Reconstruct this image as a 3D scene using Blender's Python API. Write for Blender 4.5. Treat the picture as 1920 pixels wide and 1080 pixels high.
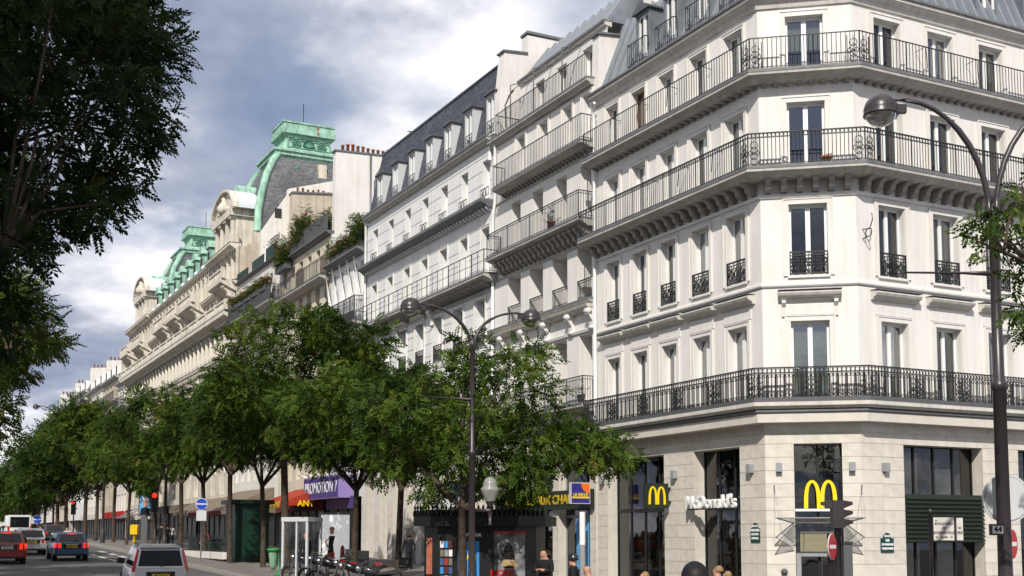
import bpy, math, random
import numpy as np
from mathutils import Vector, Matrix

for _o in list(bpy.data.objects):
    bpy.data.objects.remove(_o, do_unlink=True)
SC = bpy.context.scene
COL = SC.collection
R = math.radians
random.seed(7)

# ------------------------------------------------------------------ camera
EYE = 2.6
cam_d = bpy.data.cameras.new('camera')
cam = bpy.data.objects.new('camera', cam_d)
COL.objects.link(cam)
cam.location = (0, 0, EYE)
cam.rotation_euler = (R(95.0), 0, 0)
cam_d.sensor_width = 36.0
cam_d.lens = 2270.0 / 1920.0 * 36.0
cam_d.shift_y = 0.1388
cam_d.clip_start = 0.1
cam_d.clip_end = 6000
SC.camera = cam

# ------------------------------------------------------------------ sun, sky, exposure
SUN_AZ = -170.0      # degrees from +Y towards +X
SUN_EL = 40.0
sd = Vector((math.sin(R(SUN_AZ)) * math.cos(R(SUN_EL)), math.cos(R(SUN_AZ)) * math.cos(R(SUN_EL)), math.sin(R(SUN_EL))))
sun_d = bpy.data.lights.new('sun', 'SUN')
sun_d.energy = 4.4
sun_d.angle = R(0.53)
sun_d.color = (1.0, 0.95, 0.87)
sun = bpy.data.objects.new('sun', sun_d)
COL.objects.link(sun)
sun.rotation_euler = (-sd).to_track_quat('-Z', 'Y').to_euler()

W = bpy.data.worlds.new('World')
SC.world = W
W.use_nodes = True
nt = W.node_tree
nt.nodes.clear()
def N(t, **k):
    x = nt.nodes.new(t)
    for a, b in k.items():
        setattr(x, a, b)
    return x
wo = N('ShaderNodeOutputWorld'); bg = N('ShaderNodeBackground')
sky = N('ShaderNodeTexSky', sky_type='NISHITA')
sky.sun_disc = False
sky.sun_elevation = R(SUN_EL)
sky.sun_rotation = R(SUN_AZ)
sky.air_density = 1.0; sky.dust_density = 1.2; sky.ozone_density = 1.5
tc = N('ShaderNodeTexCoord')
sep = N('ShaderNodeSeparateXYZ')
nt.links.new(tc.outputs['Generated'], sep.inputs[0])
zc = N('ShaderNodeMath', operation='MAXIMUM'); nt.links.new(sep.outputs[2], zc.inputs[0]); zc.inputs[1].default_value = 0.0
za = N('ShaderNodeMath', operation='ADD'); nt.links.new(zc.outputs[0], za.inputs[0]); za.inputs[1].default_value = 0.30
dx = N('ShaderNodeMath', operation='DIVIDE'); nt.links.new(sep.outputs[0], dx.inputs[0]); nt.links.new(za.outputs[0], dx.inputs[1])
dy = N('ShaderNodeMath', operation='DIVIDE'); nt.links.new(sep.outputs[1], dy.inputs[0]); nt.links.new(za.outputs[0], dy.inputs[1])
cmb = N('ShaderNodeCombineXYZ'); nt.links.new(dx.outputs[0], cmb.inputs[0]); nt.links.new(dy.outputs[0], cmb.inputs[1])
mp = N('ShaderNodeMapping'); nt.links.new(cmb.outputs[0], mp.inputs[0])
CLOUD_OFF = (0.65, 0.3, 0.0)
mp.inputs['Location'].default_value = CLOUD_OFF
n1 = N('ShaderNodeTexNoise'); n1.inputs['Scale'].default_value = 1.1; n1.inputs['Detail'].default_value = 9.0; n1.inputs['Roughness'].default_value = 0.5; n1.inputs['Distortion'].default_value = 0.12
nt.links.new(mp.outputs[0], n1.inputs['Vector'])
n2 = N('ShaderNodeTexNoise'); n2.inputs['Scale'].default_value = 1.45; n2.inputs['Detail'].default_value = 10.0; n2.inputs['Roughness'].default_value = 0.55
mp2 = N('ShaderNodeMapping'); mp2.inputs['Location'].default_value = (15.6, 27.88, 8.79); nt.links.new(cmb.outputs[0], mp2.inputs[0])
nt.links.new(mp2.outputs[0], n2.inputs['Vector'])
cov = N('ShaderNodeValToRGB')   # cloud cover
cov.color_ramp.elements[0].position = 0.335; cov.color_ramp.elements[1].position = 0.45
nt.links.new(n1.outputs[0], cov.inputs[0])
shd = N('ShaderNodeValToRGB')   # grey underside to sunlit white
e = shd.color_ramp.elements
e[0].position = 0.40; e[0].color = (2.5, 2.95, 4.3, 1)
e[1].position = 0.575; e[1].color = (12.0, 11.7, 11.8, 1)
e2 = e.new(0.475); e2.color = (4.2, 4.6, 5.8, 1)
nt.links.new(n2.outputs[0], shd.inputs[0])
mx = N('ShaderNodeMix', data_type='RGBA')
nt.links.new(cov.outputs[0], mx.inputs['Factor'])
nt.links.new(sky.outputs[0], mx.inputs['A']); nt.links.new(shd.outputs[0], mx.inputs['B'])
nt.links.new(mx.outputs['Result'], bg.inputs[0])
bg.inputs[1].default_value = 0.1
nt.links.new(bg.outputs[0], wo.inputs[0])

SC.cycles.max_bounces = 6; SC.cycles.diffuse_bounces = 3; SC.cycles.glossy_bounces = 3; SC.cycles.transparent_max_bounces = 8; SC.cycles.transmission_bounces = 2
SC.view_settings.view_transform = 'Standard'
SC.view_settings.look = 'None'
SC.view_settings.exposure = 0.09
SC.view_settings.gamma = 1.0
SC.view_settings.use_curve_mapping = False

# ------------------------------------------------------------------ materials
MAT = {}
def mat(name, col, rough=0.8, metal=0.0, var=0.12, scale=3.0, bump=0.0, bscale=40.0, spec=0.3, streak=0.0, col2=None, emit=None, estr=0.0, trans=0.0, seams=None):
    m = bpy.data.materials.new(name); m.use_nodes = True
    t = m.node_tree; b = t.nodes['Principled BSDF']
    b.inputs['Roughness'].default_value = rough
    b.inputs['Metallic'].default_value = metal
    b.inputs['Specular IOR Level'].default_value = spec
    c = tuple(col) + (1,)
    tcn = t.nodes.new('ShaderNodeTexCoord')
    src = tcn.outputs['Object']
    out = None
    if var > 0:
        nz = t.nodes.new('ShaderNodeTexNoise'); nz.inputs['Scale'].default_value = scale; nz.inputs['Detail'].default_value = 6; nz.inputs['Roughness'].default_value = 0.62
        t.links.new(src, nz.inputs['Vector'])
        rp = t.nodes.new('ShaderNodeValToRGB')
        rp.color_ramp.elements[0].position = 0.3; rp.color_ramp.elements[1].position = 0.7
        d = col2 if col2 else tuple(max(0, v * (1 - var * 1.6)) for v in col)
        rp.color_ramp.elements[0].color = tuple(d) + (1,)
        rp.color_ramp.elements[1].color = tuple(min(1, v * (1 + var * 0.5)) for v in col) + (1,)
        t.links.new(nz.outputs[0], rp.inputs[0])
        out = rp.outputs[0]
    if streak > 0:
        mpn = t.nodes.new('ShaderNodeMapping'); mpn.inputs['Scale'].default_value = (2.2, 2.2, 0.13)
        t.links.new(src, mpn.inputs[0])
        ns = t.nodes.new('ShaderNodeTexNoise'); ns.inputs['Scale'].default_value = 2.4; ns.inputs['Detail'].default_value = 8
        t.links.new(mpn.outputs[0], ns.inputs['Vector'])
        r2 = t.nodes.new('ShaderNodeValToRGB'); r2.color_ramp.elements[0].position = 0.36; r2.color_ramp.elements[1].position = 0.56
        k = 1 - streak
        r2.color_ramp.elements[0].color = (k, k * 0.985, k * 0.96, 1); r2.color_ramp.elements[1].color = (1, 1, 1, 1)
        t.links.new(ns.outputs[0], r2.inputs[0])
        mm = t.nodes.new('ShaderNodeMix'); mm.data_type = 'RGBA'; mm.blend_type = 'MULTIPLY'; mm.inputs['Factor'].default_value = 1.0
        if out is None:
            mm.inputs['A'].default_value = c
        else:
            t.links.new(out, mm.inputs['A'])
        t.links.new(r2.outputs[0], mm.inputs['B'])
        out = mm.outputs['Result']
    if out is None:
        b.inputs['Base Color'].default_value = c
    else:
        t.links.new(out, b.inputs['Base Color'])
    if bump > 0:
        nb = t.nodes.new('ShaderNodeTexNoise'); nb.inputs['Scale'].default_value = bscale; nb.inputs['Detail'].default_value = 5
        t.links.new(src, nb.inputs['Vector'])
        bp = t.nodes.new('ShaderNodeBump'); bp.inputs['Strength'].default_value = bump; bp.inputs['Distance'].default_value = 0.02
        t.links.new(nb.outputs[0], bp.inputs['Height']); t.links.new(bp.outputs[0], b.inputs['Normal'])
    if emit:
        b.inputs['Emission Color'].default_value = tuple(emit) + (1,); b.inputs['Emission Strength'].default_value = estr
    MAT[name] = m
    return m

def slate_mat(name, col):
    m = mat(name, col, rough=0.55, var=0.0, spec=0.4)
    t = m.node_tree; b = t.nodes['Principled BSDF']
    tcn = t.nodes.new('ShaderNodeTexCoord')
    sx_ = t.nodes.new('ShaderNodeSeparateXYZ'); t.links.new(tcn.outputs['Object'], sx_.inputs[0])
    ax_ = t.nodes.new('ShaderNodeMath'); t.links.new(sx_.outputs[0], ax_.inputs[0]); t.links.new(sx_.outputs[1], ax_.inputs[1])
    cx_ = t.nodes.new('ShaderNodeCombineXYZ'); t.links.new(ax_.outputs[0], cx_.inputs[0]); t.links.new(sx_.outputs[2], cx_.inputs[1])
    br = t.nodes.new('ShaderNodeTexBrick'); br.inputs['Scale'].default_value = 1.0
    br.inputs['Brick Width'].default_value = 0.24; br.inputs['Row Height'].default_value = 0.12; br.inputs['Mortar Size'].default_value = 0.006
    br.inputs['Color1'].default_value = tuple(v * 0.75 for v in col) + (1,); br.inputs['Color2'].default_value = tuple(v * 1.45 for v in col) + (1,)
    br.inputs['Mortar'].default_value = tuple(v * 0.4 for v in col) + (1,)
    t.links.new(cx_.outputs[0], br.inputs['Vector'])
    nz = t.nodes.new('ShaderNodeTexNoise'); nz.inputs['Scale'].default_value = 0.9; nz.inputs['Detail'].default_value = 7
    t.links.new(tcn.outputs['Object'], nz.inputs['Vector'])
    mm = t.nodes.new('ShaderNodeMix'); mm.data_type = 'RGBA'; mm.blend_type = 'OVERLAY'; mm.inputs['Factor'].default_value = 0.7
    t.links.new(br.outputs[0], mm.inputs['A']); t.links.new(nz.outputs[0], mm.inputs['B'])
    t.links.new(mm.outputs['Result'], b.inputs['Base Color'])
    bp = t.nodes.new('ShaderNodeBump'); bp.inputs['Strength'].default_value = 0.5; bp.inputs['Distance'].default_value = 0.01
    t.links.new(br.outputs[1], bp.inputs['Height']); bp.invert = True
    t.links.new(bp.outputs[0], b.inputs['Normal'])
    return m

def glass_mat(name, tint=(0.9, 0.95, 0.95), refl=0.22, rough=0.02, fres=True):
    m = bpy.data.materials.new(name); m.use_nodes = True
    t = m.node_tree; t.nodes.clear()
    o = t.nodes.new('ShaderNodeOutputMaterial'); mxs = t.nodes.new('ShaderNodeMixShader')
    tr = t.nodes.new('ShaderNodeBsdfTransparent'); tr.inputs[0].default_value = tuple(tint) + (1,)
    gl = t.nodes.new('ShaderNodeBsdfGlossy'); gl.inputs['Roughness'].default_value = rough
    lw = t.nodes.new('ShaderNodeFresnel'); lw.inputs[0].default_value = 1.52
    ad = t.nodes.new('ShaderNodeMath'); ad.operation = 'ADD'; ad.inputs[1].default_value = refl; ad.use_clamp = True; ad.inputs[0].default_value = 0.0
    tcn = t.nodes.new('ShaderNodeTexCoord'); nz = t.nodes.new('ShaderNodeTexNoise'); nz.inputs['Scale'].default_value = 1.3
    t.links.new(tcn.outputs['Object'], nz.inputs['Vector'])
    bp = t.nodes.new('ShaderNodeBump'); bp.inputs['Strength'].default_value = 0.12; bp.inputs['Distance'].default_value = 0.03
    t.links.new(nz.outputs[0], bp.inputs['Height']); t.links.new(bp.outputs[0], gl.inputs['Normal'])
    (t.links.new(lw.outputs[0], ad.inputs[0]) if fres else None); t.links.new(ad.outputs[0], mxs.inputs[0])
    t.links.new(tr.outputs[0], mxs.inputs[1]); t.links.new(gl.outputs[0], mxs.inputs[2]); t.links.new(mxs.outputs[0], o.inputs[0])
    MAT[name] = m
    return m

def leaf_mat(name, c1, c2, yellow=0.0):
    m = bpy.data.materials.new(name); m.use_nodes = True
    t = m.node_tree; t.nodes.clear()
    o = t.nodes.new('ShaderNodeOutputMaterial')
    tcn = t.nodes.new('ShaderNodeTexCoord')
    nz = t.nodes.new('ShaderNodeTexNoise'); nz.inputs['Scale'].default_value = 0.9; nz.inputs['Detail'].default_value = 5
    t.links.new(tcn.outputs['Object'], nz.inputs['Vector'])
    rp = t.nodes.new('ShaderNodeValToRGB')
    rp.color_ramp.elements[0].position = 0.35; rp.color_ramp.elements[1].position = 0.62
    rp.color_ramp.elements[0].color = tuple(c1) + (1,); rp.color_ramp.elements[1].color = tuple(c2) + (1,)
    if yellow > 0:
        ee = rp.color_ramp.elements.new(0.74); ee.color = (0.16, 0.13, 0.025, 1)
    t.links.new(nz.outputs[0], rp.inputs[0])
    d = t.nodes.new('ShaderNodeBsdfPrincipled'); d.inputs['Roughness'].default_value = 0.62; d.inputs['Specular IOR Level'].default_value = 0.1
    tl = t.nodes.new('ShaderNodeBsdfTranslucent')
    mxs = t.nodes.new('ShaderNodeMixShader'); mxs.inputs[0].default_value = 0.28
    t.links.new(rp.outputs[0], d.inputs['Base Color']); t.links.new(rp.outputs[0], tl.inputs[0])
    t.links.new(d.outputs[0], mxs.inputs[1]); t.links.new(tl.outputs[0], mxs.inputs[2]); t.links.new(mxs.outputs[0], o.inputs[0])
    MAT[name] = m
    return m

mat('plaster', (0.755, 0.73, 0.695), var=0.06, scale=0.7, bump=0.2, bscale=50, streak=0.06)
mat('plaster_b', (0.72, 0.69, 0.64), var=0.06, scale=1.0, bump=0.15, bscale=60, streak=0.12)
mat('plaster_c', (0.74, 0.74, 0.73), var=0.05, scale=1.0, bump=0.12, bscale=60, streak=0.08)
mat('cream', (0.66, 0.60, 0.48), var=0.1, scale=1.4, bump=0.2, streak=0.16)
mat('beige_wall', (0.55, 0.48, 0.38), var=0.14, scale=0.8, bump=0.2, streak=0.2)
mat('travertine', (0.655, 0.61, 0.54), var=0.10, scale=2.5, bump=0.15, bscale=25, streak=0.08)
mat('travertine_b', (0.635, 0.59, 0.52), var=0.12, scale=3.0, bump=0.15, bscale=25)
mat('travertine_c', (0.67, 0.625, 0.555), var=0.08, scale=2.0, bump=0.15, bscale=25)
mat('limestone', (0.70, 0.65, 0.555), var=0.16, scale=0.7, bump=0.35, bscale=14, streak=0.25)
mat('limestone_dark', (0.30, 0.26, 0.20), var=0.3, scale=1.2, bump=0.3, streak=0.3)
mat('cornice_stone', (0.63, 0.60, 0.55), var=0.1, scale=1.6, bump=0.15, streak=0.12)
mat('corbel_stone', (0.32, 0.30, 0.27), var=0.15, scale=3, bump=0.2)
mat('slab_stone', (0.50, 0.475, 0.435), var=0.14, scale=1.6, bump=0.15, streak=0.15)
mat('cornice_lead', (0.16, 0.16, 0.165), rough=0.5, var=0.2, scale=4, spec=0.4)
mat('white_frame', (0.80, 0.80, 0.78), rough=0.45, var=0.02)
mat('brown_frame', (0.22, 0.12, 0.06), rough=0.5, var=0.2)
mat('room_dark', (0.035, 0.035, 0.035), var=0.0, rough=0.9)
mat('curtain_white', (0.62, 0.63, 0.60), var=0.05, rough=0.9)
mat('curtain_cream', (0.58, 0.53, 0.43), var=0.06, rough=0.9)
mat('curtain_blue', (0.36, 0.42, 0.46), var=0.06, rough=0.9)
mat('blind_green', (0.36, 0.38, 0.27), var=0.06, rough=0.8)
mat('blind_beige', (0.50, 0.46, 0.30), var=0.05, rough=0.8)
mat('iron', (0.025, 0.025, 0.027), rough=0.5, var=0.1, scale=20, spec=0.4)
mat('iron_grey', (0.10, 0.10, 0.105), rough=0.5, var=0.1, scale=20, spec=0.4)
mat('zinc', (0.23, 0.255, 0.285), rough=0.42, metal=0.35, var=0.16, scale=1.4, streak=0.12, spec=0.5)
mat('zinc_dark', (0.13, 0.14, 0.15), rough=0.5, metal=0.2, var=0.2, scale=2.0)
mat('zinc_seam', (0.29, 0.315, 0.345), rough=0.45, metal=0.2, var=0.1, scale=2)
mat('zinc_white', (0.62, 0.65, 0.70), rough=0.45, metal=0.1, var=0.08, scale=1.4)
slate_mat('slate', (0.052, 0.058, 0.072))
slate_mat('slate_grey', (0.12, 0.12, 0.125))
mat('copper', (0.36, 0.60, 0.47), rough=0.7, var=0.22, scale=1.3, streak=0.30, spec=0.2)
mat('copper_dark', (0.11, 0.26, 0.19), rough=0.75, var=0.2, scale=2.5)
mat('rust', (0.34, 0.15, 0.05), rough=0.9, var=0.3, scale=3)
mat('terracotta', (0.42, 0.13, 0.075), rough=0.85, var=0.25, scale=8)
mat('terracotta_b', (0.50, 0.24, 0.12), rough=0.85, var=0.25, scale=8)
glass_mat('glass', refl=0.34)
glass_mat('glass_dim', tint=(0.86, 0.9, 0.9), refl=0.12)
glass_mat('shop_glass', tint=(0.75, 0.8, 0.78), refl=0.08)
glass_mat('canopy_glass', tint=(0.95, 0.97, 0.96), refl=0.05, fres=False)
glass_mat('globe_glass', tint=(0.82, 0.80, 0.76), refl=0.10)
def frost_mat(name, col, op):
    m = bpy.data.materials.new(name); m.use_nodes = True; t = m.node_tree; t.nodes.clear()
    o = t.nodes.new('ShaderNodeOutputMaterial'); mxs = t.nodes.new('ShaderNodeMixShader'); mxs.inputs[0].default_value = op
    tr = t.nodes.new('ShaderNodeBsdfTransparent'); d = t.nodes.new('ShaderNodeBsdfPrincipled'); d.inputs['Base Color'].default_value = tuple(col) + (1,); d.inputs['Roughness'].default_value = 0.15
    nz = t.nodes.new('ShaderNodeTexNoise'); nz.inputs['Scale'].default_value = 9.0; rr_ = t.nodes.new('ShaderNodeMapRange'); rr_.inputs[3].default_value = op * 0.7; rr_.inputs[4].default_value = op * 1.3
    t.links.new(nz.outputs[0], rr_.inputs[0]); t.links.new(rr_.outputs[0], mxs.inputs[0])
    t.links.new(tr.outputs[0], mxs.inputs[1]); t.links.new(d.outputs[0], mxs.inputs[2]); t.links.new(mxs.outputs[0], o.inputs[0]); MAT[name] = m
frost_mat('dusty_glass', (0.55, 0.57, 0.53), 0.6)
mat('lamp_brown', (0.040, 0.031, 0.033), rough=0.35, var=0.12, scale=8, spec=0.5)
mat('mirror_metal', (0.78, 0.78, 0.76), rough=0.2, metal=1.0, var=0.0)
mat('asphalt', (0.115, 0.112, 0.108), rough=0.9, var=0.25, scale=1.5, bump=0.5, bscale=90)
mat('pavement', (0.20, 0.185, 0.165), rough=0.9, var=0.2, scale=1.2, bump=0.3, bscale=60)
mat('kerb_stone', (0.30, 0.28, 0.25), rough=0.85, var=0.2, scale=2.5, bump=0.3)
mat('road_white', (0.62, 0.61, 0.57), rough=0.8, var=0.25, scale=5)
mat('bark', (0.085, 0.062, 0.045), rough=0.95, var=0.4, scale=6, bump=0.9, bscale=22)
leaf_mat('leaf', (0.019, 0.045, 0.006), (0.088, 0.140, 0.017), yellow=0.2)
leaf_mat('leaf_b', (0.014, 0.034, 0.006), (0.056, 0.100, 0.014), yellow=0.3)
leaf_mat('leaf_yellow', (0.030, 0.056, 0.010), (0.095, 0.130, 0.020), yellow=0.6)
leaf_mat('leaf_plant', (0.045, 0.075, 0.015), (0.115, 0.14, 0.030), yellow=0.6)
leaf_mat('leaf_shaded', (0.012, 0.027, 0.008), (0.028, 0.050, 0.012), yellow=0.5)  # leaf colour darkened to carry the shade on the top left tree
mat('flower_red', (0.30, 0.05, 0.045), rough=0.8, var=0.3, scale=12)
mat('yellow_sign', (0.85, 0.62, 0.01), rough=0.4, var=0.0, spec=0.4)
mat('sign_green', (0.020, 0.028, 0.016), rough=0.4, var=0.05, spec=0.4)
mat('louvre_green', (0.022, 0.034, 0.022), rough=0.5, var=0.1)
mat('letter_white', (0.82, 0.82, 0.80), rough=0.4, var=0.0)
mat('letter_black', (0.015, 0.015, 0.015), rough=0.5, var=0.0)
mat('grey_paint', (0.30, 0.31, 0.32), rough=0.4, var=0.05)
mat('light_grey', (0.55, 0.56, 0.57), rough=0.45, var=0.04)
mat('steel', (0.42, 0.42, 0.43), rough=0.3, metal=0.8, var=0.06)
mat('plaque_green', (0.012, 0.055, 0.050), rough=0.35, var=0.05)
mat('letter_yellow_shaded', (0.50, 0.35, 0.02), rough=0.5, var=0.05)  # sign yellow darkened to put the letters in shade
mat('purple', (0.085, 0.055, 0.22), rough=0.5, var=0.06)
mat('lilac', (0.28, 0.21, 0.46), rough=0.5, var=0.05)
mat('lantern_glass', (0.27, 0.27, 0.24), rough=0.3, var=0.15, scale=6)
mat('poster_glow', (0.70, 0.70, 0.71), rough=0.4, var=0.03, emit=(1, 1, 1), estr=0.3)  # faint glow added to stand in for sunlight on the poster
mat('red_awning', (0.37, 0.04, 0.016), rough=0.8, var=0.12, scale=3)
mat('maroon', (0.12, 0.025, 0.025), rough=0.8, var=0.15)
mat('brown_awning', (0.20, 0.16, 0.12), rough=0.9, var=0.15)
mat('dark_green', (0.006, 0.032, 0.020), rough=0.45, var=0.15, scale=4)
mat('bin_green', (0.03, 0.30, 0.075), rough=0.5, var=0.1)
mat('bag_film', (0.25, 0.42, 0.28), rough=0.35, var=0.25, scale=8)
mat('kiosk_black', (0.012, 0.014, 0.013), rough=0.4, var=0.1, spec=0.4)
mat('yellow_paint', (0.72, 0.46, 0.01), rough=0.45, var=0.06)
mat('sign_blue', (0.015, 0.06, 0.42), rough=0.4, var=0.03)
mat('halle_blue', (0.035, 0.03, 0.20), rough=0.5, var=0.04)
mat('halle_orange', (0.80, 0.16, 0.015), rough=0.5, var=0.03)
mat('sign_red', (0.50, 0.012, 0.014), rough=0.4, var=0.06)
mat('poster_white', (0.72, 0.72, 0.73), rough=0.4, var=0.05, scale=1.5)
mat('poster_grey', (0.22, 0.22, 0.23), rough=0.5, var=0.8, scale=2.2)
mat('poster_blue', (0.04, 0.24, 0.58), rough=0.5, var=0.12)
mat('poster_sky', (0.12, 0.38, 0.68), rough=0.5, var=0.1)
mat('skin', (0.46, 0.25, 0.17), rough=0.6, var=0.06)
mat('skin_dark', (0.09, 0.045, 0.03), rough=0.55, var=0.06)
mat('hair_dark', (0.02, 0.015, 0.012), rough=0.6, var=0.2, scale=30)
mat('hair_fair', (0.30, 0.19, 0.09), rough=0.6, var=0.25, scale=30)
mat('cloth_navy', (0.010, 0.011, 0.016), rough=0.85, var=0.15)
mat('cloth_black', (0.012, 0.012, 0.013), rough=0.85, var=0.15)
mat('cloth_tan', (0.40, 0.28, 0.14), rough=0.9, var=0.12)
mat('cloth_white', (0.70, 0.70, 0.69), rough=0.9, var=0.05)
mat('cloth_blue', (0.06, 0.10, 0.22), rough=0.9, var=0.12)
mat('cloth_red', (0.35, 0.04, 0.035), rough=0.9, var=0.12)
mat('rubber', (0.014, 0.014, 0.014), rough=0.8, var=0.1)
mat('car_glass', (0.008, 0.009, 0.010), rough=0.06, var=0.0, spec=0.35)
mat('shop_dark', (0.018, 0.018, 0.017), rough=0.3, var=0.6, scale=1.2, spec=0.12)
mat('chrome', (0.7, 0.7, 0.7), rough=0.12, metal=1.0, var=0.0)
mat('black_plastic', (0.02, 0.02, 0.021), rough=0.5, var=0.08)
mat('light_red', (0.50, 0.012, 0.01), rough=0.15, var=0.0, spec=0.6)
mat('light_red_on', (0.6, 0.02, 0.01), rough=0.2, var=0.0, emit=(1.0, 0.03, 0.01), estr=1.2)
mat('signal_red', (0.6, 0.02, 0.01), rough=0.2, var=0.0, emit=(1.0, 0.02, 0.01), estr=1.8)
mat('signal_off', (0.02, 0.02, 0.02), rough=0.3, var=0.0)
mat('plate_yellow', (0.72, 0.48, 0.02), rough=0.4, var=0.03)
def paint(name, col, metal=0.4):
    m = mat(name, col, rough=0.32, metal=metal, var=0.03, spec=0.5)
    m.node_tree.nodes['Principled BSDF'].inputs['Coat Weight'].default_value = 0.6
    m.node_tree.nodes['Principled BSDF'].inputs['Coat Roughness'].default_value = 0.16
paint('paint_silver', (0.62, 0.62, 0.61), 0.35)
paint('paint_grey', (0.05, 0.05, 0.052), 0.3)
paint('paint_blue', (0.016, 0.075, 0.17), 0.2)
paint('paint_red', (0.26, 0.010, 0.012), 0.1)
paint('paint_white', (0.66, 0.66, 0.64), 0.0)
paint('paint_black', (0.012, 0.012, 0.014), 0.2)

# ------------------------------------------------------------------ mesh helpers
class MB:
    def __init__(s):
        s.v = []; s.f = []; s.m = []; s.sm = []
    def face(s, pts, mi=0, smooth=False):
        b = len(s.v); s.v.extend([tuple(p) for p in pts]); s.f.append(tuple(range(b, b + len(pts)))); s.m.append(mi); s.sm.append(smooth)
    def box(s, x0, x1, y0, y1, z0, z1, mi=0):
        if x0 > x1: x0, x1 = x1, x0
        if y0 > y1: y0, y1 = y1, y0
        if z0 > z1: z0, z1 = z1, z0
        b = len(s.v)
        s.v.extend([(x0, y0, z0), (x1, y0, z0), (x1, y1, z0), (x0, y1, z0), (x0, y0, z1), (x1, y0, z1), (x1, y1, z1), (x0, y1, z1)])
        for q in ((0, 3, 2, 1), (4, 5, 6, 7), (0, 1, 5, 4), (1, 2, 6, 5), (2, 3, 7, 6), (3, 0, 4, 7)):
            s.f.append(tuple(b + i for i in q)); s.m.append(mi); s.sm.append(False)
        return s
    def hexa(s, p, mi=0):     # 8 points: bottom loop 0-3, top loop 4-7
        b = len(s.v); s.v.extend([tuple(q) for q in p])
        for q in ((0, 3, 2, 1), (4, 5, 6, 7), (0, 1, 5, 4), (1, 2, 6, 5), (2, 3, 7, 6), (3, 0, 4, 7)):
            s.f.append(tuple(b + i for i in q)); s.m.append(mi); s.sm.append(False)
        return s
    def extrude(s, poly, fn, mi=0, cap=True):   # fn(p, k) maps a polygon point and end index 0/1 to 3-D
        n = len(poly); b = len(s.v)
        for k in (0, 1):
            s.v.extend([tuple(fn(p, k)) for p in poly])
        for i in range(n):
            j = (i + 1) % n
            s.f.append((b + i, b + j, b + n + j, b + n + i)); s.m.append(mi); s.sm.append(False)
        if cap:
            s.f.append(tuple(b + i for i in reversed(range(n)))); s.m.append(mi); s.sm.append(False)
            s.f.append(tuple(b + n + i for i in range(n))); s.m.append(mi); s.sm.append(False)
        return s
    def prx(s, poly, x0, x1, mi=0):   # polygon in (y,z) along x
        return s.extrude(poly, lambda p, k: ((x0, x1)[k], p[0], p[1]), mi)
    def pry(s, poly, y0, y1, mi=0):   # polygon in (x,z) along y
        return s.extrude(poly, lambda p, k: (p[0], (y0, y1)[k], p[1]), mi)
    def prz(s, poly, z0, z1, mi=0):   # polygon in (x,y) along z
        return s.extrude(poly, lambda p, k: (p[0], p[1], (z0, z1)[k]), mi)
    def tube(s, pts, rad, sides=6, mi=0, cap=True, smooth=True):
        pts = [Vector(p) for p in pts]
        if not hasattr(rad, '__len__'): rad = [rad] * len(pts)
        b = len(s.v); ref = None
        for i, p in enumerate(pts):
            d = (pts[min(i + 1, len(pts) - 1)] - pts[max(i - 1, 0)])
            if d.length < 1e-9: d = Vector((0, 0, 1))
            d.normalize()
            if ref is None:
                ref = Vector((0, 0, 1)) if abs(d.z) < 0.9 else Vector((1, 0, 0))
            a = d.cross(ref)
            if a.length < 1e-6:
                a = d.orthogonal()
            a.normalize(); c = a.cross(d); c.normalize(); ref = c.cross(a) if False else ref
            for k in range(sides):
                t = 2 * math.pi * k / sides + math.pi / sides
                s.v.append(tuple(p + (a * math.cos(t) + c * math.sin(t)) * rad[i]))
        for i in range(len(pts) - 1):
            for k in range(sides):
                k2 = (k + 1) % sides
                s.f.append((b + i * sides + k, b + i * sides + k2, b + (i + 1) * sides + k2, b + (i + 1) * sides + k)); s.m.append(mi); s.sm.append(smooth)
        if cap:
            s.f.append(tuple(b + k for k in range(sides))); s.m.append(mi); s.sm.append(False)
            e = b + (len(pts) - 1) * sides
            s.f.append(tuple(e + k for k in reversed(range(sides)))); s.m.append(mi); s.sm.append(False)
        return s
    def lathe(s, prof, seg=16, c=(0, 0, 0), mi=0, axis='z', smooth=True, a0=0.0, a1=2 * math.pi):
        b = len(s.v); n = len(prof)
        full = abs(a1 - a0 - 2 * math.pi) < 1e-6
        m = seg if full else seg + 1
        for k in range(m):
            t = a0 + (a1 - a0) * k / seg
            for r, h in prof:
                x, y = r * math.cos(t), r * math.sin(t)
                if axis == 'z': p = (c[0] + x, c[1] + y, c[2] + h)
                elif axis == 'y': p = (c[0] + x, c[1] + h, c[2] + y)
                else: p = (c[0] + h, c[1] + x, c[2] + y)
                s.v.append(p)
        for k in range(seg):
            k2 = (k + 1) % m
            for i in range(n - 1):
                s.f.append((b + k * n + i, b + k2 * n + i, b + k2 * n + i + 1, b + k * n + i + 1)); s.m.append(mi); s.sm.append(smooth)
        return s
    def ring(s, c, rad, th, ax='y', seg=10, mi=0, a0=0.0, a1=2 * math.pi):   # thin flat ring bar, square-ish
        pts = []
        for k in range(seg + 1):
            t = a0 + (a1 - a0) * k / seg
            x, z = rad * math.cos(t), rad * math.sin(t)
            pts.append((c[0] + x, c[1], c[2] + z) if ax == 'y' else ((c[0], c[1] + x, c[2] + z) if ax == 'x' else (c[0] + x, c[1] + z, c[2])))
        return s.tube(pts, th, 4, mi, cap=False)
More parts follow.
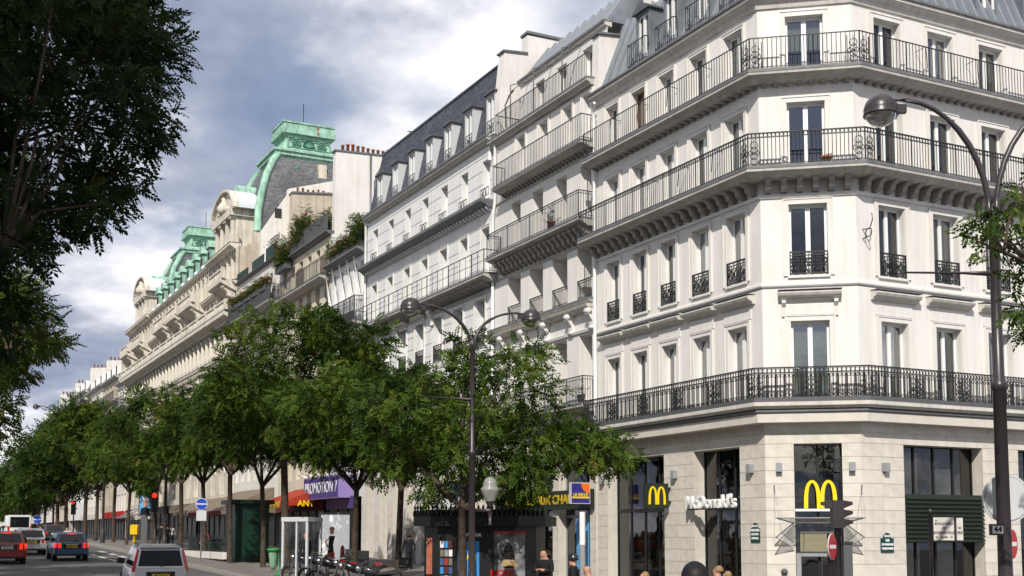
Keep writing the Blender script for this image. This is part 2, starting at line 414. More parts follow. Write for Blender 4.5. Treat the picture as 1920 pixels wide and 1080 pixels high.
    def sweep(s, path, prof, mi=0, cap=True):
        """profile [(out, z)] swept along a plan polyline; outward = right-hand side of travel, mitred"""
        n = len(path); P = [Vector((p[0], p[1])) for p in path]; mit = []
        for i in range(n):
            ns = []
            for j in (i - 1, i):
                if 0 <= j < n - 1:
                    d = (P[j + 1] - P[j]).normalized(); ns.append(Vector((d.y, -d.x)))
            if len(ns) == 1: mit.append(ns[0])
            else:
                q = ns[0] + ns[1]; q.normalize(); mit.append(q / max(0.2, q.dot(ns[0])))
        b = len(s.v); k = len(prof)
        for i in range(n):
            for o, z in prof:
                q = P[i] + mit[i] * o; s.v.append((q.x, q.y, z))
        for i in range(n - 1):
            for j in range(k):
                j2 = (j + 1) % k
                s.f.append((b + i * k + j, b + (i + 1) * k + j, b + (i + 1) * k + j2, b + i * k + j2)); s.m.append(mi); s.sm.append(False)
        if cap:
            s.f.append(tuple(b + j for j in range(k))); s.m.append(mi); s.sm.append(False)
            s.f.append(tuple(b + (n - 1) * k + j for j in reversed(range(k)))); s.m.append(mi); s.sm.append(False)
        return s
    def mesh(s, name, mats):
        me = bpy.data.meshes.new(name)
        me.from_pydata(s.v, [], s.f)
        for q in (mats if isinstance(mats, (list, tuple)) else [mats]):
            me.materials.append(MAT[q])
        if any(s.m): me.polygons.foreach_set('material_index', s.m)
        if any(s.sm): me.polygons.foreach_set('use_smooth', s.sm)
        me.update()
        return me
    def build(s, name, mats, parent=None, M=None):
        return put(name, s.mesh(name, mats), parent, M)

def put(name, me, parent=None, M=None):
    o = bpy.data.objects.new(name, me); COL.objects.link(o)
    if parent is not None: o.parent = parent
    if M is not None: o.matrix_local = M
    return o
def tag(o, label, cat, group=None):
    o['label'] = label; o['category'] = cat
    if group: o['group'] = group
    return o
def empty(name, loc=(0, 0, 0), rz=0.0, label=None, cat=None, group=None):
    o = bpy.data.objects.new(name, None); COL.objects.link(o); o.empty_display_size = 0.2
    o.location = loc; o.rotation_euler = (0, 0, rz)
    if label: tag(o, label, cat, group)
    return o
def T(x, y, z): return Matrix.Translation((x, y, z))
def RZ(a): return Matrix.Rotation(a, 4, 'Z')
def copy_tree(o, parent=None):
    c = o.copy(); COL.objects.link(c)
    if parent is not None: c.parent = parent
    for ch in list(o.children): copy_tree(ch, c)
    return c
TXT = {}
def text_mesh(body, size, ext, matn, offset=0.0, align='CENTER', stretch=1.0, shear=0.0, space=1.0):
    cu = bpy.data.curves.new('lettering', 'FONT'); cu.body = body; cu.size = size; cu.extrude = ext; cu.offset = offset
    cu.align_x = align; cu.align_y = 'CENTER'; cu.resolution_u = 3; cu.shear = shear; cu.space_character = space
    ob = bpy.data.objects.new('lettering', cu)
    me = bpy.data.meshes.new_from_object(ob)
    bpy.data.objects.remove(ob, do_unlink=True); bpy.data.curves.remove(cu)
    me.materials.clear(); me.materials.append(MAT[matn])
    if stretch != 1.0:
        for v in me.vertices: v.co.x *= stretch
    return me
# text seen on a facade whose local frame is X = leftwards along wall, Y = outward, Z = up
def MT_front(x, y, z): return Matrix(((-1, 0, 0, x), (0, 0, 1, y), (0, 1, 0, z), (0, 0, 0, 1)))
def MT_blade(x, y, z): return Matrix(((0, 0, -1, x), (-1, 0, 0, y), (0, 1, 0, z), (0, 0, 0, 1)))   # faces -X (towards the corner)

# ------------------------------------------------------------------ street frame
U2 = Vector((math.sin(R(-27.1)), math.cos(R(-27.1)), 0)); N2 = Vector((-math.cos(R(-27.1)), math.sin(R(-27.1)), 0))
CO = Vector((7.538, 36.0, 0.0))
ANG = math.atan2(U2.y, U2.x)
GK = [(-80, 0.9), (-25, 0.9), (-12, 0.35), (0, 0.1), (10, 0.65), (23, 1.02), (40, 1.45), (60, 1.95), (90, 2.2), (300, 2.3), (2500, 2.3)]
def g(s):
    return float(np.interp(s, [k[0] for k in GK], [k[1] for k in GK]))
def sw(s, n, z=None, dz=0.0):     # street coordinates to world
    p = CO + U2 * s + N2 * n
    return Vector((p.x, p.y, (g(s) if z is None else z) + dz))
PAVE = 0.14
# ------------------------------------------------------------------ ground
def strip(name, s_list, n0, n1, dz, matn, parent=None, kind='structure'):
    mb = MB()
    for a, b in zip(s_list[:-1], s_list[1:]):
        mb.face([sw(a, n0, dz=dz), sw(a, n1, dz=dz), sw(b, n1, dz=dz), sw(b, n0, dz=dz)], 0, True)
    o = mb.build(name, matn, parent)
    if kind: o['kind'] = kind
    return o
SL = [-80, -60, -40, -25, -10, -5, 0, 5, 10, 16, 23, 31, 40, 50, 60, 75, 90, 140, 220, 300, 500, 2500]
gm = MB()
nl = [-1500, -60, 0, 10.6, 40, 120, 1500]
for a, b in zip(SL[:-1], SL[1:]):
    for c, d in zip(nl[:-1], nl[1:]):
        gm.face([sw(a, c, dz=-0.01), sw(a, d, dz=-0.01), sw(b, d, dz=-0.01), sw(b, c, dz=-0.01)], 0, True)
ground = gm.build('ground', 'asphalt'); ground['kind'] = 'structure'
road = strip('road', SL, 10.75, 22.0, 0.0, 'asphalt')
pave = strip('pavement', [-3, 0, 5, 10, 16, 23, 31, 40, 50, 60, 75, 90, 140, 220, 300, 500], -0.5, 10.45, PAVE, 'pavement')
paveB = strip('pavement_opposite', SL[:-1], 22.3, 30.0, PAVE, 'pavement')
# kerb stones
km = MB().box(-0.49, 0.49, 0, 0.28, -0.02, PAVE + 0.006).mesh('kerb_stone', 'kerb_stone')
for i in range(90):
    s = -2.5 + i
    q = sw(s, 10.45)
    sl = math.atan2(g(s + 0.5) - g(s - 0.5), 1.0)
    put('kerb_stone', km, pave, Matrix.Translation(q) @ RZ(ANG) @ Matrix.Rotation(-sl, 4, 'Y'))
km2 = MB().box(-0.49, 0.49, -0.3, 0, -0.02, PAVE + 0.006).mesh('kerb_stone', 'kerb_stone')
for i in range(60):
    s = -10 + i
    put('kerb_stone', km2, paveB, Matrix.Translation(sw(s, 22.3)) @ RZ(ANG))
# lane dashes and crossing bars, part of the road
def dash(s0, s1, n0, n1):
    q = MB(); q.face([sw(s0, n0, dz=0.006), sw(s0, n1, dz=0.006), sw(s1, n1, dz=0.006), sw(s1, n0, dz=0.006)])
    q.build('lane_dash', 'road_white', road)
for k in range(16):
    dash(22 + k * 3.4, 24.2 + k * 3.4, 12.75, 12.95)
for k in range(4):
    dash(36 + k * 3.6, 38.2 + k * 3.6, 11.5, 11.85)
for k in range(10):
    dash(60 + k * 6, 63 + k * 6, 17.0, 17.15)

# ------------------------------------------------------------------ building kit
def wall_mesh(mb, s0, s1, z0, z1, holes=(), grooves=(), mi=0, y=0.0):
    xs = sorted(set([s0, s1] + [v for h in holes for v in h[:2] if s0 < v < s1]))
    zs = sorted(set([z0, z1] + [v for h in holes for v in h[2:4] if z0 < v < z1] + [v for q in grooves for v in q[:2] if z0 < v < z1]))
    nx, nz = len(xs) - 1, len(zs) - 1
    D = [[0.0] * nz for _ in range(nx)]; H = [[False] * nz for _ in range(nx)]
    for i in range(nx):
        cx = (xs[i] + xs[i + 1]) / 2
        for j in range(nz):
            cz = (zs[j] + zs[j + 1]) / 2
            for q in grooves:
                if q[0] < cz < q[1]: D[i][j] = q[2]
            for h in holes:
                if h[0] < cx < h[1] and h[2] < cz < h[3]:
                    D[i][j] = h[4]; H[i][j] = True
    for i in range(nx):
        for j in range(nz):
            d = y - D[i][j]
            if not H[i][j]:
                mb.face([(xs[i], d, zs[j]), (xs[i], d, zs[j + 1]), (xs[i + 1], d, zs[j + 1]), (xs[i + 1], d, zs[j])], mi)
            if i + 1 < nx and D[i + 1][j] != D[i][j]:
                e_ = y - D[i + 1][j]; x = xs[i + 1]
                mb.face([(x, d, zs[j]), (x, e_, zs[j]), (x, e_, zs[j + 1]), (x, d, zs[j + 1])], mi)
            if j + 1 < nz and D[i][j + 1] != D[i][j]:
                e_ = y - D[i][j + 1]; z = zs[j + 1]
                mb.face([(xs[i], d, z), (xs[i + 1], d, z), (xs[i + 1], e_, z), (xs[i], e_, z)], mi)
    return mb

WC = {}
def frame_mesh(w, h, leaves, matn, transom=0.0, fw=0.055):
    k = ('f', round(w, 2), round(h, 2), leaves, matn, transom, fw)
    if k in WC: return WC[k]
    mb = MB(); f = fw
    mb.box(0, f, -0.03, 0.04, 0, h); mb.box(w - f, w, -0.03, 0.04, 0, h)
    mb.box(f, w - f, -0.03, 0.04, 0, f); mb.box(f, w - f, -0.03, 0.04, h - f, h)
    for i in range(1, leaves):
        c = w * i / leaves; mb.box(c - f * 0.95, c + f * 0.95, -0.025, 0.05, f, h - f)
    if transom: mb.box(f, w - f, -0.027, 0.042, h - transom - f / 2, h - transom + f / 2)
    WC[k] = mb.mesh('window_frame', matn); return WC[k]
def quad_mesh(key, w, h, matn, y=0.0):
    k = (key, round(w, 2), round(h, 2), matn)
    if k in WC: return WC[k]
    mb = MB(); mb.face([(0, y, 0), (0, y, h), (w, y, h), (w, y, 0)])
    WC[k] = mb.mesh(key, matn); return WC[k]
def drape_mesh(w, h, matn):
    k = ('drape', round(w, 2), round(h, 2), matn)
    if k in WC: return WC[k]
    mb = MB(); n = max(6, int(w / 0.05))
    for i in range(n):
        a, b = w * i / n, w * (i + 1) / n
        ya, yb = 0.025 * math.sin(i * 1.7), 0.025 * math.sin((i + 1) * 1.7)
        mb.face([(a, ya, 0), (a, ya, h), (b, yb, h), (b, yb, 0)], 0, True)
    WC[k] = mb.mesh('curtain', matn); return WC[k]
RNG = random.Random(11)
class Bld:
    def __init__(s, name, label, cat, sm, group=None):
        s.root = empty(name, sw(sm, 0), ANG, label, cat, group); s.M0 = T(-sm, 0, -g(sm))
    def add(s, mb, name, mats, M=None):
        return mb.build(name, mats, s.root, s.M0 @ M if M is not None else s.M0.copy())
    def inst(s, me, name, M):
        return put(name, me, s.root, s.M0 @ M)
    def window(s, F, s0, s1, z0, z1, depth, kind=None, frame='white_frame', leaves=2, transom=0.0, fw=0.07, glass='glass', split=True):
        w, h = s1 - s0, z1 - z0
        if glass == 'glass' and RNG.random() < 0.4: glass = 'glass_dim'
        cm_ = RNG.choice(['curtain_white', 'curtain_white', 'curtain_cream', 'curtain_blue']); bm_ = RNG.choice(['blind_green', 'blind_green', 'blind_beige', 'curtain_cream'])
        o = s.inst(frame_mesh(w, h, leaves, frame, transom, fw), 'window', F @ T(s0, -depth, z0))
        if split:
            lw = w / leaves
            for i in range(leaves):
                put('pane', quad_mesh('pane', lw - fw * 1.2, h - 2 * fw, glass), o, T(i * lw + fw * 0.6, 0.0, fw))
        else:
            put('pane', quad_mesh('pane', w - 0.06, h - 0.06, glass), o, T(0.03, 0, 0.03))
        if kind is None:
            kind = RNG.choice(['dark', 'curtain', 'blind', 'dark', 'side', 'half'])
        if kind == 'curtain':
            put('curtain', drape_mesh(w - 0.08, h - 0.06, cm_), o, T(0.04, -0.1, 0.03))
        elif kind == 'blind':
            put('blind', quad_mesh('blind', w - 0.08, h - 0.06, bm_), o, T(0.04, -0.08, 0.03))
        elif kind == 'half':
            put('blind', quad_mesh('blind', w - 0.08, h * 0.55, bm_), o, T(0.04, -0.08, h * 0.42))
        elif kind == 'side':
            put('curtain', drape_mesh(w * 0.36, h - 0.06, cm_), o, T(w * 0.6, -0.1, 0.03))
        return o
I4 = Matrix.Identity(4)

def rail(mb, path, z, h, gap=0.115, bar=0.011, top=0.022, mid=None, low=0.08, post=None):
    """plain bar railing along a plan polyline"""
    for a, b in zip(path[:-1], path[1:]):
        A, B = Vector((a[0], a[1], 0)), Vector((b[0], b[1], 0)); L = (B - A).length
        mb.tube([A + Vector((0, 0, z + h)), B + Vector((0, 0, z + h))], top, 4, smooth=False)
        mb.tube([A + Vector((0, 0, z + low)), B + Vector((0, 0, z + low))], top * 0.7, 4, smooth=False)
        if mid: mb.tube([A + Vector((0, 0, z + mid)), B + Vector((0, 0, z + mid))], top * 0.6, 4, smooth=False)
        n = max(1, int(round(L / gap)))
        for i in range(n + 1):
            p = A.lerp(B, i / n)
            r = bar
            if post and i % post == 0: r = bar * 1.9
            mb.tube([p + Vector((0, 0, z)), p + Vector((0, 0, z + h))], r, 4, cap=False, smooth=False)
    return mb

def guard_mesh(w, h):      # ornate cast window guard
    k = ('guard', round(w, 2), round(h, 2))
    if k in WC: return WC[k]
    mb = MB()
    mb.box(0, w, -0.02, 0.02, h - 0.045, h); mb.box(0, w, -0.015, 0.015, h - 0.14, h - 0.115)
    mb.box(0, w, -0.02, 0.02, 0.03, 0.065); mb.box(0, 0.03, -0.02, 0.02, 0, h); mb.box(w - 0.03, w, -0.02, 0.02, 0, h)
    n = max(3, int(w / 0.2)); d = w / n
    for i in range(n):
        c = d * (i + 0.5)
        mb.ring((c, 0, h * 0.62), d * 0.36, 0.016, seg=9); mb.ring((c, 0, h * 0.26), d * 0.4, 0.016, seg=9)
        mb.ring((c, 0, h * 0.45), d * 0.2, 0.02, seg=7)
        mb.tube([(c, 0, 0.05), (c, 0, h - 0.1)], 0.013, 4, cap=False)
        mb.tube([(c - d / 2, 0, 0.05), (c - d / 2, 0, h - 0.1)], 0.012, 4, cap=False)
        mb.ring((c, 0, h - 0.08), 0.03, 0.01, seg=6)
    WC[k] = mb.mesh('window_guard', 'iron'); return WC[k]

def corbel_mesh(w, d, h, matn='corbel_stone'):
    k = ('corbel', w, d, h, matn)
    if k in WC: return WC[k]
    prof = [(0, 0), (d * 0.35, -h * 0.02 + h * 0.06), (d * 0.62, h * 0.22), (d * 0.68, h * 0.5), (d * 0.88, h * 0.66), (d, h * 0.78), (d, h), (0, h)]
    mb = MB().prx(prof, -w / 2, w / 2)
    mb.prx([(d * 0.9, h * 0.84), (d * 1.06, h * 0.84), (d * 1.06, h), (d * 0.9, h)], -w * 0.6, w * 0.6)
    WC[k] = mb.mesh('corbel', matn); return WC[k]
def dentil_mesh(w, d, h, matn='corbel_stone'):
    k = ('dentil', w, d, h, matn)
    if k in WC: return WC[k]
    mb = MB().prx([(0, 0), (d * 0.55, h * 0.1), (d, h * 0.6), (d, h), (0, h)], -w / 2, w / 2)
    WC[k] = mb.mesh('dentil', matn); return WC[k]
def hood_mesh(w, matn='cornice_stone'):
    k = ('hood', round(w, 2))
    if k in WC: return WC[k]
    mb = MB().prx([(0, 0), (0.10, 0.02), (0.13, 0.08), (0.26, 0.13), (0.30, 0.2), (0.30, 0.24), (0, 0.28)], -w / 2, w / 2)
    WC[k] = mb.mesh('window_hood', [matn]); return WC[k]
def surround_mesh(w, h, t=0.13, p=0.045, matn='plaster', ears=False):
    k = ('surr', round(w, 2), round(h, 2), t, p, matn, ears)
    if k in WC: return WC[k]
    mb = MB()
    mb.box(-t, -0.01, 0.001, p, 0, h + t); mb.box(w + 0.01, w + t, 0.001, p, 0, h + t); mb.box(-0.01, w + 0.01, 0.001, p, h + 0.01, h + t)
    mb.box(-t - 0.03, -t, 0.001, p * 1.5, 0, h + t + 0.03); mb.box(w + t, w + t + 0.03, 0.001, p * 1.5, 0, h + t + 0.03); mb.box(-t, w + t, 0.001, p * 1.5, h + t, h + t + 0.03)
    if ears: mb.box(-t - 0.08, w + t + 0.08, 0.002, p * 0.8, h + t + 0.03, h + t + 0.13)
    WC[k] = mb.mesh('window_surround', matn); return WC[k]
POT = MB().lathe([(0.0, 0), (0.11, 0.0), (0.10, 0.42), (0.13, 0.43), (0.13, 0.5), (0.09, 0.5), (0.09, 0.3)], 8)
POTM = [POT.mesh('chimney_pot', 'terracotta'), POT.mesh('chimney_pot', 'terracotta_b')]
def pots(b, F, xs, y, z, sc=1.0, along='x'):
    for i, x in enumerate(xs):
        k = sc * RNG.uniform(0.85, 1.15)
        p = (x, y, z) if along == 'x' else (y, x, z)
        b.inst(RNG.choice(POTM), 'chimney_pot', F @ T(*p) @ Matrix.Diagonal((sc, sc, k, 1)))

# ------------------------------------------------------------------ the corner building
uc = Vector((math.sin(R(101)), math.cos(R(101)), 0)); ur = Vector((math.sin(R(62.92)), math.cos(R(62.92)), 0))
LC, LR, LL = 2.786, 13.0, 9.65
def loc2(v): return Vector((v.dot(U2), v.dot(N2), 0))
pR = loc2(uc * LC); pE = loc2(uc * LC + ur * LR)
def face_M(origin, xdir):
    x = xdir.normalized(); y = Vector((-x.y, x.x, 0))
    return Matrix(((x.x, y.x, 0, origin.x), (x.y, y.y, 0, origin.y), (0, 0, 1, 0), (0, 0, 0, 1)))
FL = I4
FC = face_M(pR, -pR)             # local x = LC - t
FR = face_M(pE, pR - pE)         # local x = LR - t
PATH = [(LL, 0), (0, 0), (pR.x, pR.y), (pE.x, pE.y)]
B = Bld('corner_building', 'white stone corner apartment building with fast food restaurant below and wrought iron balconies', 'building', 0)
CORNER = B
bays = [(0.72, 1.66), (2.6, 3.5), (4.45, 5.31), (6.22, 7.06), (7.98, 8.8)]
cw = (LC - 1.95, LC - 0.83)
rb = [(LR - t - 1.07, LR - t) for t in (0.87, 3.12, 5.37, 7.62, 9.87)]
FLO = [(6.62, 9.0, 'F1'), (10.38, 12.56, 'F2'), (13.72, 15.72, 'F3'), (16.75, 18.42, 'F4')]
kinds = {'F1': ['half', 'side', 'dark', 'curtain', 'half'], 'F2': ['curtain', 'curtain', 'blind', 'curtain', 'blind'], 'F3': ['curtain', 'blind', 'curtain', 'curtain', 'curtain'], 'F4': ['curtain', 'curtain', 'blind', 'dark', 'curtain']}
DEP = 0.26
mL = MB(); mC = MB(); mR = MB()
hl, hc, hr = [], [], []
for z0, z1, nm in FLO:
    for q in bays: hl.append((q[0], q[1], z0, z1, DEP))
    hc.append((cw[0], cw[1], z0, z1, 0.22))
    for q in rb: hr.append((q[0], q[1], z0, z1, DEP))
wall_mesh(mL, 0, LL, 5.95, 19.0, hl); wall_mesh(mC, 0, LC, 5.95, 19.0, hc); wall_mesh(mR, 0, LR, 5.95, 19.0, hr)
B.add(mL, 'wall', 'plaster', FL); B.add(mC, 'wall', 'plaster', FC); B.add(mR, 'wall', 'plaster', FR)
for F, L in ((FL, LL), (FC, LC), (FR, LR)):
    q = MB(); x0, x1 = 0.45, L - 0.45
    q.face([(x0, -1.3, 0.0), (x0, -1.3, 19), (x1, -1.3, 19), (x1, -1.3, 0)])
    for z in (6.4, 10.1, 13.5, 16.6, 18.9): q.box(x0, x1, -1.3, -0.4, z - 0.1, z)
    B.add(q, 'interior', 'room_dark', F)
for z0, z1, nm in FLO:
    for k, q in enumerate(bays):
        fr = 'brown_frame' if (nm == 'F4' and k == 3) else 'white_frame'
        B.window(FL, q[0], q[1], z0, z1, DEP, kinds[nm][k], fr)
        B.inst(surround_mesh(q[1] - q[0], z1 - z0, 0.13 if nm != 'F4' else 0.09), 'window_surround', FL @ T(q[0], 0, z0))
    B.window(FC, cw[0], cw[1], z0, z1, 0.22, {'F1': 'blind', 'F2': 'dark', 'F3': 'dark', 'F4': 'half'}[nm], fw=0.075)
    B.inst(surround_mesh(cw[1] - cw[0], z1 - z0, 0.15), 'window_surround', FC @ T(cw[0], 0, z0))
    for k, q in enumerate(rb):
        B.window(FR, q[0], q[1], z0, z1, DEP, {'F1': ['blind', 'half', 'dark', 'side', 'half'], 'F2': ['dark', 'blind', 'half', 'dark', 'blind'], 'F3': ['dark', 'dark', 'side', 'dark', 'half'], 'F4': ['dark', 'blind', 'half', 'blind', 'half']}[nm][k], fw=0.065)
        B.inst(surround_mesh(q[1] - q[0], z1 - z0, 0.14), 'window_surround', FR @ T(q[0], 0, z0))
# window guards on the second floor
for F, lst, d in ((FL, bays, DEP), (FC, [cw], 0.22), (FR, rb, DEP)):
    for q in lst:
        B.inst(guard_mesh(q[1] - q[0], 0.72), 'window_guard', F @ T(q[0], 0.03, 10.40))
        B.inst(MB().box(-0.06, q[1] - q[0] + 0.06, -0.02, 0.07, -0.07, 0.0).mesh('window_sill', 'plaster'), 'window_sill', F @ T(q[0], 0, 10.385))
# hoods over the first-floor windows
HB = MB().prx([(0, 0), (0.06, 0.03), (0.08, 0.3), (0.2, 0.42), (0.2, 0.5), (0, 0.5)], -0.06, 0.06).mesh('hood_bracket', 'plaster')
for F, lst, ew in ((FL, bays, 0.38), (FC, [cw], 0.36), (FR, rb, 0.38)):
    for q in lst:
        c = (q[0] + q[1]) / 2; w = q[1] - q[0] + 2 * ew
        B.inst(hood_mesh(w), 'window_hood', F @ T(c, 0, 9.62))
        B.inst(MB().box(-w / 2 - 0.01, w / 2 + 0.01, 0.0, 0.31, 0.0, 0.02).mesh('hood_flashing', 'cornice_lead'), 'hood_flashing', F @ T(c, 0, 9.905))
        B.inst(MB().box(-(q[1] - q[0]) / 2 - 0.2, (q[1] - q[0]) / 2 + 0.2, 0.0, 0.03, 0, 0.3).mesh('frieze_panel', 'plaster'), 'frieze_panel', F @ T(c, 0, 9.2))
        for sg in ((-1, 1) if F is FC else ()): B.inst(HB, 'hood_bracket', F @ T(c + sg * (w / 2 - 0.16), 0, 9.12))
# cornices and balconies swept round the three faces
B.add(MB().sweep(PATH, [(-0.2, 10.05), (0.03, 10.05), (0.06, 10.09), (0.06, 10.16), (0.02, 10.19), (-0.2, 10.19)]), 'string_course', 'plaster')
B.add(MB().sweep(PATH, [(-0.2, 10.02), (0.015, 10.02), (0.015, 10.05), (-0.2, 10.05)]), 'string_shadow_joint', 'cornice_lead')
B.add(MB().sweep(PATH, [(-0.2, 5.94), (0.42, 5.94), (0.44, 6.2), (-0.2, 6.2)]), 'fascia', 'travertine_c')
B.add(MB().sweep(PATH, [(-0.2, 6.2), (0.46, 6.2), (0.5, 6.24), (0.5, 6.30), (-0.2, 6.33)]), 'flashing', 'cornice_lead')
B.add(MB().sweep(PATH, [(-0.2, 6.33), (0.52, 6.33), (0.56, 6.37), (0.64, 6.41), (0.64, 6.52), (-0.2, 6.52)]), 'balcony_slab', 'cornice_stone')
for zt, out, hh in ((13.60, 0.80, 0.32), (16.64, 0.60, 0.32)):
    B.add(MB().sweep(PATH, [(-0.2, zt - hh), (out - 0.26, zt - hh), (out - 0.2, zt - hh + 0.04), (out - 0.07, zt - hh + 0.1), (out, zt - hh + 0.14), (out, zt - 0.1), (-0.2, zt - 0.1)]), 'balcony_slab', 'slab_stone')
    B.add(MB().sweep(PATH, [(-0.2, zt - 0.1), (out + 0.015, zt - 0.1), (out + 0.015, zt), (-0.2, zt + 0.02)]), 'slab_flashing', 'cornice_lead')
B.add(MB().sweep(PATH, [(-0.2, 12.78), (0.05, 12.78), (0.07, 12.83), (0.07, 12.88), (-0.2, 12.88)]), 'string_course', 'plaster')
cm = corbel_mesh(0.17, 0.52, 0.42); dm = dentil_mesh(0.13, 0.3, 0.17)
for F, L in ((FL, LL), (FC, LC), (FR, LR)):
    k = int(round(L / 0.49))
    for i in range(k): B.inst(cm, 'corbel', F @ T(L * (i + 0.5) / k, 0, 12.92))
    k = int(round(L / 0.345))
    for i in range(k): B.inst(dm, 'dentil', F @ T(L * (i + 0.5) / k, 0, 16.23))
# crowning cornice and gutter
B.add(MB().sweep(PATH, [(-0.4, 18.72), (0.06, 18.72), (0.1, 18.86), (0.24, 18.96), (0.30, 19.0), (0.30, 19.10), (-0.4, 19.10)]), 'crown_cornice', 'cornice_stone')
B.add(MB().sweep(PATH, [(0.18, 19.10), (0.36, 19.10), (0.36, 19.17), (0.16, 19.19)]), 'gutter', 'cornice_lead')
# railings
def inset(path, o):
    n = len(path); P = [Vector((p[0], p[1])) for p in path]; out = []
    for i in range(n):
        ns = []
        for j in (i - 1, i):
            if 0 <= j < n - 1:
                d = (P[j + 1] - P[j]).normalized(); ns.append(Vector((d.y, -d.x)))
        if len(ns) == 1: m = ns[0]
        else:
            q = (ns[0] + ns[1]).normalized(); m = q / max(0.2, q.dot(ns[0]))
        p = P[i] + m * o; out.append((p.x, p.y))
    return out
def scroll_panel(mb, p, q, z, h):      # ornate cast panel between two plan points
    A, Bv = Vector((p[0], p[1], 0)), Vector((q[0], q[1], 0)); L = (Bv - A).length; d = (Bv - A) / L
    X = Matrix(((d.x, -d.y, 0, A.x), (d.y, d.x, 0, A.y), (0, 0, 1, z), (0, 0, 0, 1)))
    t = MB(); n = max(1, int(L / 0.2)); w = L / n
    for i in range(n):
        c = w * (i + 0.5)
        for zz in (0.14, 0.34, 0.54, 0.74, 0.9):
            if zz < h: t.ring((c, 0, zz * h / 1.0), w * 0.32, 0.014, seg=8)
        t.ring((c - w * 0.25, 0, h * 0.45), w * 0.2, 0.013, seg=7); t.ring((c + w * 0.25, 0, h * 0.45), w * 0.2, 0.013, seg=7)
        t.tube([(c, 0, 0.05), (c, 0, h)], 0.012, 4, cap=False)
    for x in (0, L): t.tube([(x, 0, 0), (x, 0, h)], 0.018, 4, cap=False)
    b = len(mb.v)
    mb.v.extend([tuple(X @ Vector(v)) for v in t.v]); mb.f.extend([tuple(i + b for i in f) for f in t.f]); mb.m.extend(t.m); mb.sm.extend(t.sm)
def frieze(mb, path, z, rad, gap):
    for a, b in zip(path[:-1], path[1:]):
        A, Bv = Vector((a[0], a[1], 0)), Vector((b[0], b[1], 0)); L = (Bv - A).length; d = (Bv - A) / L
        n = int(L / gap)
        for i in range(n):
            c = A + d * ((i + 0.5) * L / n)
            pts = [c + d * (rad * math.cos(t)) + Vector((0, 0, z + rad * math.sin(t))) for t in [2 * math.pi * k / 7 for k in range(8)]]
            mb.tube(pts, 0.011, 3, cap=False, smooth=False)
def near(p, q, L):      # point L from p towards q
    A, Bv = Vector(p), Vector(q); d = (Bv - A).normalized(); r = A + d * L; return (r.x, r.y)
# fourth floor: plain bars, ornate corner panels
P4 = inset(PATH, 0.52); r4 = rail(MB(), P4, 16.64, 0.98, 0.135, 0.011, 0.02, low=0.07, post=14)
P3 = inset(PATH, 0.72); r3 = rail(MB(), P3, 13.60, 1.0, 0.115, 0.011, 0.022, mid=0.86, low=0.06, post=16)
frieze(r3, P3, 13.60 + 0.93, 0.055, 0.115)
for P, r_, z in ((P4, r4, 16.64), (P3, r3, 13.6)):
    for i in (1, 2):
        for j in (i - 1, i + 1): scroll_panel(r_, P[i], near(P[i], P[j], 0.36), z + 0.03, 0.82)
B.add(r4, 'railing', 'iron'); B.add(r3, 'railing', 'iron')
P1 = inset(PATH, 0.57); r1 = rail(MB(), P1, 6.52, 1.02, 0.125, 0.014, 0.026, mid=0.86, low=0.12)
frieze(r1, P1, 6.52 + 0.93, 0.06, 0.125); frieze(r1, P1, 6.52 + 0.78, 0.05, 0.125); frieze(r1, P1, 6.52 + 0.2, 0.045, 0.125)
for a, b in zip(P1[:-1], P1[1:]):
    L = (Vector(b) - Vector(a)).length; k = max(1, int(round(L / 1.9)))
    for i in range(k + 1):
        if i < k: scroll_panel(r1, near(a, b, L * i / k), near(a, b, L * i / k + 0.3), 6.6, 0.78)
        if i > 0: scroll_panel(r1, near(a, b, L * i / k - 0.3), near(a, b, L * i / k), 6.6, 0.78)
    # twin-bar balusters
    for i in range(int(L / 0.25)):
        p = near(a, b, 0.25 * i + 0.1); q = near(a, b, 0.25 * i + 0.16)
        for w in (p, q): r1.tube([(w[0], w[1], 6.6), (w[0], w[1], 7.35)], 0.013, 4, cap=False, smooth=False)
B.add(r1, 'railing', 'iron')
B.add(MB().sweep(P1, [(-0.02, 6.52), (0.03, 6.52), (0.03, 6.66), (-0.02, 6.66)]), 'railing_plinth', 'iron_grey')
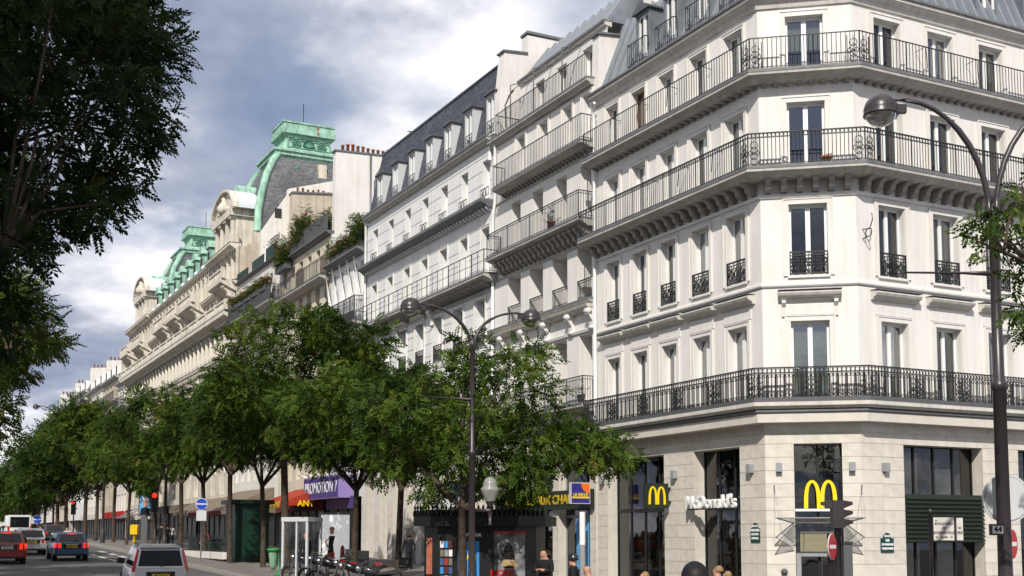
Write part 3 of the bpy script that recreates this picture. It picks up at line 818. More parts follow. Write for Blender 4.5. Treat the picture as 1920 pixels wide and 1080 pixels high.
# mansard of zinc with seams and dormers
B.add(MB().sweep(PATH, [(0.05, 19.16), (-0.1, 19.3), (-1.25, 22.2), (-1.5, 22.35), (-5.5, 23.2), (-5.5, 19.0)]), 'roof', 'zinc')
seam = MB().hexa([(-0.04, -0.1, 19.32), (0.04, -0.1, 19.32), (0.035, 0.02, 19.36), (-0.035, 0.02, 19.36), (-0.05, -1.25, 22.22), (0.05, -1.25, 22.22), (0.035, -1.13, 22.26), (-0.035, -1.13, 22.26)]).mesh('roof_seam', 'zinc_seam')
for F, L in ((FL, LL), (FC, LC), (FR, LR)):
    k = int(L / (0.6 if L is LL else 0.45))
    for i in range(k):
        x = 0.25 + (L - 0.5) * (i + 0.5) / k
        if L < 4: x = L / 2 + (x - L / 2) * 0.75
        B.inst(seam, 'roof_seam', F @ T(x, 0, 0))
def dormer(b, F, c, w, z0, h, y0, depth, cheek, roofm, rail_h=0.0, arch=False, kind='dark'):
    m = MB(); t = 0.09
    m.box(c - w / 2 - t, c - w / 2, y0 - depth, y0, z0, z0 + h); m.box(c + w / 2, c + w / 2 + t, y0 - depth, y0, z0, z0 + h)
    m.box(c - w / 2, c + w / 2, y0 - depth, y0, z0 + h - 0.08, z0 + h)
    d = b.add(m, 'dormer', cheek, F)
    r = MB()
    if arch:
        pl = [(c - w / 2 - 0.2, z0 + h), (c - w / 2 - 0.2, z0 + h + 0.06), (c - w * 0.3, z0 + h + 0.16), (c, z0 + h + 0.2), (c + w * 0.3, z0 + h + 0.16), (c + w / 2 + 0.2, z0 + h + 0.06), (c + w / 2 + 0.2, z0 + h)]
    else:
        pl = [(c - w / 2 - 0.2, z0 + h), (c - w / 2 - 0.2, z0 + h + 0.07), (c, z0 + h + 0.36), (c + w / 2 + 0.2, z0 + h + 0.07), (c + w / 2 + 0.2, z0 + h)]
    r.pry(pl, y0 - depth - 0.3, y0 + 0.12)
    put('dormer_roof', r.mesh('dormer_roof', roofm), d)
    b.window(F, c - w / 2, c + w / 2, z0 + 0.02, z0 + h - 0.08, -(y0 - 0.12), kind)
    return d
for q in bays[:4]:
    c = (q[0] + q[1]) / 2
    dormer(B, FL, c, 0.7, 19.4, 1.95, -0.2, 1.0, 'zinc', 'zinc_dark', kind='dark')
    rr = rail(MB(), [(c + 0.62, -0.1), (c + 0.62, 0.05), (c - 0.5, 0.05), (c - 0.5, -0.1)], 19.4, 0.85, 0.12, 0.011, 0.018); B.add(rr, 'dormer_railing', 'iron', FL)
dormer(B, FC, LC / 2, 0.95, 19.4, 1.75, -0.28, 1.0, 'zinc', 'zinc_dark')
for q in rb:
    dormer(B, FR, (q[0] + q[1]) / 2 - 0.3, 0.85, 19.75, 1.5, -0.3, 0.9, 'zinc', 'zinc_dark', kind='half')
# party wall chimney stack between this building and its neighbour
st = MB().prx([(0.02, 18.2), (-0.1, 21.58), (-1.2, 21.7), (-1.75, 18.2)], 9.5, 9.95); B.add(st, 'party_wall', 'plaster')
B.add(MB().prx([(0.0, 21.58), (0.0, 21.66), (-1.3, 21.79), (-1.3, 21.71)], 9.42, 10.03), 'wall_coping', 'cornice_lead')
B.add(MB().prx([(-2.2, 18.5), (-2.2, 24.4), (-6.5, 24.4), (-6.5, 18.5)], 8.9, 9.6), 'chimney_stack', 'plaster')
pots(B, FL, [-2.5 - 0.45 * i for i in range(8)], 9.25, 24.4, along='y')
# drain pipe at the joint
dp = MB().tube([(9.55, 0.12, 6.6), (9.55, 0.12, 12.8), (9.55, 0.12, 18.3), (9.5, 0.22, 18.6), (9.2, 0.3, 18.75)], 0.06, 7); B.add(dp, 'drain_pipe', 'white_frame')
# ----- ground floor: travertine blocks, openings, glazing
def blocks(b, F, x0, x1, z0, z1, ch, y=0.0, th=0.3, wmax=1.05, mats=('travertine', 'travertine_b', 'travertine_c', 'travertine')):
    """coursed stone blocks with open joints, each block its own piece"""
    nz = int(round((z1 - z0) / ch)); hh = (z1 - z0) / nz
    nx = max(1, int(math.ceil((x1 - x0) / wmax))); ww = (x1 - x0) / nx
    for j in range(nz):
        for i in range(nx):
            mm = RNG.choice(mats); jj = RNG.uniform(0, 0.004)
            k = ('blk', round(ww, 2), round(hh, 2), th, mm)
            if k not in WC:
                WC[k] = MB().box(0.003, ww - 0.003, -th, 0.0, 0.0055, hh - 0.0055).mesh('stone_block', mm)
            b.inst(WC[k], 'stone_block', F @ T(x0 + i * ww, y - jj, z0 + j * hh))
def pier_core(b, F, x0, x1, z0, z1, d):
    b.add(MB().box(x0 + 0.012, x1 - 0.012, -d, -0.02, z0, z1), 'pier', 'travertine', F)
GZ = 5.33
opL = [(1.22, 3.62), (5.32, 8.95)]; opC = [(LC - 2.22, LC - 0.84)]; opR = [(LR - 4.95, LR - 1.65), (LR - 9.9, LR - 6.55)]
for F, L, ops in ((FL, LL, opL), (FC, LC, opC), (FR, LR, opR)):
    x = 0.0
    for a, b_ in sorted(ops) + [(L, L)]:
        if a - x > 0.1:
            pier_core(B, F, x, a, -0.6, GZ, 0.55)
            blocks(B, F, x, a, -0.6, GZ, 0.395, 0.0, 0.5 if False else 0.02)
        x = b_
    B.add(MB().box(0.0, L, -0.55, -0.021, GZ, 5.99), 'lintel', 'travertine', F)
    blocks(B, F, 0.0, L, GZ, 5.98, 0.325, 0.0, 0.02, 1.4)
    for a, b_ in ops:
        # jamb linings, so that the depth of the opening is stone too
        fr = MB()
        nm = max(2, int(round((b_ - a) / 0.9)))
        for i in range(nm + 1):
            xx = a + (b_ - a) * i / nm
            fr.box(max(a, xx - 0.03), min(b_, xx + 0.03), -0.50, -0.42, -0.5, GZ)
        fr.box(a, b_, -0.495, -0.425, 3.42, 3.55)
        w_ = B.add(fr, 'shop_window', 'black_plastic', F)
        for i in range(nm):
            x0, x1 = a + (b_ - a) * i / nm + 0.03, a + (b_ - a) * (i + 1) / nm - 0.03
            put('pane', quad_mesh('pane', x1 - x0, 3.9, 'shop_glass'), w_, T(x0, -0.46, -0.48)); put('pane', quad_mesh('pane', x1 - x0, 1.75, 'shop_glass'), w_, T(x0, -0.46, 3.56))
# things seen inside the restaurant: columns, panels, warm wood wall
ins = MB()
for x in (2.1, 6.2, 7.7): ins.box(x, x + 0.28, -1.25, -1.0, 0, 5.3)
B.add(ins, 'interior_column', 'blind_beige', FL)
B.add(MB().box(1.7, 3.5, -1.28, -1.2, 0.0, 3.0).box(8.0, 8.9, -1.28, -1.2, 0, 3.4), 'interior_panel', 'brown_frame', FL)
B.add(MB().box(LR - 4.6, LR - 3.9, -1.2, -0.95, 0, 4.7).box(LR - 3.3, LR - 2.4, -1.2, -1.1, 0, 5.2), 'interior_column', 'travertine_b', FR)
# louvred screen in the street-side opening
for i in range(11):
    z = 2.42 + i * 0.128
    B.add(MB().prx([(-0.02, z), (0.07, z + 0.01), (0.07, z + 0.045), (-0.02, z + 0.085)], LR - 4.9, LR - 1.68), 'louvre_slat', 'louvre_green', FR)
B.add(MB().box(LR - 4.9, LR - 1.68, -0.1, -0.03, 2.4, 3.86), 'louvre_back', 'sign_green', FR)
# entrance: panel, bar, door leaf frame
B.add(MB().box(LC - 2.2, LC - 0.86, -0.3, -0.24, 2.0, 2.14).box(LC - 2.2, LC - 2.06, -0.3, -0.24, -0.4, 2.0).box(LC - 1.0, LC - 0.86, -0.3, -0.24, -0.4, 2.0), 'door_frame', 'grey_paint', FC)
B.add(MB().box(LC - 2.06, LC - 0.98, -0.29, -0.25, 2.14, 2.72), 'door_transom_panel', 'blind_beige', FC)
dr = B.add(MB().box(LC - 1.62, LC - 1.56, -0.28, -0.24, -0.4, 2.0), 'door', 'iron', FC); put('handle', MB().tube([(LC - 1.66, -0.2, 0.8), (LC - 1.66, -0.2, 1.3)], 0.02, 6).mesh('handle', 'chrome'), dr)
B.add(MB().box(LC - 2.21, LC - 0.85, -0.12, -0.02, 3.33, 3.4), 'sign_bar', 'letter_white', FC)
# ----- golden arches and lettering
def arch_M(w, h, th, stroke):
    """the double-arch emblem as one extruded outline"""
    mb = MB(); n = 14
    for sgn in (-1, 1):
        outer, inner = [], []
        for k in range(n + 1):
            t = math.pi * k / n
            cx = sgn * w * 0.25
            ox = cx - math.cos(t) * (w * 0.25 + stroke * 0.12); oz = h * (math.sin(t) ** 0.62)
            ix = cx - math.cos(t) * (w * 0.25 - stroke * 0.92); iz = (h - stroke * 0.75) * (math.sin(t) ** 0.62)
            outer.append((ox, oz)); inner.append((ix, iz))
        for k in range(n):
            q = [outer[k], outer[k + 1], inner[k + 1], inner[k]]
            if sgn == 1 and k < 1: q = [(max(0.0, p[0]), p[1]) for p in q]
            mb.pry(q, 0, th)
    return mb
B.add(arch_M(0.93, 0.84, 0.08, 0.115), 'arches_emblem', 'yellow_sign', FC @ T(LC - 1.58, -0.10, 3.41))
def sconce(F, x, z):
    B.add(MB().box(x - 0.09, x + 0.09, 0.0, 0.17, z, z + 0.26).box(x - 0.05, x + 0.05, 0.0, 0.03, z - 0.03, z), 'wall_light', 'grey_paint', F)
for F, x in ((FC, LC - 0.40), (FC, LC - 2.50), (FL, 0.62), (FL, 4.62), (FL, 9.2), (FR, LR - 0.85), (FR, LR - 5.75)): sconce(F, x, 4.50)
# glass canopy over the door, with side wings and rods
cz = 2.98
can = MB()
can.tube([(LC - 2.75, 0.95, cz + 0.14), (LC - 0.25, 0.95, cz + 0.14)], 0.022, 4); can.tube([(LC - 2.25, 0.1, cz), (LC - 0.78, 0.1, cz)], 0.02, 4)
for x0, x1 in ((LC - 0.25, LC - 0.78), (LC - 2.75, LC - 2.25)):
    can.tube([(x0, 0.95, cz + 0.14), (x1, 0.1, cz), (x1, 0.05, cz - 0.05)], 0.02, 4)
    can.tube([(x0, 0.95, cz + 0.14), (x0, 0.12, 4.05)], 0.006, 4); can.tube([(x0 * 0.6 + x1 * 0.4, 0.5, cz + 0.06), (x0, 0.12, 4.05)], 0.006, 4)
    can.tube([(x0, 0.02, 3.85), (x0, 0.12, 4.1)], 0.025, 4)
    can.tube([(x1, 0.1, cz), (x0, 0.6, cz - 0.42), (x1, 0.1, cz - 0.72)], 0.02, 4)
for x in (LC - 1.1, LC - 1.95): can.tube([(x, 0.95, cz + 0.14), (x, 0.1, cz)], 0.016, 4)
co_ = B.add(can, 'canopy', 'grey_paint', FC)
gq = MB(); gq.face([(LC - 2.75, 0.95, cz + 0.15), (LC - 0.25, 0.95, cz + 0.15), (LC - 0.78, 0.1, cz + 0.01), (LC - 2.25, 0.1, cz + 0.01)])
for x0, x1 in ((LC - 0.25, LC - 0.78), (LC - 2.75, LC - 2.25)): gq.face([(x1, 0.1, cz), (x0, 0.6, cz - 0.42), (x1, 0.1, cz - 0.72)])
put('canopy_glass', gq.mesh('canopy_glass', 'dusty_glass'), co_)
# blue-green street plaques
def plaque(F, x, z, lines, w=0.42, h=0.42):
    p = B.add(MB().box(x - w / 2, x + w / 2, 0.0, 0.03, z, z + h).pry([(x + w * 0.3 * math.cos(t), z + h + 0.16 * math.sin(t)) for t in [math.pi * k / 8 for k in range(9)]], 0.0, 0.03), 'street_plaque', 'plaque_green', F)
    zz = z + h + 0.06
    for i, ln in enumerate(lines):
        put('lettering', text_mesh(ln, (0.09, 0.10, 0.085, 0.085)[i], 0.004, 'letter_white', 0.004, stretch=0.78), p, MT_front(x, 0.034, zz - (0.0, 0.13, 0.25, 0.37)[i]))
plaque(FC, LC - 2.99 + 0.0, 2.1, []) if False else None
plaque(FR, LR - 0.88, 2.12, ['10e Arrt', 'RUE', 'DU FAUBOURG', 'POISSONNIERE'], 0.5)
plaque(FL, 0.5, 2.42, ['10e Arrt', 'BOULEVARD', 'DE BONNE', 'NOUVELLE'], 0.42)
B.add(MB().lathe([(0.0, 0.12), (0.09, 0.1), (0.1, 0.0)], 10, (LC - 0.5, 0.0, 1.55), axis='y'), 'vent_cap', 'iron_grey', FC)
# projecting arches sign, dark box on a bracket
sgn = tag(MB().box(-0.06, 0.06, 0.12, 1.05, 0, 0.82).box(-0.02, 0.02, -0.02, 0.12, 0.15, 0.25).box(-0.02, 0.02, -0.02, 0.12, 0.6, 0.7).build('projecting_sign', 'sign_green', None, Matrix.Translation(sw(4.95, 0, 3.52)) @ RZ(ANG)), 'dark square projecting sign with yellow double arches on the stone pier', 'sign')
a_ = arch_M(0.66, 0.6, 0.02, 0.08).build('arches_emblem', 'yellow_sign', sgn, Matrix(((0, -1, 0, -0.062), (-1, 0, 0, 0.58), (0, 0, 1, 0.12), (0, 0, 0, 1))))
lt = empty('wall_lettering', sw(2.45, 0.15, 3.62), ANG, 'white raised restaurant name letters across the shop window beside the corner', 'lettering')
x = 1.2
for ch in "McDonald's":
    me_ = text_mesh(ch, 0.56, 0.05, 'letter_white', 0.012, 'LEFT')
    xs_ = [v.co.x for v in me_.vertices]; lo_, hi_ = min(xs_), max(xs_)
    for v in me_.vertices: v.co.x = (v.co.x - lo_) * 0.92
    put('letter', me_, lt, MT_front(x, 0.12, 0.03)); x -= (hi_ - lo_) * 0.92 + 0.045
put('letter_rail', MB().box(-1.2, 1.22, 0.0, 0.05, -0.19, -0.14).mesh('letter_rail', 'iron_grey'), lt)

wb = MB()
wb.tube([(LR - 0.25, 0.0, 11.75), (LR - 0.25, 0.3, 11.7), (LR - 0.25, 0.42, 11.95), (LR - 0.25, 0.4, 12.15)], 0.018, 5).ring((LR - 0.25, 0.25, 11.6), 0.13, 0.016, 'x', 10).tube([(LR - 0.25, 0.0, 11.45), (LR - 0.25, 0.2, 11.5)], 0.018, 5)
B.add(wb, 'wall_bracket', 'iron', FR)
hk = MB()
for F_, xs_, z_ in ((FL, (2.3, 4.2, 6.0, 7.8), 16.7), (FR, (LR - 2.6, LR - 4.8), 16.7), (FL, (1.75, 3.6, 5.4), 13.8)):
    for x_ in xs_:
        q = MB().tube([(x_, 0.02, z_ + 0.95), (x_, 0.45, z_ + 0.98), (x_, 0.5, z_ + 0.25)], 0.012, 4)
        B.add(q, 'awning_arm', 'iron', F_)
# ------------------------------------------------------------------ generic street building
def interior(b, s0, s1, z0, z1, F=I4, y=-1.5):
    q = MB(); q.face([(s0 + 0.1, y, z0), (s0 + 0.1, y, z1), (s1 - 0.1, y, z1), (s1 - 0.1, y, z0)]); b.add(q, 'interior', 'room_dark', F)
def cornice(b, s0, s1, z, out, h, matn='slab_stone', lead=True, name='cornice'):
    P = [(s1, 0), (s0, 0)]
    b.add(MB().sweep(P, [(-0.2, z - h), (out * 0.45, z - h), (out * 0.55, z - h * 0.8), (out * 0.9, z - h * 0.55), (out, z - h * 0.5), (out, z - 0.08), (-0.2, z - 0.08)]), name, matn)
    if lead: b.add(MB().sweep(P, [(-0.2, z - 0.08), (out + 0.015, z - 0.08), (out + 0.015, z), (-0.2, z + 0.02)]), 'slab_flashing', 'cornice_lead')
def balcony(b, s0, s1, z, out, h=1.0, hs=0.25, gap=0.12, matn='slab_stone', railm='iron', mid=None, ends=True, post=None, bar=0.011):
    cornice(b, s0, s1, z, out, hs, matn, name='balcony_slab')
    o = out - 0.06
    p = [(s1 - 0.03, 0.02), (s1 - 0.03, o), (s0 + 0.03, o), (s0 + 0.03, 0.02)] if ends else [(s1 - 0.03, o), (s0 + 0.03, o)]
    b.add(rail(MB(), p, z, h, gap, bar, 0.022, mid=mid, post=post), 'railing', railm)
def row(b, me, name, s0, s1, gap, z, y=0.0):
    k = max(1, int(round((s1 - s0) / gap)))
    for i in range(k): b.inst(me, name, T(s0 + (s1 - s0) * (i + 0.5) / k, y, z))
def body_box(b, s0, s1, z0, z1, d0, d1, matn, name='back_wall'):
    """closed sides and back so that the block is solid from any side"""
    m = MB()
    m.face([(s0, -d0, z0), (s0, -d1, z0), (s0, -d1, z1), (s0, -d0, z1)]); m.face([(s1, -d0, z0), (s1, -d1, z0), (s1, -d1, z1), (s1, -d0, z1)])
    m.face([(s0, -d1, z0), (s1, -d1, z0), (s1, -d1, z1), (s0, -d1, z1)])
    b.add(m, name, matn)

body_box(CORNER, 0.02, 9.65, 6.0, 19.0, 4.0, 12.0, 'plaster_b')

# ------------------------------------------------------------------ narrow white house beside the corner
B = Bld('apartment_building', 'narrow white apartment house with deep window reveals and roof terrace next to the corner building', 'building', 14)
s0, s1 = 9.72, 18.35
F4 = [(15.3, 16.02), (13.32, 14.02), (11.35, 12.03), (9.9, 10.5)]
F3 = [(15.75, 16.55), (13.78, 14.66), (11.82, 12.66), (9.95, 10.75)]
F2 = [(15.75, 16.93), (13.8, 14.95), (11.8, 13.0), (9.95, 11.02)]
F1 = [(15.85, 16.75), (13.85, 14.75), (11.86, 12.9), (9.95, 10.92)]
H = [(a, c, 17.62, 19.45, 0.3) for a, c in F4] + [(a, c, 14.6, 16.76, 0.62) for a, c in F3] + [(a, c, 11.56, 13.6, 0.72) for a, c in F2] + [(a, c, 7.62, 10.2, 0.7) for a, c in F1]
B.add(wall_mesh(MB(), s0, s1, 6.6, 19.85, H), 'wall', 'plaster')
interior(B, s0, s1, 0, 20); body_box(B, s0 + 0.02, s1, 0.0, 19.85, 0.0, 12, 'plaster_b')
for (lst, z0, z1, d) in ((F4, 17.62, 19.45, 0.3), (F3, 14.6, 16.76, 0.62), (F2, 11.56, 13.6, 0.72), (F1, 7.62, 10.2, 0.7)):
    for a, c in lst:
        B.window(I4, a, c, z0, z1, d)
        if d < 0.5: B.inst(surround_mesh(c - a, z1 - z0, 0.12), 'window_surround', T(a, 0, z0))
cornice(B, s0, s1, 19.98, 0.32, 0.3)
# roof terrace rail, awning frame and set-back attic
B.add(rail(MB(), [(s1 - 0.6, -1.0), (s1 - 0.6, 0.2), (9.95, 0.2)], 19.98, 1.0, 0.12, 0.011, 0.02), 'railing', 'iron')
HH = [(15.0, 15.8, 20.2, 21.9, 0.3), (13.1, 13.9, 20.2, 21.9, 0.3), (11.0, 11.8, 20.2, 21.9, 0.3)]
B.add(wall_mesh(MB(), s0 + 0.2, 17.2, 19.8, 22.25, HH, y=-0.75), 'attic_wall', 'plaster')
for a, c, z0, z1, d in HH: B.window(I4, a, c, z0, z1, d + 0.75)
B.add(MB().sweep([(17.2, -0.75), (s0 + 0.2, -0.75)], [(-0.2, 22.2), (0.1, 22.25), (0.14, 22.36), (-0.2, 22.4)]), 'cornice', 'cornice_stone')
B.add(MB().sweep([(17.2, -0.75), (s0 + 0.2, -0.75)], [(0.0, 22.37), (0.18, 22.37), (0.18, 22.47), (0.0, 22.47)]), 'gutter', 'cornice_lead')
B.add(MB().prx([(-0.8, 22.42), (-2.0, 24.0), (-6, 24.6), (-6, 22.4)], s0 + 0.2, 17.2), 'roof', 'zinc')
sm2 = MB().hexa([(-0.05, -0.8, 22.44), (0.05, -0.8, 22.44), (0.035, -0.71, 22.52), (-0.035, -0.71, 22.52), (-0.05, -2.0, 24.02), (0.05, -2.0, 24.02), (0.035, -1.91, 24.1), (-0.035, -1.91, 24.1)]).mesh('roof_seam', 'zinc_seam')
row(B, sm2, 'roof_seam', s0 + 0.3, 17.1, 0.62, 0)
aw = MB()
for s in (16.4, 14.3, 11.9):
    aw.tube([(s, 0.15, 19.98), (s, 0.15, 21.9), (s, -0.7, 22.2)], 0.028, 5)
    aw.tube([(s, 0.15, 21.6), (s + 0.1, -0.4, 22.1)], 0.02, 4)
aw.tube([(16.9, 0.1, 20.2), (17.0, 0.1, 21.2), (16.8, 0.0, 21.6), (16.4, 0.0, 21.7)], 0.035, 6)
B.add(aw, 'awning_frame', 'iron_grey')
# stepped party walls rising above the roof
pw = MB().prx([(0.03, 19.4), (0.0, 21.7), (-0.24, 23.95), (-1.4, 24.05), (-1.4, 24.95), (-4.3, 25.0), (-6.0, 24.6), (-6.0, 19.4)], 17.75, 18.3)
B.add(pw, 'party_wall', 'plaster')
B.add(MB().prx([(-0.15, 23.95), (-0.15, 24.03), (-1.39, 24.13), (-1.39, 24.05)], 17.68, 18.36).box(17.68, 18.36, -4.4, -1.35, 25.0, 25.12), 'wall_coping', 'cornice_lead')
# balconies
balcony(B, 9.72, 17.25, 17.5, 0.62, 0.98, 0.24, gap=0.13)
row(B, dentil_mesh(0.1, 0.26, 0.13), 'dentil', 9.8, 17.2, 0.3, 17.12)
cornice(B, s0, s1, 17.12, 0.06, 0.12, lead=False, name='string_course')
balcony(B, 9.72, 17.6, 14.52, 0.75, 1.0, 0.3, gap=0.115, mid=0.9, post=17)
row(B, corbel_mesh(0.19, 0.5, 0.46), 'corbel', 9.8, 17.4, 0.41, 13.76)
cornice(B, s0, s1, 13.765, 0.08, 0.14, lead=False, name='string_course')
for a, c in F2: B.add(rail(MB(), [(c, 0.0), (a, 0.0)], 11.6, 0.72, 0.09, 0.011, 0.026, mid=0.62, low=0.06), 'window_railing', 'iron')
cornice(B, s0, s1, 11.5, 0.3, 0.22)
# hood moulds on sculpted consoles over the first floor
cn = MB().prx([(0, 0), (0.1, 0.04), (0.12, 0.35), (0.22, 0.48), (0.32, 0.62), (0.34, 0.8), (0.26, 0.9), (0, 0.9)], -0.13, 0.13)
cn.lathe([(0.0, -0.17), (0.1, -0.17), (0.1, 0.17), (0.0, 0.17)], 10, (0, 0.26, 0.72), axis='x'); cn.lathe([(0.0, -0.15), (0.07, -0.15), (0.07, 0.15), (0.0, 0.15)], 8, (0, 0.1, 0.12), axis='x')
cnm = cn.mesh('console', 'plaster')
for s in (17.2, 15.3, 13.35, 11.4, 9.85): B.inst(cnm, 'console', T(s, 0, 10.25))
B.add(MB().sweep([(s1, 0), (s0, 0)], [(-0.1, 11.05), (0.2, 11.05), (0.36, 11.15), (0.4, 11.24), (-0.1, 11.27)]), 'hood_cornice', 'cornice_stone')
B.add(MB().sweep([(s1, 0), (s0, 0)], [(-0.1, 10.28), (0.06, 10.28), (0.09, 10.38), (-0.1, 10.4)]), 'string_course', 'plaster')
balcony(B, 9.72, 18.0, 7.52, 0.6, 1.0, 0.3, gap=0.11, mid=0.88, post=16)
cornice(B, s0, s1, 7.0, 0.35, 0.35, 'cornice_lead', lead=False)
# shop below: dark fascia with yellow letters, glazing, posters
B.add(MB().box(s0, s1, -0.3, 0.02, 5.35, 6.6), 'shop_lintel', 'plaster_b')
for a in (9.75, 12.6, 15.4, 17.9): pier_core(B, I4, a, a + 0.45, -0.2, 5.35, 0.5); blocks(B, I4, a, a + 0.45, 0.0, 5.35, 0.42, 0.0, 0.02)
for a, c in ((10.2, 12.6), (13.05, 15.4), (15.85, 17.9)):
    w_ = B.add(MB().box(a, a + 0.06, -0.42, -0.34, 0, 5.35).box(c - 0.06, c, -0.42, -0.34, 0, 5.35).box(a, c, -0.42, -0.34, 3.3, 3.4), 'shop_window', 'grey_paint')
    put('pane', quad_mesh('pane', c - a, 5.3, 'shop_glass'), w_, T(a, -0.38, 0.02))
lb = tag(empty('shop_sign_board', sw(13.8, 0.05, 3.62), ANG), 'long dark shop board with yellow capital letters half hidden by leaves', 'sign')
put('board', MB().box(-4.0, 4.0, 0.0, 0.12, 0, 0.72).mesh('board', 'sign_green'), lb)
put('lettering', text_mesh('LA HALLE AUX CHAUS', 0.5, 0.02, 'letter_yellow_shaded', 0.01, stretch=1.15), lb, MT_front(0.0, 0.13, 0.36))
# blue and orange projecting sign
hs = tag(MB().box(-0.07, 0.07, 0.1, 0.92, 0, 0.78).build('projecting_sign', 'light_grey', None, Matrix.Translation(sw(9.9, 0.1, 3.78)) @ RZ(ANG)), 'square blue projecting shop sign with orange quarter circle and yellow lettering', 'sign')
put('sign_face', MB().box(-0.078, -0.07, 0.13, 0.89, 0.03, 0.75).mesh('sign_face', 'halle_blue'), hs)
put('orange_sun', MB().prx([(0.13, 0.75)] + [(0.13 + 0.36 * math.cos(t), 0.75 - 0.36 * math.sin(t)) for t in [R(90) * k / 8 for k in range(9)]], -0.084, -0.078).mesh('orange_sun', 'halle_orange'), hs)
put('yellow_band', MB().box(-0.085, -0.079, 0.15, 0.87, 0.2, 0.26).mesh('yellow_band', 'yellow_sign'), hs)
put('lettering', text_mesh('LA HALLE!', 0.17, 0.004, 'yellow_sign', 0.004, stretch=0.8), hs, MT_blade(-0.084, 0.51, 0.33))
# posters in the shop window, striped pole
pp = tag(MB().box(-0.45, 0.45, 0.0, 0.03, 0, 1.9).build('window_poster', 'poster_sky', None, Matrix.Translation(sw(10.9, -0.12, 1.35)) @ RZ(ANG)), 'tall sky-blue fashion poster in the shoe shop window', 'poster')
put('figure', MB().pry([(-0.2, 0.2), (0.15, 0.2), (0.22, 0.9), (0.1, 1.35), (-0.15, 1.4), (-0.25, 0.9)], 0.032, 0.036).mesh('figure', 'cloth_red'), pp)
put('face', MB().pry([(0.14 * math.cos(t), 1.55 + 0.17 * math.sin(t)) for t in [2 * math.pi * k / 10 for k in range(10)]], 0.032, 0.036).mesh('face', 'skin'), pp)
rp_ = MB().lathe([(0.11, 0), (0.11, 1.5)], 10).lathe([(0.11, 1.5), (0.11, 2.7)], 10, mi=1)
tag(rp_.build('striped_pole', ['grey_paint', 'letter_white'], None, Matrix.Translation(sw(9.9, 0.5, dz=PAVE))), 'grey and white round post standing between the shoe shop and the corner piers', 'post')
dp = MB().tube([(18.2, 0.1, 6.6), (18.2, 0.1, 16.5), (17.95, 0.12, 17.2), (17.95, 0.12, 19.8), (17.8, 0.2, 20.2)], 0.07, 7); B.add(dp, 'drain_pipe', 'white_frame')

# ------------------------------------------------------------------ long white house with slate mansard
B = Bld('apartment_building', 'long white rusticated apartment building with dark slate mansard and seven white dormers', 'building', 26)
s0, s1 = 18.4, 34.3
W7 = [(18.7, 19.45), (21.0, 21.76), (23.3, 24.1), (25.66, 26.4), (27.95, 28.7), (30.32, 31.06), (32.66, 33.4)]
W3 = [(19.15, 20.1), (21.5, 22.5), (23.88, 24.85), (26.1, 27.1), (28.4, 29.35), (30.7, 31.6), (32.7, 33.55)]
rows = [(17.62, 19.38, 0.34), (14.2, 16.28, 0.34)]
rows3 = [(10.95, 13.12, 0.34), (7.4, 9.8, 0.36)]
H = [(a, c, z0, z1, d) for (z0, z1, d) in rows for a, c in W7] + [(a, c, z0, z1, d) for (z0, z1, d) in rows3 for a, c in W3]
GR = [(z, z + 0.045, 0.03) for z in [7.6 + 0.62 * i for i in range(9)] + [14.5 + 0.62 * i for i in range(4)] + [17.7 + 0.62 * i for i in range(4)]]
B.add(wall_mesh(MB(), s0, s1, 6.2, 20.05, H, GR), 'wall', 'plaster_c')
interior(B, s0, s1, 0, 20); body_box(B, s0 + 0.02, s1, 0, 20.0, 0.0, 12, 'plaster_b')
for z0, z1, d in rows:
    for a, c in W7: B.window(I4, a, c, z0, z1, d)
for z0, z1, d in rows3:
    for a, c in W3: B.window(I4, a, c, z0, z1, d)
for a, c in W7:
    B.inst(surround_mesh(c - a, 2.08, 0.1), 'window_surround', T(a, 0, 14.2))
    B.add(rail(MB(), [(c + 0.05, 0.1), (a - 0.05, 0.1)], 17.64, 0.42, 0.16, 0.011, 0.02).ring(((a + c) / 2, 0.1, 17.86), 0.16, 0.014, seg=8), 'window_railing', 'iron')
for a, c in W3:
    B.inst(surround_mesh(c - a, 2.17, 0.12), 'window_surround', T(a, 0, 10.95)); B.inst(guard_mesh(c - a, 0.8), 'window_guard', T(a, 0.03, 10.97))
for a, c in (W3[3], W3[4]):
    B.inst(hood_mesh(c - a + 0.5), 'window_hood', T((a + c) / 2, 0, 13.25))
for s in (24.95, 29.5): B.inst(cnm, 'console', T(s, 0, 12.7))
cornice(B, s0, s1, 20.26, 0.32, 0.24)
cornice(B, s0, s1, 17.5, 0.62, 0.42, 'cornice_lead', lead=False, name='balcony_slab'); row(B, dentil_mesh(0.1, 0.3, 0.16, 'plaster_c'), 'dentil', s0, s1, 0.34, 16.94)
balcony(B, s0 - 0.5, s1, 14.02, 0.72, 1.0, 0.32, gap=0.62, mid=0.5, post=4, bar=0.013)
row(B, dentil_mesh(0.12, 0.5, 0.2), 'dentil', s0, s1, 0.3, 13.5)
cornice(B, s0, s1, 13.48, 0.1, 0.16, lead=False, name='string_course')
balcony(B, s0, s1, 7.2, 0.6, 1.0, 0.3, gap=0.13, mid=0.88)
B.add(MB().prx([(0.1, 20.2), (-0.04, 20.34), (-0.85, 24.0), (-1.15, 24.12), (-6.0, 24.6), (-6, 20.0)], s0 + 0.02, s1), 'roof', 'slate')
B.add(MB().tube([(s0, -0.87, 24.06), (s1, -0.87, 24.06)], 0.09, 6), 'roof_ridge', 'zinc_dark')
B.add(MB().box(s0, s1, 0.2, 0.36, 20.26, 20.36), 'gutter', 'cornice_lead')
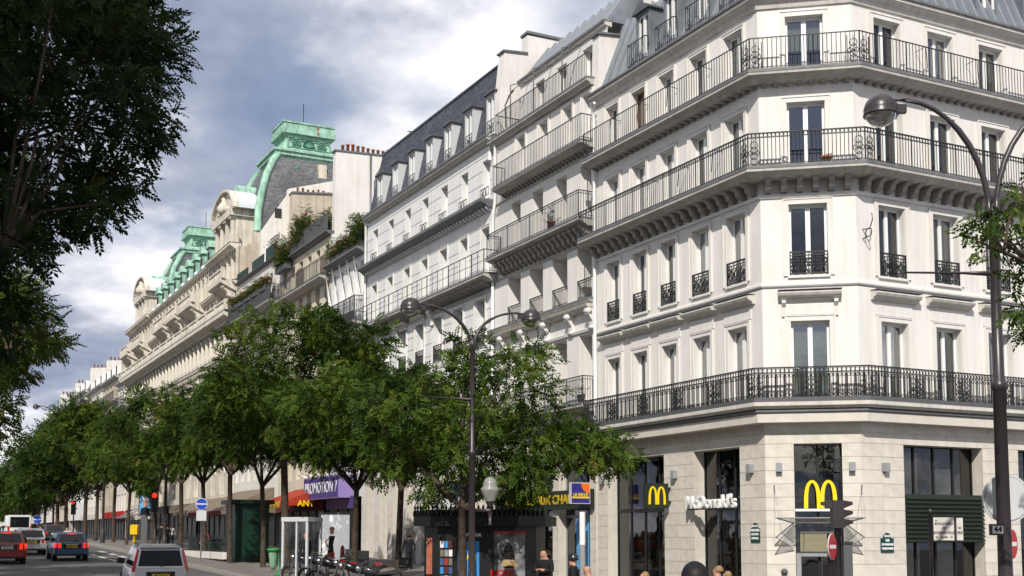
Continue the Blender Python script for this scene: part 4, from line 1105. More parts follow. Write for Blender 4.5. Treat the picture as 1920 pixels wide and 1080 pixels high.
for i, c in enumerate((18.6, 20.9, 23.24, 25.48, 27.76, 30.06, 32.34)):
    dormer(B, I4, c, 0.7, 20.42, 1.85, 0.02, 0.8, 'light_grey', 'zinc_dark', arch=True, kind=('curtain', 'side', 'curtain', 'blind', 'curtain', 'side', 'curtain')[i])
    B.add(rail(MB(), [(c + 0.33, 0.03), (c - 0.33, 0.03)], 20.44, 0.62, 0.2, 0.011, 0.018, mid=0.3).ring((c - 0.15, 0.03, 20.75), 0.1, 0.011, seg=7).ring((c + 0.15, 0.03, 20.75), 0.1, 0.011, seg=7), 'dormer_railing', 'iron')
# ground floor: tall piers
for i in range(9):
    a = 18.45 + i * 1.95
    pier_core(B, I4, a, a + 0.75, 0, 6.2, 0.6); blocks(B, I4, a, a + 0.75, 0.4, 6.2, 0.64, 0.0, 0.02, mats=('plaster_b', 'travertine_c'))
for i in range(8):
    a = 19.2 + i * 1.95
    w_ = B.add(MB().box(a, a + 0.08, -0.62, -0.55, 0, 6.2).box(a + 1.12, a + 1.2, -0.62, -0.55, 0, 6.2), 'shop_window', 'grey_paint'); put('pane', quad_mesh('pane', 1.2, 6.0, 'shop_glass'), w_, T(a, -0.58, 0.1))
B.add(MB().box(s0, s1, -0.6, -0.03, 5.9, 6.22), 'lintel', 'plaster_c')
B.add(MB().tube([(34.32, 0.1, 6.6), (34.32, 0.1, 20.0), (34.2, 0.25, 20.2)], 0.07, 7), 'drain_pipe', 'white_frame')
B.add(MB().tube([(18.5, 0.1, 19.2), (18.5, 0.1, 20.0), (18.6, 0.26, 20.2)], 0.07, 7), 'drain_pipe', 'white_frame')
an = MB().tube([(33.6, -2.5, 24.2), (33.6, -2.5, 25.6)], 0.02, 4).tube([(33.3, -2.5, 25.4), (34.2, -2.5, 25.6)], 0.015, 4)
for i in range(5): an.tube([(33.4 + 0.16 * i, -2.8, 25.42 + 0.04 * i), (33.4 + 0.16 * i, -2.2, 25.42 + 0.04 * i)], 0.012, 4)
B.add(an, 'roof_antenna', 'iron_grey')

# ------------------------------------------------------------------ low house with planted terrace
def simple_house(name, label, s0, s1, top, wallm, floors, nb, ww, z_shop=4.8, depth=12.0, kinds=None, bm='plaster_b'):
    b = Bld(name, label, 'building', (s0 + s1) / 2)
    H = []; wins = []
    st = (s1 - s0) / nb
    for (z0, z1, d) in floors:
        for i in range(nb):
            c = s0 + st * (i + 0.5); H.append((c - ww / 2, c + ww / 2, z0, z1, d)); wins.append((c - ww / 2, c + ww / 2, z0, z1, d))
    b.add(wall_mesh(MB(), s0, s1, z_shop, top, H), 'wall', wallm)
    interior(b, s0, s1, 0, top - 0.2); body_box(b, s0, s1, 0, top, 0.0, depth, bm)
    b.add(MB().box(s0, s1, -depth, -0.0 if False else -0.02, top - 0.12, top), 'flat_roof', 'zinc')
    for q in wins: b.window(I4, *q)
    return b, wins
B, ws = simple_house('apartment_building', 'low narrow white house with plants along its roof terrace between taller walls', 34.4, 40.45, 18.75, 'plaster_c', [(16.0, 18.1, 0.25), (12.6, 14.1, 0.3), (9.4, 11.6, 0.3), (5.6, 8.0, 0.3)], 5, 0.62)
cornice(B, 34.4, 40.45, 18.82, 0.6, 0.35, 'cornice_lead', lead=False)
cornice(B, 34.4, 40.45, 14.6, 0.72, 0.28); rr = rail(MB(), [(40.4, 0.66), (34.45, 0.66), (34.45, 0.05)], 14.6, 1.35, 0.13, 0.014, 0.03, mid=1.1, post=8); B.add(rr, 'railing', 'iron')
B.add(MB().box(34.5, 40.4, 0.62, 0.645, 14.66, 15.15), 'balcony_panel', 'iron_grey')
cornice(B, 34.4, 40.45, 12.2, 0.5, 0.3); B.add(rail(MB(), [(40.4, 0.44), (34.45, 0.44)], 12.2, 1.0, 0.13, 0.012, 0.025), 'railing', 'iron')
B.add(rail(MB(), [(40.4, 0.3), (34.45, 0.3)], 18.82, 0.95, 0.3, 0.013, 0.022), 'railing', 'iron')
vb = MB()
for s in (35.0, 36.2, 37.5, 38.8, 40.0):
    vb.tube([(s, 0.1, 15.9), (s + 0.15, 0.5, 18.3)], 0.035, 4); vb.tube([(s + 0.3, 0.1, 15.9), (s + 0.15, 0.5, 18.3)], 0.035, 4)
B.add(vb, 'awning_strut', 'white_frame')
B.add(MB().tube([(34.7, -0.6, 18.8), (34.7, -0.6, 22.6), (34.6, -0.9, 23.4)], 0.1, 7), 'vent_pipe', 'zinc_dark')

# ------------------------------------------------------------------ cream house with two balconies and tall blank party wall
B, ws = simple_house('apartment_building', 'cream apartment house with iron balconies below a tall blank white party wall', 40.5, 51.1, 21.0, 'cream', [(18.5, 20.4, 0.3), (16.4, 18.0, 0.4), (12.9, 15.0, 0.4), (9.6, 11.8, 0.4), (6.2, 8.5, 0.4)], 6, 0.85)
balcony(B, 40.6, 51.1, 18.35, 0.72, 1.0, 0.32, gap=0.14, mid=0.88, post=10)
cornice(B, 40.5, 51.1, 21.15, 0.4, 0.3, 'cornice_lead', lead=False); B.add(rail(MB(), [(51.0, 0.25), (40.6, 0.25)], 21.15, 1.0, 0.1, 0.02, 0.03), 'railing', 'iron_grey')
B.add(MB().box(40.7, 45.0, 0.2, 0.24, 21.2, 22.1), 'terrace_screen', 'iron_grey')
B.add(MB().box(40.9, 42.2, 0.1, 0.14, 18.5, 19.8).box(46.0, 47.2, 0.1, 0.14, 18.5, 19.9), 'reed_screen', 'brown_awning')
balcony(B, 40.6, 44.5, 15.4, 0.6, 1.0, 0.28, gap=0.14); balcony(B, 47.0, 51.0, 12.4, 0.6, 1.0, 0.28, gap=0.14)
B.add(MB().prx([(-0.15, 17.5), (-0.18, 26.0), (-9.0, 26.35), (-9.0, 17.5)], 40.48, 41.0), 'party_wall', 'plaster')
B.add(MB().prx([(-0.08, 26.0), (-0.08, 26.1), (-9.0, 26.45), (-9.0, 26.35)], 40.42, 41.06), 'wall_coping', 'cornice_lead')
pots(B, I4, [-0.7 - 0.33 * i for i in range(10)], 40.75, 26.13, 0.95, 'y')
B.add(MB().tube([(40.4, -2.4, 20), (40.4, -2.4, 26.1)], 0.05, 6), 'drain_pipe', 'grey_paint')
# inner gable walls behind the terrace

# ------------------------------------------------------------------ house with dark balcony and flowers
B, ws = simple_house('apartment_building', 'white topped house with long dark balcony full of flowers and green terrace screens', 51.15, 62.9, 21.9, 'plaster_b', [(19.6, 21.0, 0.25), (16.9, 18.4, 0.4), (13.6, 15.6, 0.4), (10.2, 12.4, 0.4), (6.6, 8.9, 0.4)], 7, 0.75)
cornice(B, 51.15, 62.9, 22.0, 0.3, 0.22, 'cornice_lead', lead=False)
balcony(B, 51.15, 62.9, 18.75, 0.8, 1.0, 0.3, gap=0.14); B.add(MB().box(51.2, 62.85, 0.70, 0.73, 18.8, 19.7), 'balcony_panel', 'cornice_lead')
balcony(B, 51.15, 62.9, 16.2, 0.55, 0.9, 0.25, gap=0.15, post=8); cornice(B, 51.15, 62.9, 12.9, 0.4, 0.3)
B.add(MB().box(52.0, 54.6, 0.1, 0.16, 22.0, 22.9).box(55.2, 58.3, 0.1, 0.16, 22.0, 22.7).box(59.5, 62.6, 0.1, 0.16, 22.0, 22.6), 'terrace_screen', 'dark_green')
lat = MB()
for i in range(8): lat.tube([(51.3 + 0.3 * i, 0.12, 22.0), (51.3 + 0.3 * i + 0.8, 0.12, 23.4)], 0.02, 4).tube([(52.1 + 0.3 * i, 0.12, 22.0), (51.3 + 0.3 * i, 0.12, 23.4)], 0.02, 4)
B.add(lat, 'trellis', 'iron_grey')
B.add(MB().prx([(-0.6, 21.5), (-0.6, 25.1), (-4.6, 25.6), (-4.6, 21.5)], 62.4, 62.9), 'party_wall', 'beige_wall')
B.add(MB().prx([(-0.4, 21.0), (-0.4, 25.0), (-2.4, 28.1), (-2.4, 28.5), (-6.0, 29.6), (-9, 29.8), (-9, 21.0)], 58.0, 58.5), 'gable_wall', 'plaster_b')
B.add(MB().prx([(-2.5, 21.0), (-2.5, 28.0), (-6, 28.4), (-9, 28.6), (-9, 21.0)], 57.3, 57.9), 'gable_wall', 'beige_wall')
B.add(MB().prx([(-2.45, 28.0), (-2.45, 28.12), (-9, 28.72), (-9, 28.6)], 57.2, 58.0), 'wall_coping', 'cornice_lead')
pots(B, I4, [-3.0 - 0.4 * i for i in range(8)], 57.6, 28.15, 0.8, 'y')
B.add(MB().box(57.95, 58.005, -1.9, -1.4, 26.2, 26.9), 'gable_window', 'room_dark')
pots(B, I4, [-1.9 - 0.55 * i for i in range(4)], 62.65, 25.35, 1.1, 'y')

# ------------------------------------------------------------------ the department-store palace
P = Bld('department_store', 'long ornate limestone department store with two green copper domed roofs', 'building', 86)
s0, s1 = 63.0, 110.0
H = []
arcs = []
n_b = 31; st = (s1 - s0) / n_b
for i in range(n_b):
    c = s0 + st * (i + 0.5)
    H.append((c - 0.42, c + 0.42, 16.95, 18.7, 0.5))                 # colonnade floor
    if i % 2 == 0: H.append((c - 0.75, c + 0.75, 12.6, 15.7, 0.5)); arcs.append((c, 0.75, 15.7, 0.0))
    H.append((c - 0.32, c + 0.32, 20.85, 21.85, 0.35))
    H.append((c - 0.5, c + 0.5, 22.7, 24.5, 0.45)); arcs.append((c, 0.5, 24.5, 0.0))
    H.append((c - 0.45, c + 0.45, 9.0, 11.3, 0.4))
    if i % 2 == 0: H.append((c - 0.8, c + 0.8, 5.9, 8.3, 0.5)); arcs.append((c, 0.8, 8.3, 0.0))
P.add(wall_mesh(MB(), s0, s1, 5.35, 25.0, H), 'wall', 'limestone')
interior(P, s0, s1, 0, 25); body_box(P, s0, s1, 0, 25.0, 0.0, 14, 'beige_wall')
for q in H: P.window(I4, q[0], q[1], q[2], q[3], q[4], 'dark', 'brown_frame' if q[2] < 16 else 'limestone_dark', split=False)
def spandrel(w):
    k = ('spandrel', round(w, 2))
    if k in WC: return WC[k]
    mb = MB()
    for sg in (-1, 1):
        pl = [(sg * w, -w), (sg * w, 0)] + [(sg * w * math.cos(t), -w + w * math.sin(t)) for t in [R(90) - R(90) * k_ / 5 for k_ in range(0, 5)]]
        mb.pry(pl, -0.3, 0.0)
    for k_ in range(8):
        t0, t1 = math.pi * k_ / 8, math.pi * (k_ + 1) / 8
        mb.pry([(w * math.cos(t0), -w + w * math.sin(t0)), ((w + 0.16) * math.cos(t0), -w + (w + 0.16) * math.sin(t0)), ((w + 0.16) * math.cos(t1), -w + (w + 0.16) * math.sin(t1)), (w * math.cos(t1), -w + w * math.sin(t1))], 0.0, 0.07)
    mb.prx([(0, -0.1), (0.16, 0.0), (0.2, 0.26), (0, 0.26)], -0.13, 0.13)
    WC[k] = mb.mesh('arch_surround', 'limestone'); return WC[k]
for c, w, z, y in arcs: P.inst(spandrel(w), 'arch_surround', T(c, y - 0.001, z))
pil = MB().box(-0.3, 0.3, 0, 0.34, 0, 0.22).lathe([(0.24, 0.22), (0.22, 0.3), (0.21, 1.7), (0.2, 1.75), (0.28, 1.88)], 8, (0, 0.12, 0)).box(-0.31, 0.31, 0, 0.36, 1.88, 2.0).mesh('half_column', 'limestone')
for i in range(n_b + 1): P.inst(pil, 'half_column', T(s0 + st * i, 0, 16.85))
cornice(P, s0, s1, 16.8, 0.35, 0.42, 'limestone'); row(P, dentil_mesh(0.25, 0.3, 0.2, 'limestone'), 'dentil', s0, s1, 0.75, 16.2)
cornice(P, s0, s1, 19.9, 1.05, 0.75, 'limestone'); row(P, corbel_mesh(0.25, 0.8, 0.4, 'limestone'), 'corbel', s0, s1, 0.78, 18.98)
cornice(P, s0, s1, 11.9, 0.5, 0.4, 'limestone')
def balustrade(b, a, c, z, y, h=0.78):
    m = MB().box(a, c, y - 0.16, y, z, z + 0.14).box(a, c, y - 0.18, y + 0.02, z + h - 0.14, z + h)
    k = max(2, int((c - a) / 0.3))
    for i in range(k):
        x = a + (c - a) * (i + 0.5) / k
        m.lathe([(0.05, z + 0.14), (0.09, z + 0.3), (0.045, z + 0.5), (0.06, z + h - 0.14)], 5, (x, y - 0.08, 0))
    for i in range(int((c - a) / 3.0) + 1):
        x = a + (c - a) * i / max(1, int((c - a) / 3.0)); m.box(x - 0.18, x + 0.18, y - 0.22, y + 0.04, z, z + h + 0.03)
    b.add(m, 'balustrade', 'limestone')
balustrade(P, s0, s1, 19.92, 1.0)
cornice(P, s0, s1, 22.35, 0.4, 0.35, 'limestone')
for a, c in ((63.3, 67.6), (74.0, 79.6), (80.4, 85.0), (86.0, 90.8), (97.8, 102.6), (105.2, 109.6)):     # projecting loggia balconies
    P.add(MB().prx([(0, 21.5), (0.9, 21.9), (1.25, 22.1), (1.25, 22.4), (0, 22.4)], a, c), 'loggia', 'limestone')
    for q in (a + 0.5, c - 0.5): P.inst(corbel_mesh(0.5, 1.0, 0.95, 'limestone'), 'corbel', T(q, 0, 20.95))
    balustrade(P, a, c, 22.4, 1.2, 0.8)
for i in range(n_b + 1): P.add(MB().box(s0 + st * i - 0.12, s0 + st * i + 0.12, 0, 0.18, 22.4, 24.9), 'pilaster', 'limestone')
cornice(P, s0, 71.4, 25.25, 0.7, 0.5, 'limestone'); cornice(P, 97.2, s1, 25.25, 0.7, 0.5, 'limestone'); cornice(P, 71.4, 97.2, 25.15, 0.45, 0.3, 'limestone')
# mansard and copper dormers between the pavilions
P.add(MB().prx([(-0.1, 25.1), (-0.5, 25.5), (-1.9, 29.2), (-3.2, 30.4), (-10, 30.8), (-10, 25)], 71.0, 98.0), 'roof', 'slate_grey')
for s in (73.0, 75.7, 78.4, 81.15, 83.9, 86.7, 89.5, 92.3, 95.0):
    d = MB().box(s - 0.55, s + 0.55, -1.6, 0.0, 25.3, 26.9).pry([(s - 0.75, 26.9), (s + 0.75, 26.9), (s + 0.55, 27.2), (s + 0.25, 27.55), (s - 0.25, 27.55), (s - 0.55, 27.2)], -1.7, 0.15)
    P.add(d, 'copper_dormer', 'copper'); P.add(MB().box(s - 0.38, s + 0.38, 0.0, 0.02, 25.5, 26.6), 'dormer_opening', 'room_dark')
    P.inst(MB().lathe([(0.0, 0), (0.22, 0.05), (0.28, 0.2), (0.2, 0.42), (0.08, 0.5), (0.0, 0.52)], 7).mesh('urn', 'zinc_white') if ('urn',) not in WC else WC[('urn',)], 'urn', T(s + 1.35, 0.1, 25.2))
# pavilion attic with segmental pediment, twice
def pavilion(a, c):
    m = MB(); cc = (a + c) / 2; hw = (c - a) / 2
    m.box(a + 0.15, c - 0.15, -1.6, -0.12, 25.25, 28.2)
    P.add(m, 'pavilion_attic', 'limestone')
    for k in range(4):
        x = a + 0.45 + (c - a - 0.9) * k / 3
        P.add(MB().box(x - 0.3, x + 0.3, -0.12, 0.3, 25.25, 25.55).lathe([(0.24, 25.55), (0.22, 27.3), (0.3, 27.5)], 8, (x, 0.02, 0)).box(x - 0.32, x + 0.32, -0.12, 0.34, 27.5, 27.7), 'column', 'limestone')
    for k in range(3):
        x = a + 0.45 + (c - a - 0.9) * (k + 0.5) / 3
        P.add(MB().box(x - 0.42, x + 0.42, -0.14, -0.09, 25.7, 27.5), 'attic_window', 'room_dark')
    P.add(MB().box(a - 0.1, c + 0.1, -1.7, 0.4, 27.7, 28.25), 'entablature', 'limestone')
    arc = [(cc + (hw + 0.35) * math.cos(t), 28.25 + 1.85 * math.sin(t)) for t in [math.pi * k / 14 for k in range(15)]]
    P.add(MB().pry(arc, -1.6, 0.1), 'pediment', 'limestone')
    rim = []
    for k in range(14):
        q0, q1 = arc[k], arc[k + 1]
        rim.append([q0, (cc + (q0[0] - cc) * 1.07, 28.25 + (q0[1] - 28.25) * 1.09), (cc + (q1[0] - cc) * 1.07, 28.25 + (q1[1] - 28.25) * 1.09), q1])
    mr = MB()
    for q in rim: mr.pry(q, -0.15, 0.42)
    P.add(mr, 'pediment_moulding', 'limestone')
    mv = MB()
    for q in rim: mv.pry(q, -1.75, -0.14)
    P.add(mv, 'vault_roof', 'zinc_white')
    sc = MB().lathe([(0.0, 0), (0.5, 0.1), (0.6, 0.5), (0.35, 0.9), (0.2, 1.1), (0.26, 1.3), (0.0, 1.5)], 8, (cc, 0.15, 28.4)).lathe([(0, 0), (0.35, 0.1), (0.3, 0.5), (0, 0.6)], 7, (cc - 1.0, 0.15, 28.35)).lathe([(0, 0), (0.35, 0.1), (0.3, 0.5), (0, 0.6)], 7, (cc + 1.0, 0.15, 28.35))
    P.add(sc, 'carved_figure', 'limestone')
    P.add(MB().box(a - 0.3, a + 0.55, -0.3, 0.5, 25.25, 26.2), 'corner_pedestal', 'limestone')
pavilion(64.3, 70.2); pavilion(100.6, 106.6)
# copper-ribbed square domes, profile taken in the cross-street plane
def dome(a, c, dz=0.0, n0=0.0):
    """front at n = about -1.6, rising to a copper crest; a..c along the street"""
    prof = [(-1.55, 26.4), (-1.62, 28.0), (-1.9, 29.5), (-2.37, 31.2), (-3.02, 32.6), (-3.55, 33.3)]
    nb = -11.0
    n_mid = (prof[0][0] + nb) / 2
    rings = []
    for i, (y, z) in enumerate(prof):
        ins = (prof[0][0] - y)
        rings.append([(a + ins * 0.75, y, z + dz), (c - ins * 0.75, y, z + dz), (c - ins * 0.75, nb - prof[0][0] + 0 - (y - 0) + prof[0][0] * 1.0 if False else (nb + ins), z + dz), (a + ins * 0.75, nb + ins, z + dz)])
    m = MB()
    for r0, r1 in zip(rings[:-1], rings[1:]):
        for k in range(4):
            m.face([r0[k], r0[(k + 1) % 4], r1[(k + 1) % 4], r1[k]], 0)
    m.face(rings[-1])
    P.add(m, 'dome', 'slate_grey'); P.add(MB().box(a - 0.15, c + 0.15, nb, -1.35, 24.9, 26.42 + dz), 'dome_base', 'limestone')
    for k in range(4):      # hip ribs of copper
        t = MB()
        pts = [Vector(r[k]) for r in rings]
        t.tube(pts, 0.3, 8)
        P.add(t, 'dome_rib', 'copper')
    top = rings[-1]; x0, x1, y0, y1 = top[0][0], top[1][0], top[0][1], top[2][1]
    P.add(MB().box(x0 - 0.35, x1 + 0.35, y1 - 0.35, y0 + 0.35, 33.25 + dz, 33.55 + dz).box(x0 - 0.15, x1 + 0.15, y1 - 0.15, y0 + 0.15, 32.75 + dz, 33.25 + dz).box(x0 - 0.5, x1 + 0.5, y1 - 0.5, y0 + 0.5, 33.55 + dz, 33.72 + dz), 'crest_gutter', 'copper')
    # flared crest: concave sides, panelled, heavy lid
    fl = [(0.0, 33.72), (0.55, 34.0), (0.85, 34.35), (1.0, 34.9), (1.0, 35.25)]
    m = MB()
    R4 = [[(x0 - 0.2 + q, y0 + 0.2 - q, z + dz), (x1 + 0.2 - q, y0 + 0.2 - q, z + dz), (x1 + 0.2 - q, y1 - 0.2 + q, z + dz), (x0 - 0.2 + q, y1 - 0.2 + q, z + dz)] for q, z in fl]
    for r0, r1 in zip(R4[:-1], R4[1:]):
        for k in range(4): m.face([r0[k], r0[(k + 1) % 4], r1[(k + 1) % 4], r1[k]])
    P.add(m, 'crest', 'copper')
    lx0, lx1, ly0, ly1 = x0 + 0.8, x1 - 0.8, y0 - 0.8, y1 + 0.8
    P.add(MB().box(lx0 - 0.1, lx1 + 0.1, ly1 - 0.1, ly0 + 0.1, 35.2 + dz, 35.4 + dz).box(lx0 - 0.35, lx1 + 0.35, ly1 - 0.35, ly0 + 0.35, 35.4 + dz, 35.75 + dz).box(lx0 - 0.22, lx1 + 0.22, ly1 - 0.22, ly0 + 0.22, 35.75 + dz, 36.3 + dz).box(lx0 - 0.3, lx1 + 0.3, ly1 - 0.3, ly0 + 0.3, 36.3 + dz, 36.42 + dz), 'crest_lid', 'copper')
    # carved panel on the near side and street side: shell and volutes
    ym = (ly0 + ly1) / 2; pn = MB(); wv = (ly0 - ly1)
    lq = lx0 - 0.24
    for off in (-0.28, 0.28):
        pn.ring((lq, ym + off * wv, 34.66 + dz), 0.34, 0.075, 'x', 10); pn.ring((lq, ym + off * wv, 34.66 + dz), 0.15, 0.075, 'x', 8)
    for k in range(7):
        t = math.pi * (k + 0.5) / 7
        pn.tube([(lq, ym, 34.4 + dz), (lq, ym + 0.5 * math.cos(t), 34.45 + 0.5 * math.sin(t) + dz)], [0.07, 0.11], 5)
    pn.tube([(lq - 0.1, ym - wv * 0.48, 34.2 + dz), (lq + 0.06, ym - wv * 0.45, 35.1 + dz), (lq + 0.06, ym + wv * 0.45, 35.1 + dz), (lq - 0.1, ym + wv * 0.48, 34.2 + dz), (lq - 0.1, ym - wv * 0.48, 34.2 + dz)], 0.06, 5)
    P.add(pn, 'carved_panel', 'copper_dark')
    P.add(MB().prx([(ym - 0.9, 35.42 + dz), (ym - 0.72, 35.45 + dz), (ym - 0.66, 35.6 + dz), (ym - 0.62, 35.74 + dz), (ym - 0.92, 35.74 + dz), (ym - 0.84, 35.58 + dz)], lx0 - 0.356, lx0 - 0.349).prx([(ym - 0.8, 35.8 + dz), (ym - 0.7, 35.95 + dz), (ym - 0.66, 36.22 + dz), (ym - 0.9, 36.22 + dz), (ym - 0.84, 36.0 + dz)], lx0 - 0.226, lx0 - 0.219), 'rust_stain', 'rust')
    P.add(MB().tube([((lx0 + lx1) / 2, ym, 36.4 + dz), ((lx0 + lx1) / 2, ym, 38.6 + dz)], 0.035, 4), 'lightning_rod', 'iron')
    # street-side copper lucarne
    cs = (a + c) / 2
    lu = MB().box(cs - 0.7, cs + 0.7, -3.0, -0.9, 28.6 + dz, 30.2 + dz).pry([(cs + 0.95 * math.cos(t), 30.2 + dz + 0.7 * math.sin(t)) for t in [math.pi * k / 8 for k in range(9)]], -3.2, -0.7)
    P.add(lu, 'lucarne', 'copper')
    # small skylight and white service door on the near slope
    P.add(MB().hexa([(a + 0.6, -3.0, 30.1 + dz), (a + 0.75, -3.0, 30.1 + dz), (a + 0.75, -3.7, 30.1 + dz), (a + 0.6, -3.7, 30.1 + dz), (a + 0.78, -3.0, 30.8 + dz), (a + 0.95, -3.0, 30.8 + dz), (a + 0.95, -3.7, 30.8 + dz), (a + 0.78, -3.7, 30.8 + dz)]), 'skylight', 'zinc_white')
    P.add(MB().box(a + 0.75, a + 1.6, -7.4, -6.7, 31.5 + dz, 32.7 + dz), 'service_door', 'cream')
    P.add(MB().lathe([(0.0, -0.02), (0.2, -0.02), (0.24, 0.4)], 10, (a + 0.95, -5.0, 32.2 + dz), axis='x'), 'round_vent', 'copper_dark')
dome(63.4, 70.8); dome(98.6, 106.0, -0.6)

# ------------------------------------------------------------------ houses farther along the street
far = [(110.5, 117.5, 20.2, 'plaster', 4, 'white house with glazed top storey just beyond the department store'),
       (117.5, 129, 21.4, 'beige_wall', 5, 'tan house with tall chimney wall farther along the street'),
       (129, 143, 21.6, 'plaster_b', 6, 'pale house with zinc dormers in the distance'),
       (143, 158, 22.4, 'plaster_c', 7, 'distant white house with red chimney pots'),
       (158, 176, 22.0, 'cream', 7, 'distant cream house with stacked balconies'),
       (176, 200, 22.2, 'plaster', 8, 'far white house near the end of the street'),
       (200, 225, 16.8, 'cream', 9, 'farthest cream house seen over the trees'),
       (225, 300, 18.6, 'plaster_b', 10, 'faint pale building closing the street view')]
for a, c, top, wm, nb, lab in far:
    b, ws = simple_house('apartment_building', lab, a, c, top, wm, [(top - 2.6, top - 0.7, 0.3), (top - 5.6, top - 3.6, 0.3), (top - 8.8, top - 6.6, 0.3), (top - 12.0, top - 9.8, 0.3), (top - 15.2, top - 12.9, 0.3)], nb, 1.0)
    cornice(b, a, c, top + 0.05, 0.5, 0.35); balcony(b, a, c, top - 2.85, 0.6, 1.0, 0.25, gap=0.3, bar=0.02)
    balcony(b, a, c, top - 9.0, 0.6, 1.0, 0.25, gap=0.3, bar=0.02)
    b.add(MB().prx([(0.0, top), (-1.2, top + 2.0), (-5, top + 2.4), (-5, top)], a + 0.5, c - 0.5), 'roof', 'zinc')
    for i in range(3):
        x = a + (c - a) * (i + 0.5) / 3
        b.add(MB().box(x - 0.5, x + 0.5, -1.2, 0.0, top + 0.1, top + 1.5), 'dormer', 'white_frame'); b.add(MB().box(x - 0.35, x + 0.35, 0.0, 0.02, top + 0.25, top + 1.3), 'dormer_window', 'room_dark')
    b.add(MB().prx([(-0.3, top), (-0.3, top + 3.0), (-5, top + 3.4), (-5, top)], a + 0.02, a + 0.5), 'party_wall', 'plaster_b' if wm != 'beige_wall' else 'beige_wall')
    pots(b, I4, [-0.8 - 0.5 * i for i in range(8)], a + 0.25, top + 3.05, 1.0, 'y')

# ------------------------------------------------------------------ unseen building behind the photographer, added to shade the top left tree
ob = empty('shade_building', (-26, -12, -0.5), 0, 'large pale building added out of view behind the camera to shade the top left tree', 'building')
OH = [(-17.5 + 2.6 * i, -16.3 + 2.6 * i, 4.0 + 3.6 * j, 6.3 + 3.6 * j, 0.3) for i in range(14) for j in range(6)]
MO = Matrix.Translation((0, 5, 0)); m = wall_mesh(MB(), -19.5, 19.5, 0, 25.5, OH)
put('wall', m.mesh('wall', 'plaster_b'), ob, MO)
put('back_wall', MB().box(-19.5, 19.5, -9, -0.5, 0, 25.4).mesh('back_wall', 'plaster_b'), ob, MO)
put('roof', MB().prx([(0.0, 25.5), (-1.5, 28.0), (-9, 28.5), (-9, 25.4)], -19.5, 19.5).mesh('roof', 'zinc'), ob, MO)
for q in OH:
    put('window', frame_mesh(q[1] - q[0], q[3] - q[2], 2, 'white_frame'), ob, MO @ T(q[0], -0.3, q[2]))
# ------------------------------------------------------------------ trees
def spray_template(nl=9, length=0.3, ll=0.085, lw=0.036, rng=None):
    """a drooping pinnate leaf: pairs of leaflets along a curved stalk; returns (nl*4, 3)"""
    V = []
    half = nl // 2
    def leaflet(base, d, sc=1.0):
        d = d / np.linalg.norm(d); side = np.cross(d, np.array([0, 0, 1.0])); side /= (np.linalg.norm(side) + 1e-9)
        L, Wd = ll * sc, lw * sc
        V.extend([base, base + d * L * 0.5 + side * Wd * 0.5, base + d * L + np.array([0, 0, -0.012]), base + d * L * 0.5 - side * Wd * 0.5])
    for i in range(half):
        t = (i + 0.8) / (half + 0.3); x = length * t; z = -0.10 * t * t
        for sg in (-1, 1):
            leaflet(np.array([x, 0, z]), np.array([0.55, sg * 0.85, -0.25 + rng.uniform(-0.25, 0.2)]), rng.uniform(0.85, 1.1))
    if nl % 2: leaflet(np.array([length, 0, -0.10]), np.array([1, 0, -0.4]), 1.05)
    return np.array(V)
def leaves_mesh(name, centers, dirs, matn, seed, scale=1.0, nl=9):
    rng = np.random.RandomState(seed)
    tpl = [spray_template(nl, 0.30, 0.115, 0.066, rng) * scale for _ in range(4)]
    n = len(centers); out = []
    for k in range(4):
        idx = np.arange(k, n, 4)
        if len(idx) == 0: continue
        d = dirs[idx] / (np.linalg.norm(dirs[idx], axis=1, keepdims=True) + 1e-9)
        up = np.tile(np.array([0, -0.3, 1.0]), (len(idx), 1)) + rng.normal(0, 0.6, (len(idx), 3))
        y = np.cross(up, d); y /= (np.linalg.norm(y, axis=1, keepdims=True) + 1e-9); z = np.cross(d, y)
        sc = rng.uniform(0.75, 1.2, (len(idx), 1, 1))
        t = tpl[k]
        P_ = (t[None, :, 0:1] * d[:, None, :] + t[None, :, 1:2] * y[:, None, :] + t[None, :, 2:3] * z[:, None, :]) * sc + centers[idx][:, None, :]
        out.append(P_.reshape(-1, 3))
    V = np.concatenate(out).astype(np.float32); nq = len(V) // 4
    me = bpy.data.meshes.new(name)
    me.vertices.add(len(V)); me.vertices.foreach_set('co', V.ravel())
    me.loops.add(nq * 4); me.loops.foreach_set('vertex_index', np.arange(nq * 4, dtype=np.int32))
    me.polygons.add(nq); me.polygons.foreach_set('loop_start', np.arange(0, nq * 4, 4, dtype=np.int32))
    try: me.polygons.foreach_set('loop_total', np.full(nq, 4, dtype=np.int32))
    except Exception: pass
    me.materials.append(MAT[matn]); me.update(calc_edges=True); me.validate()
    return me
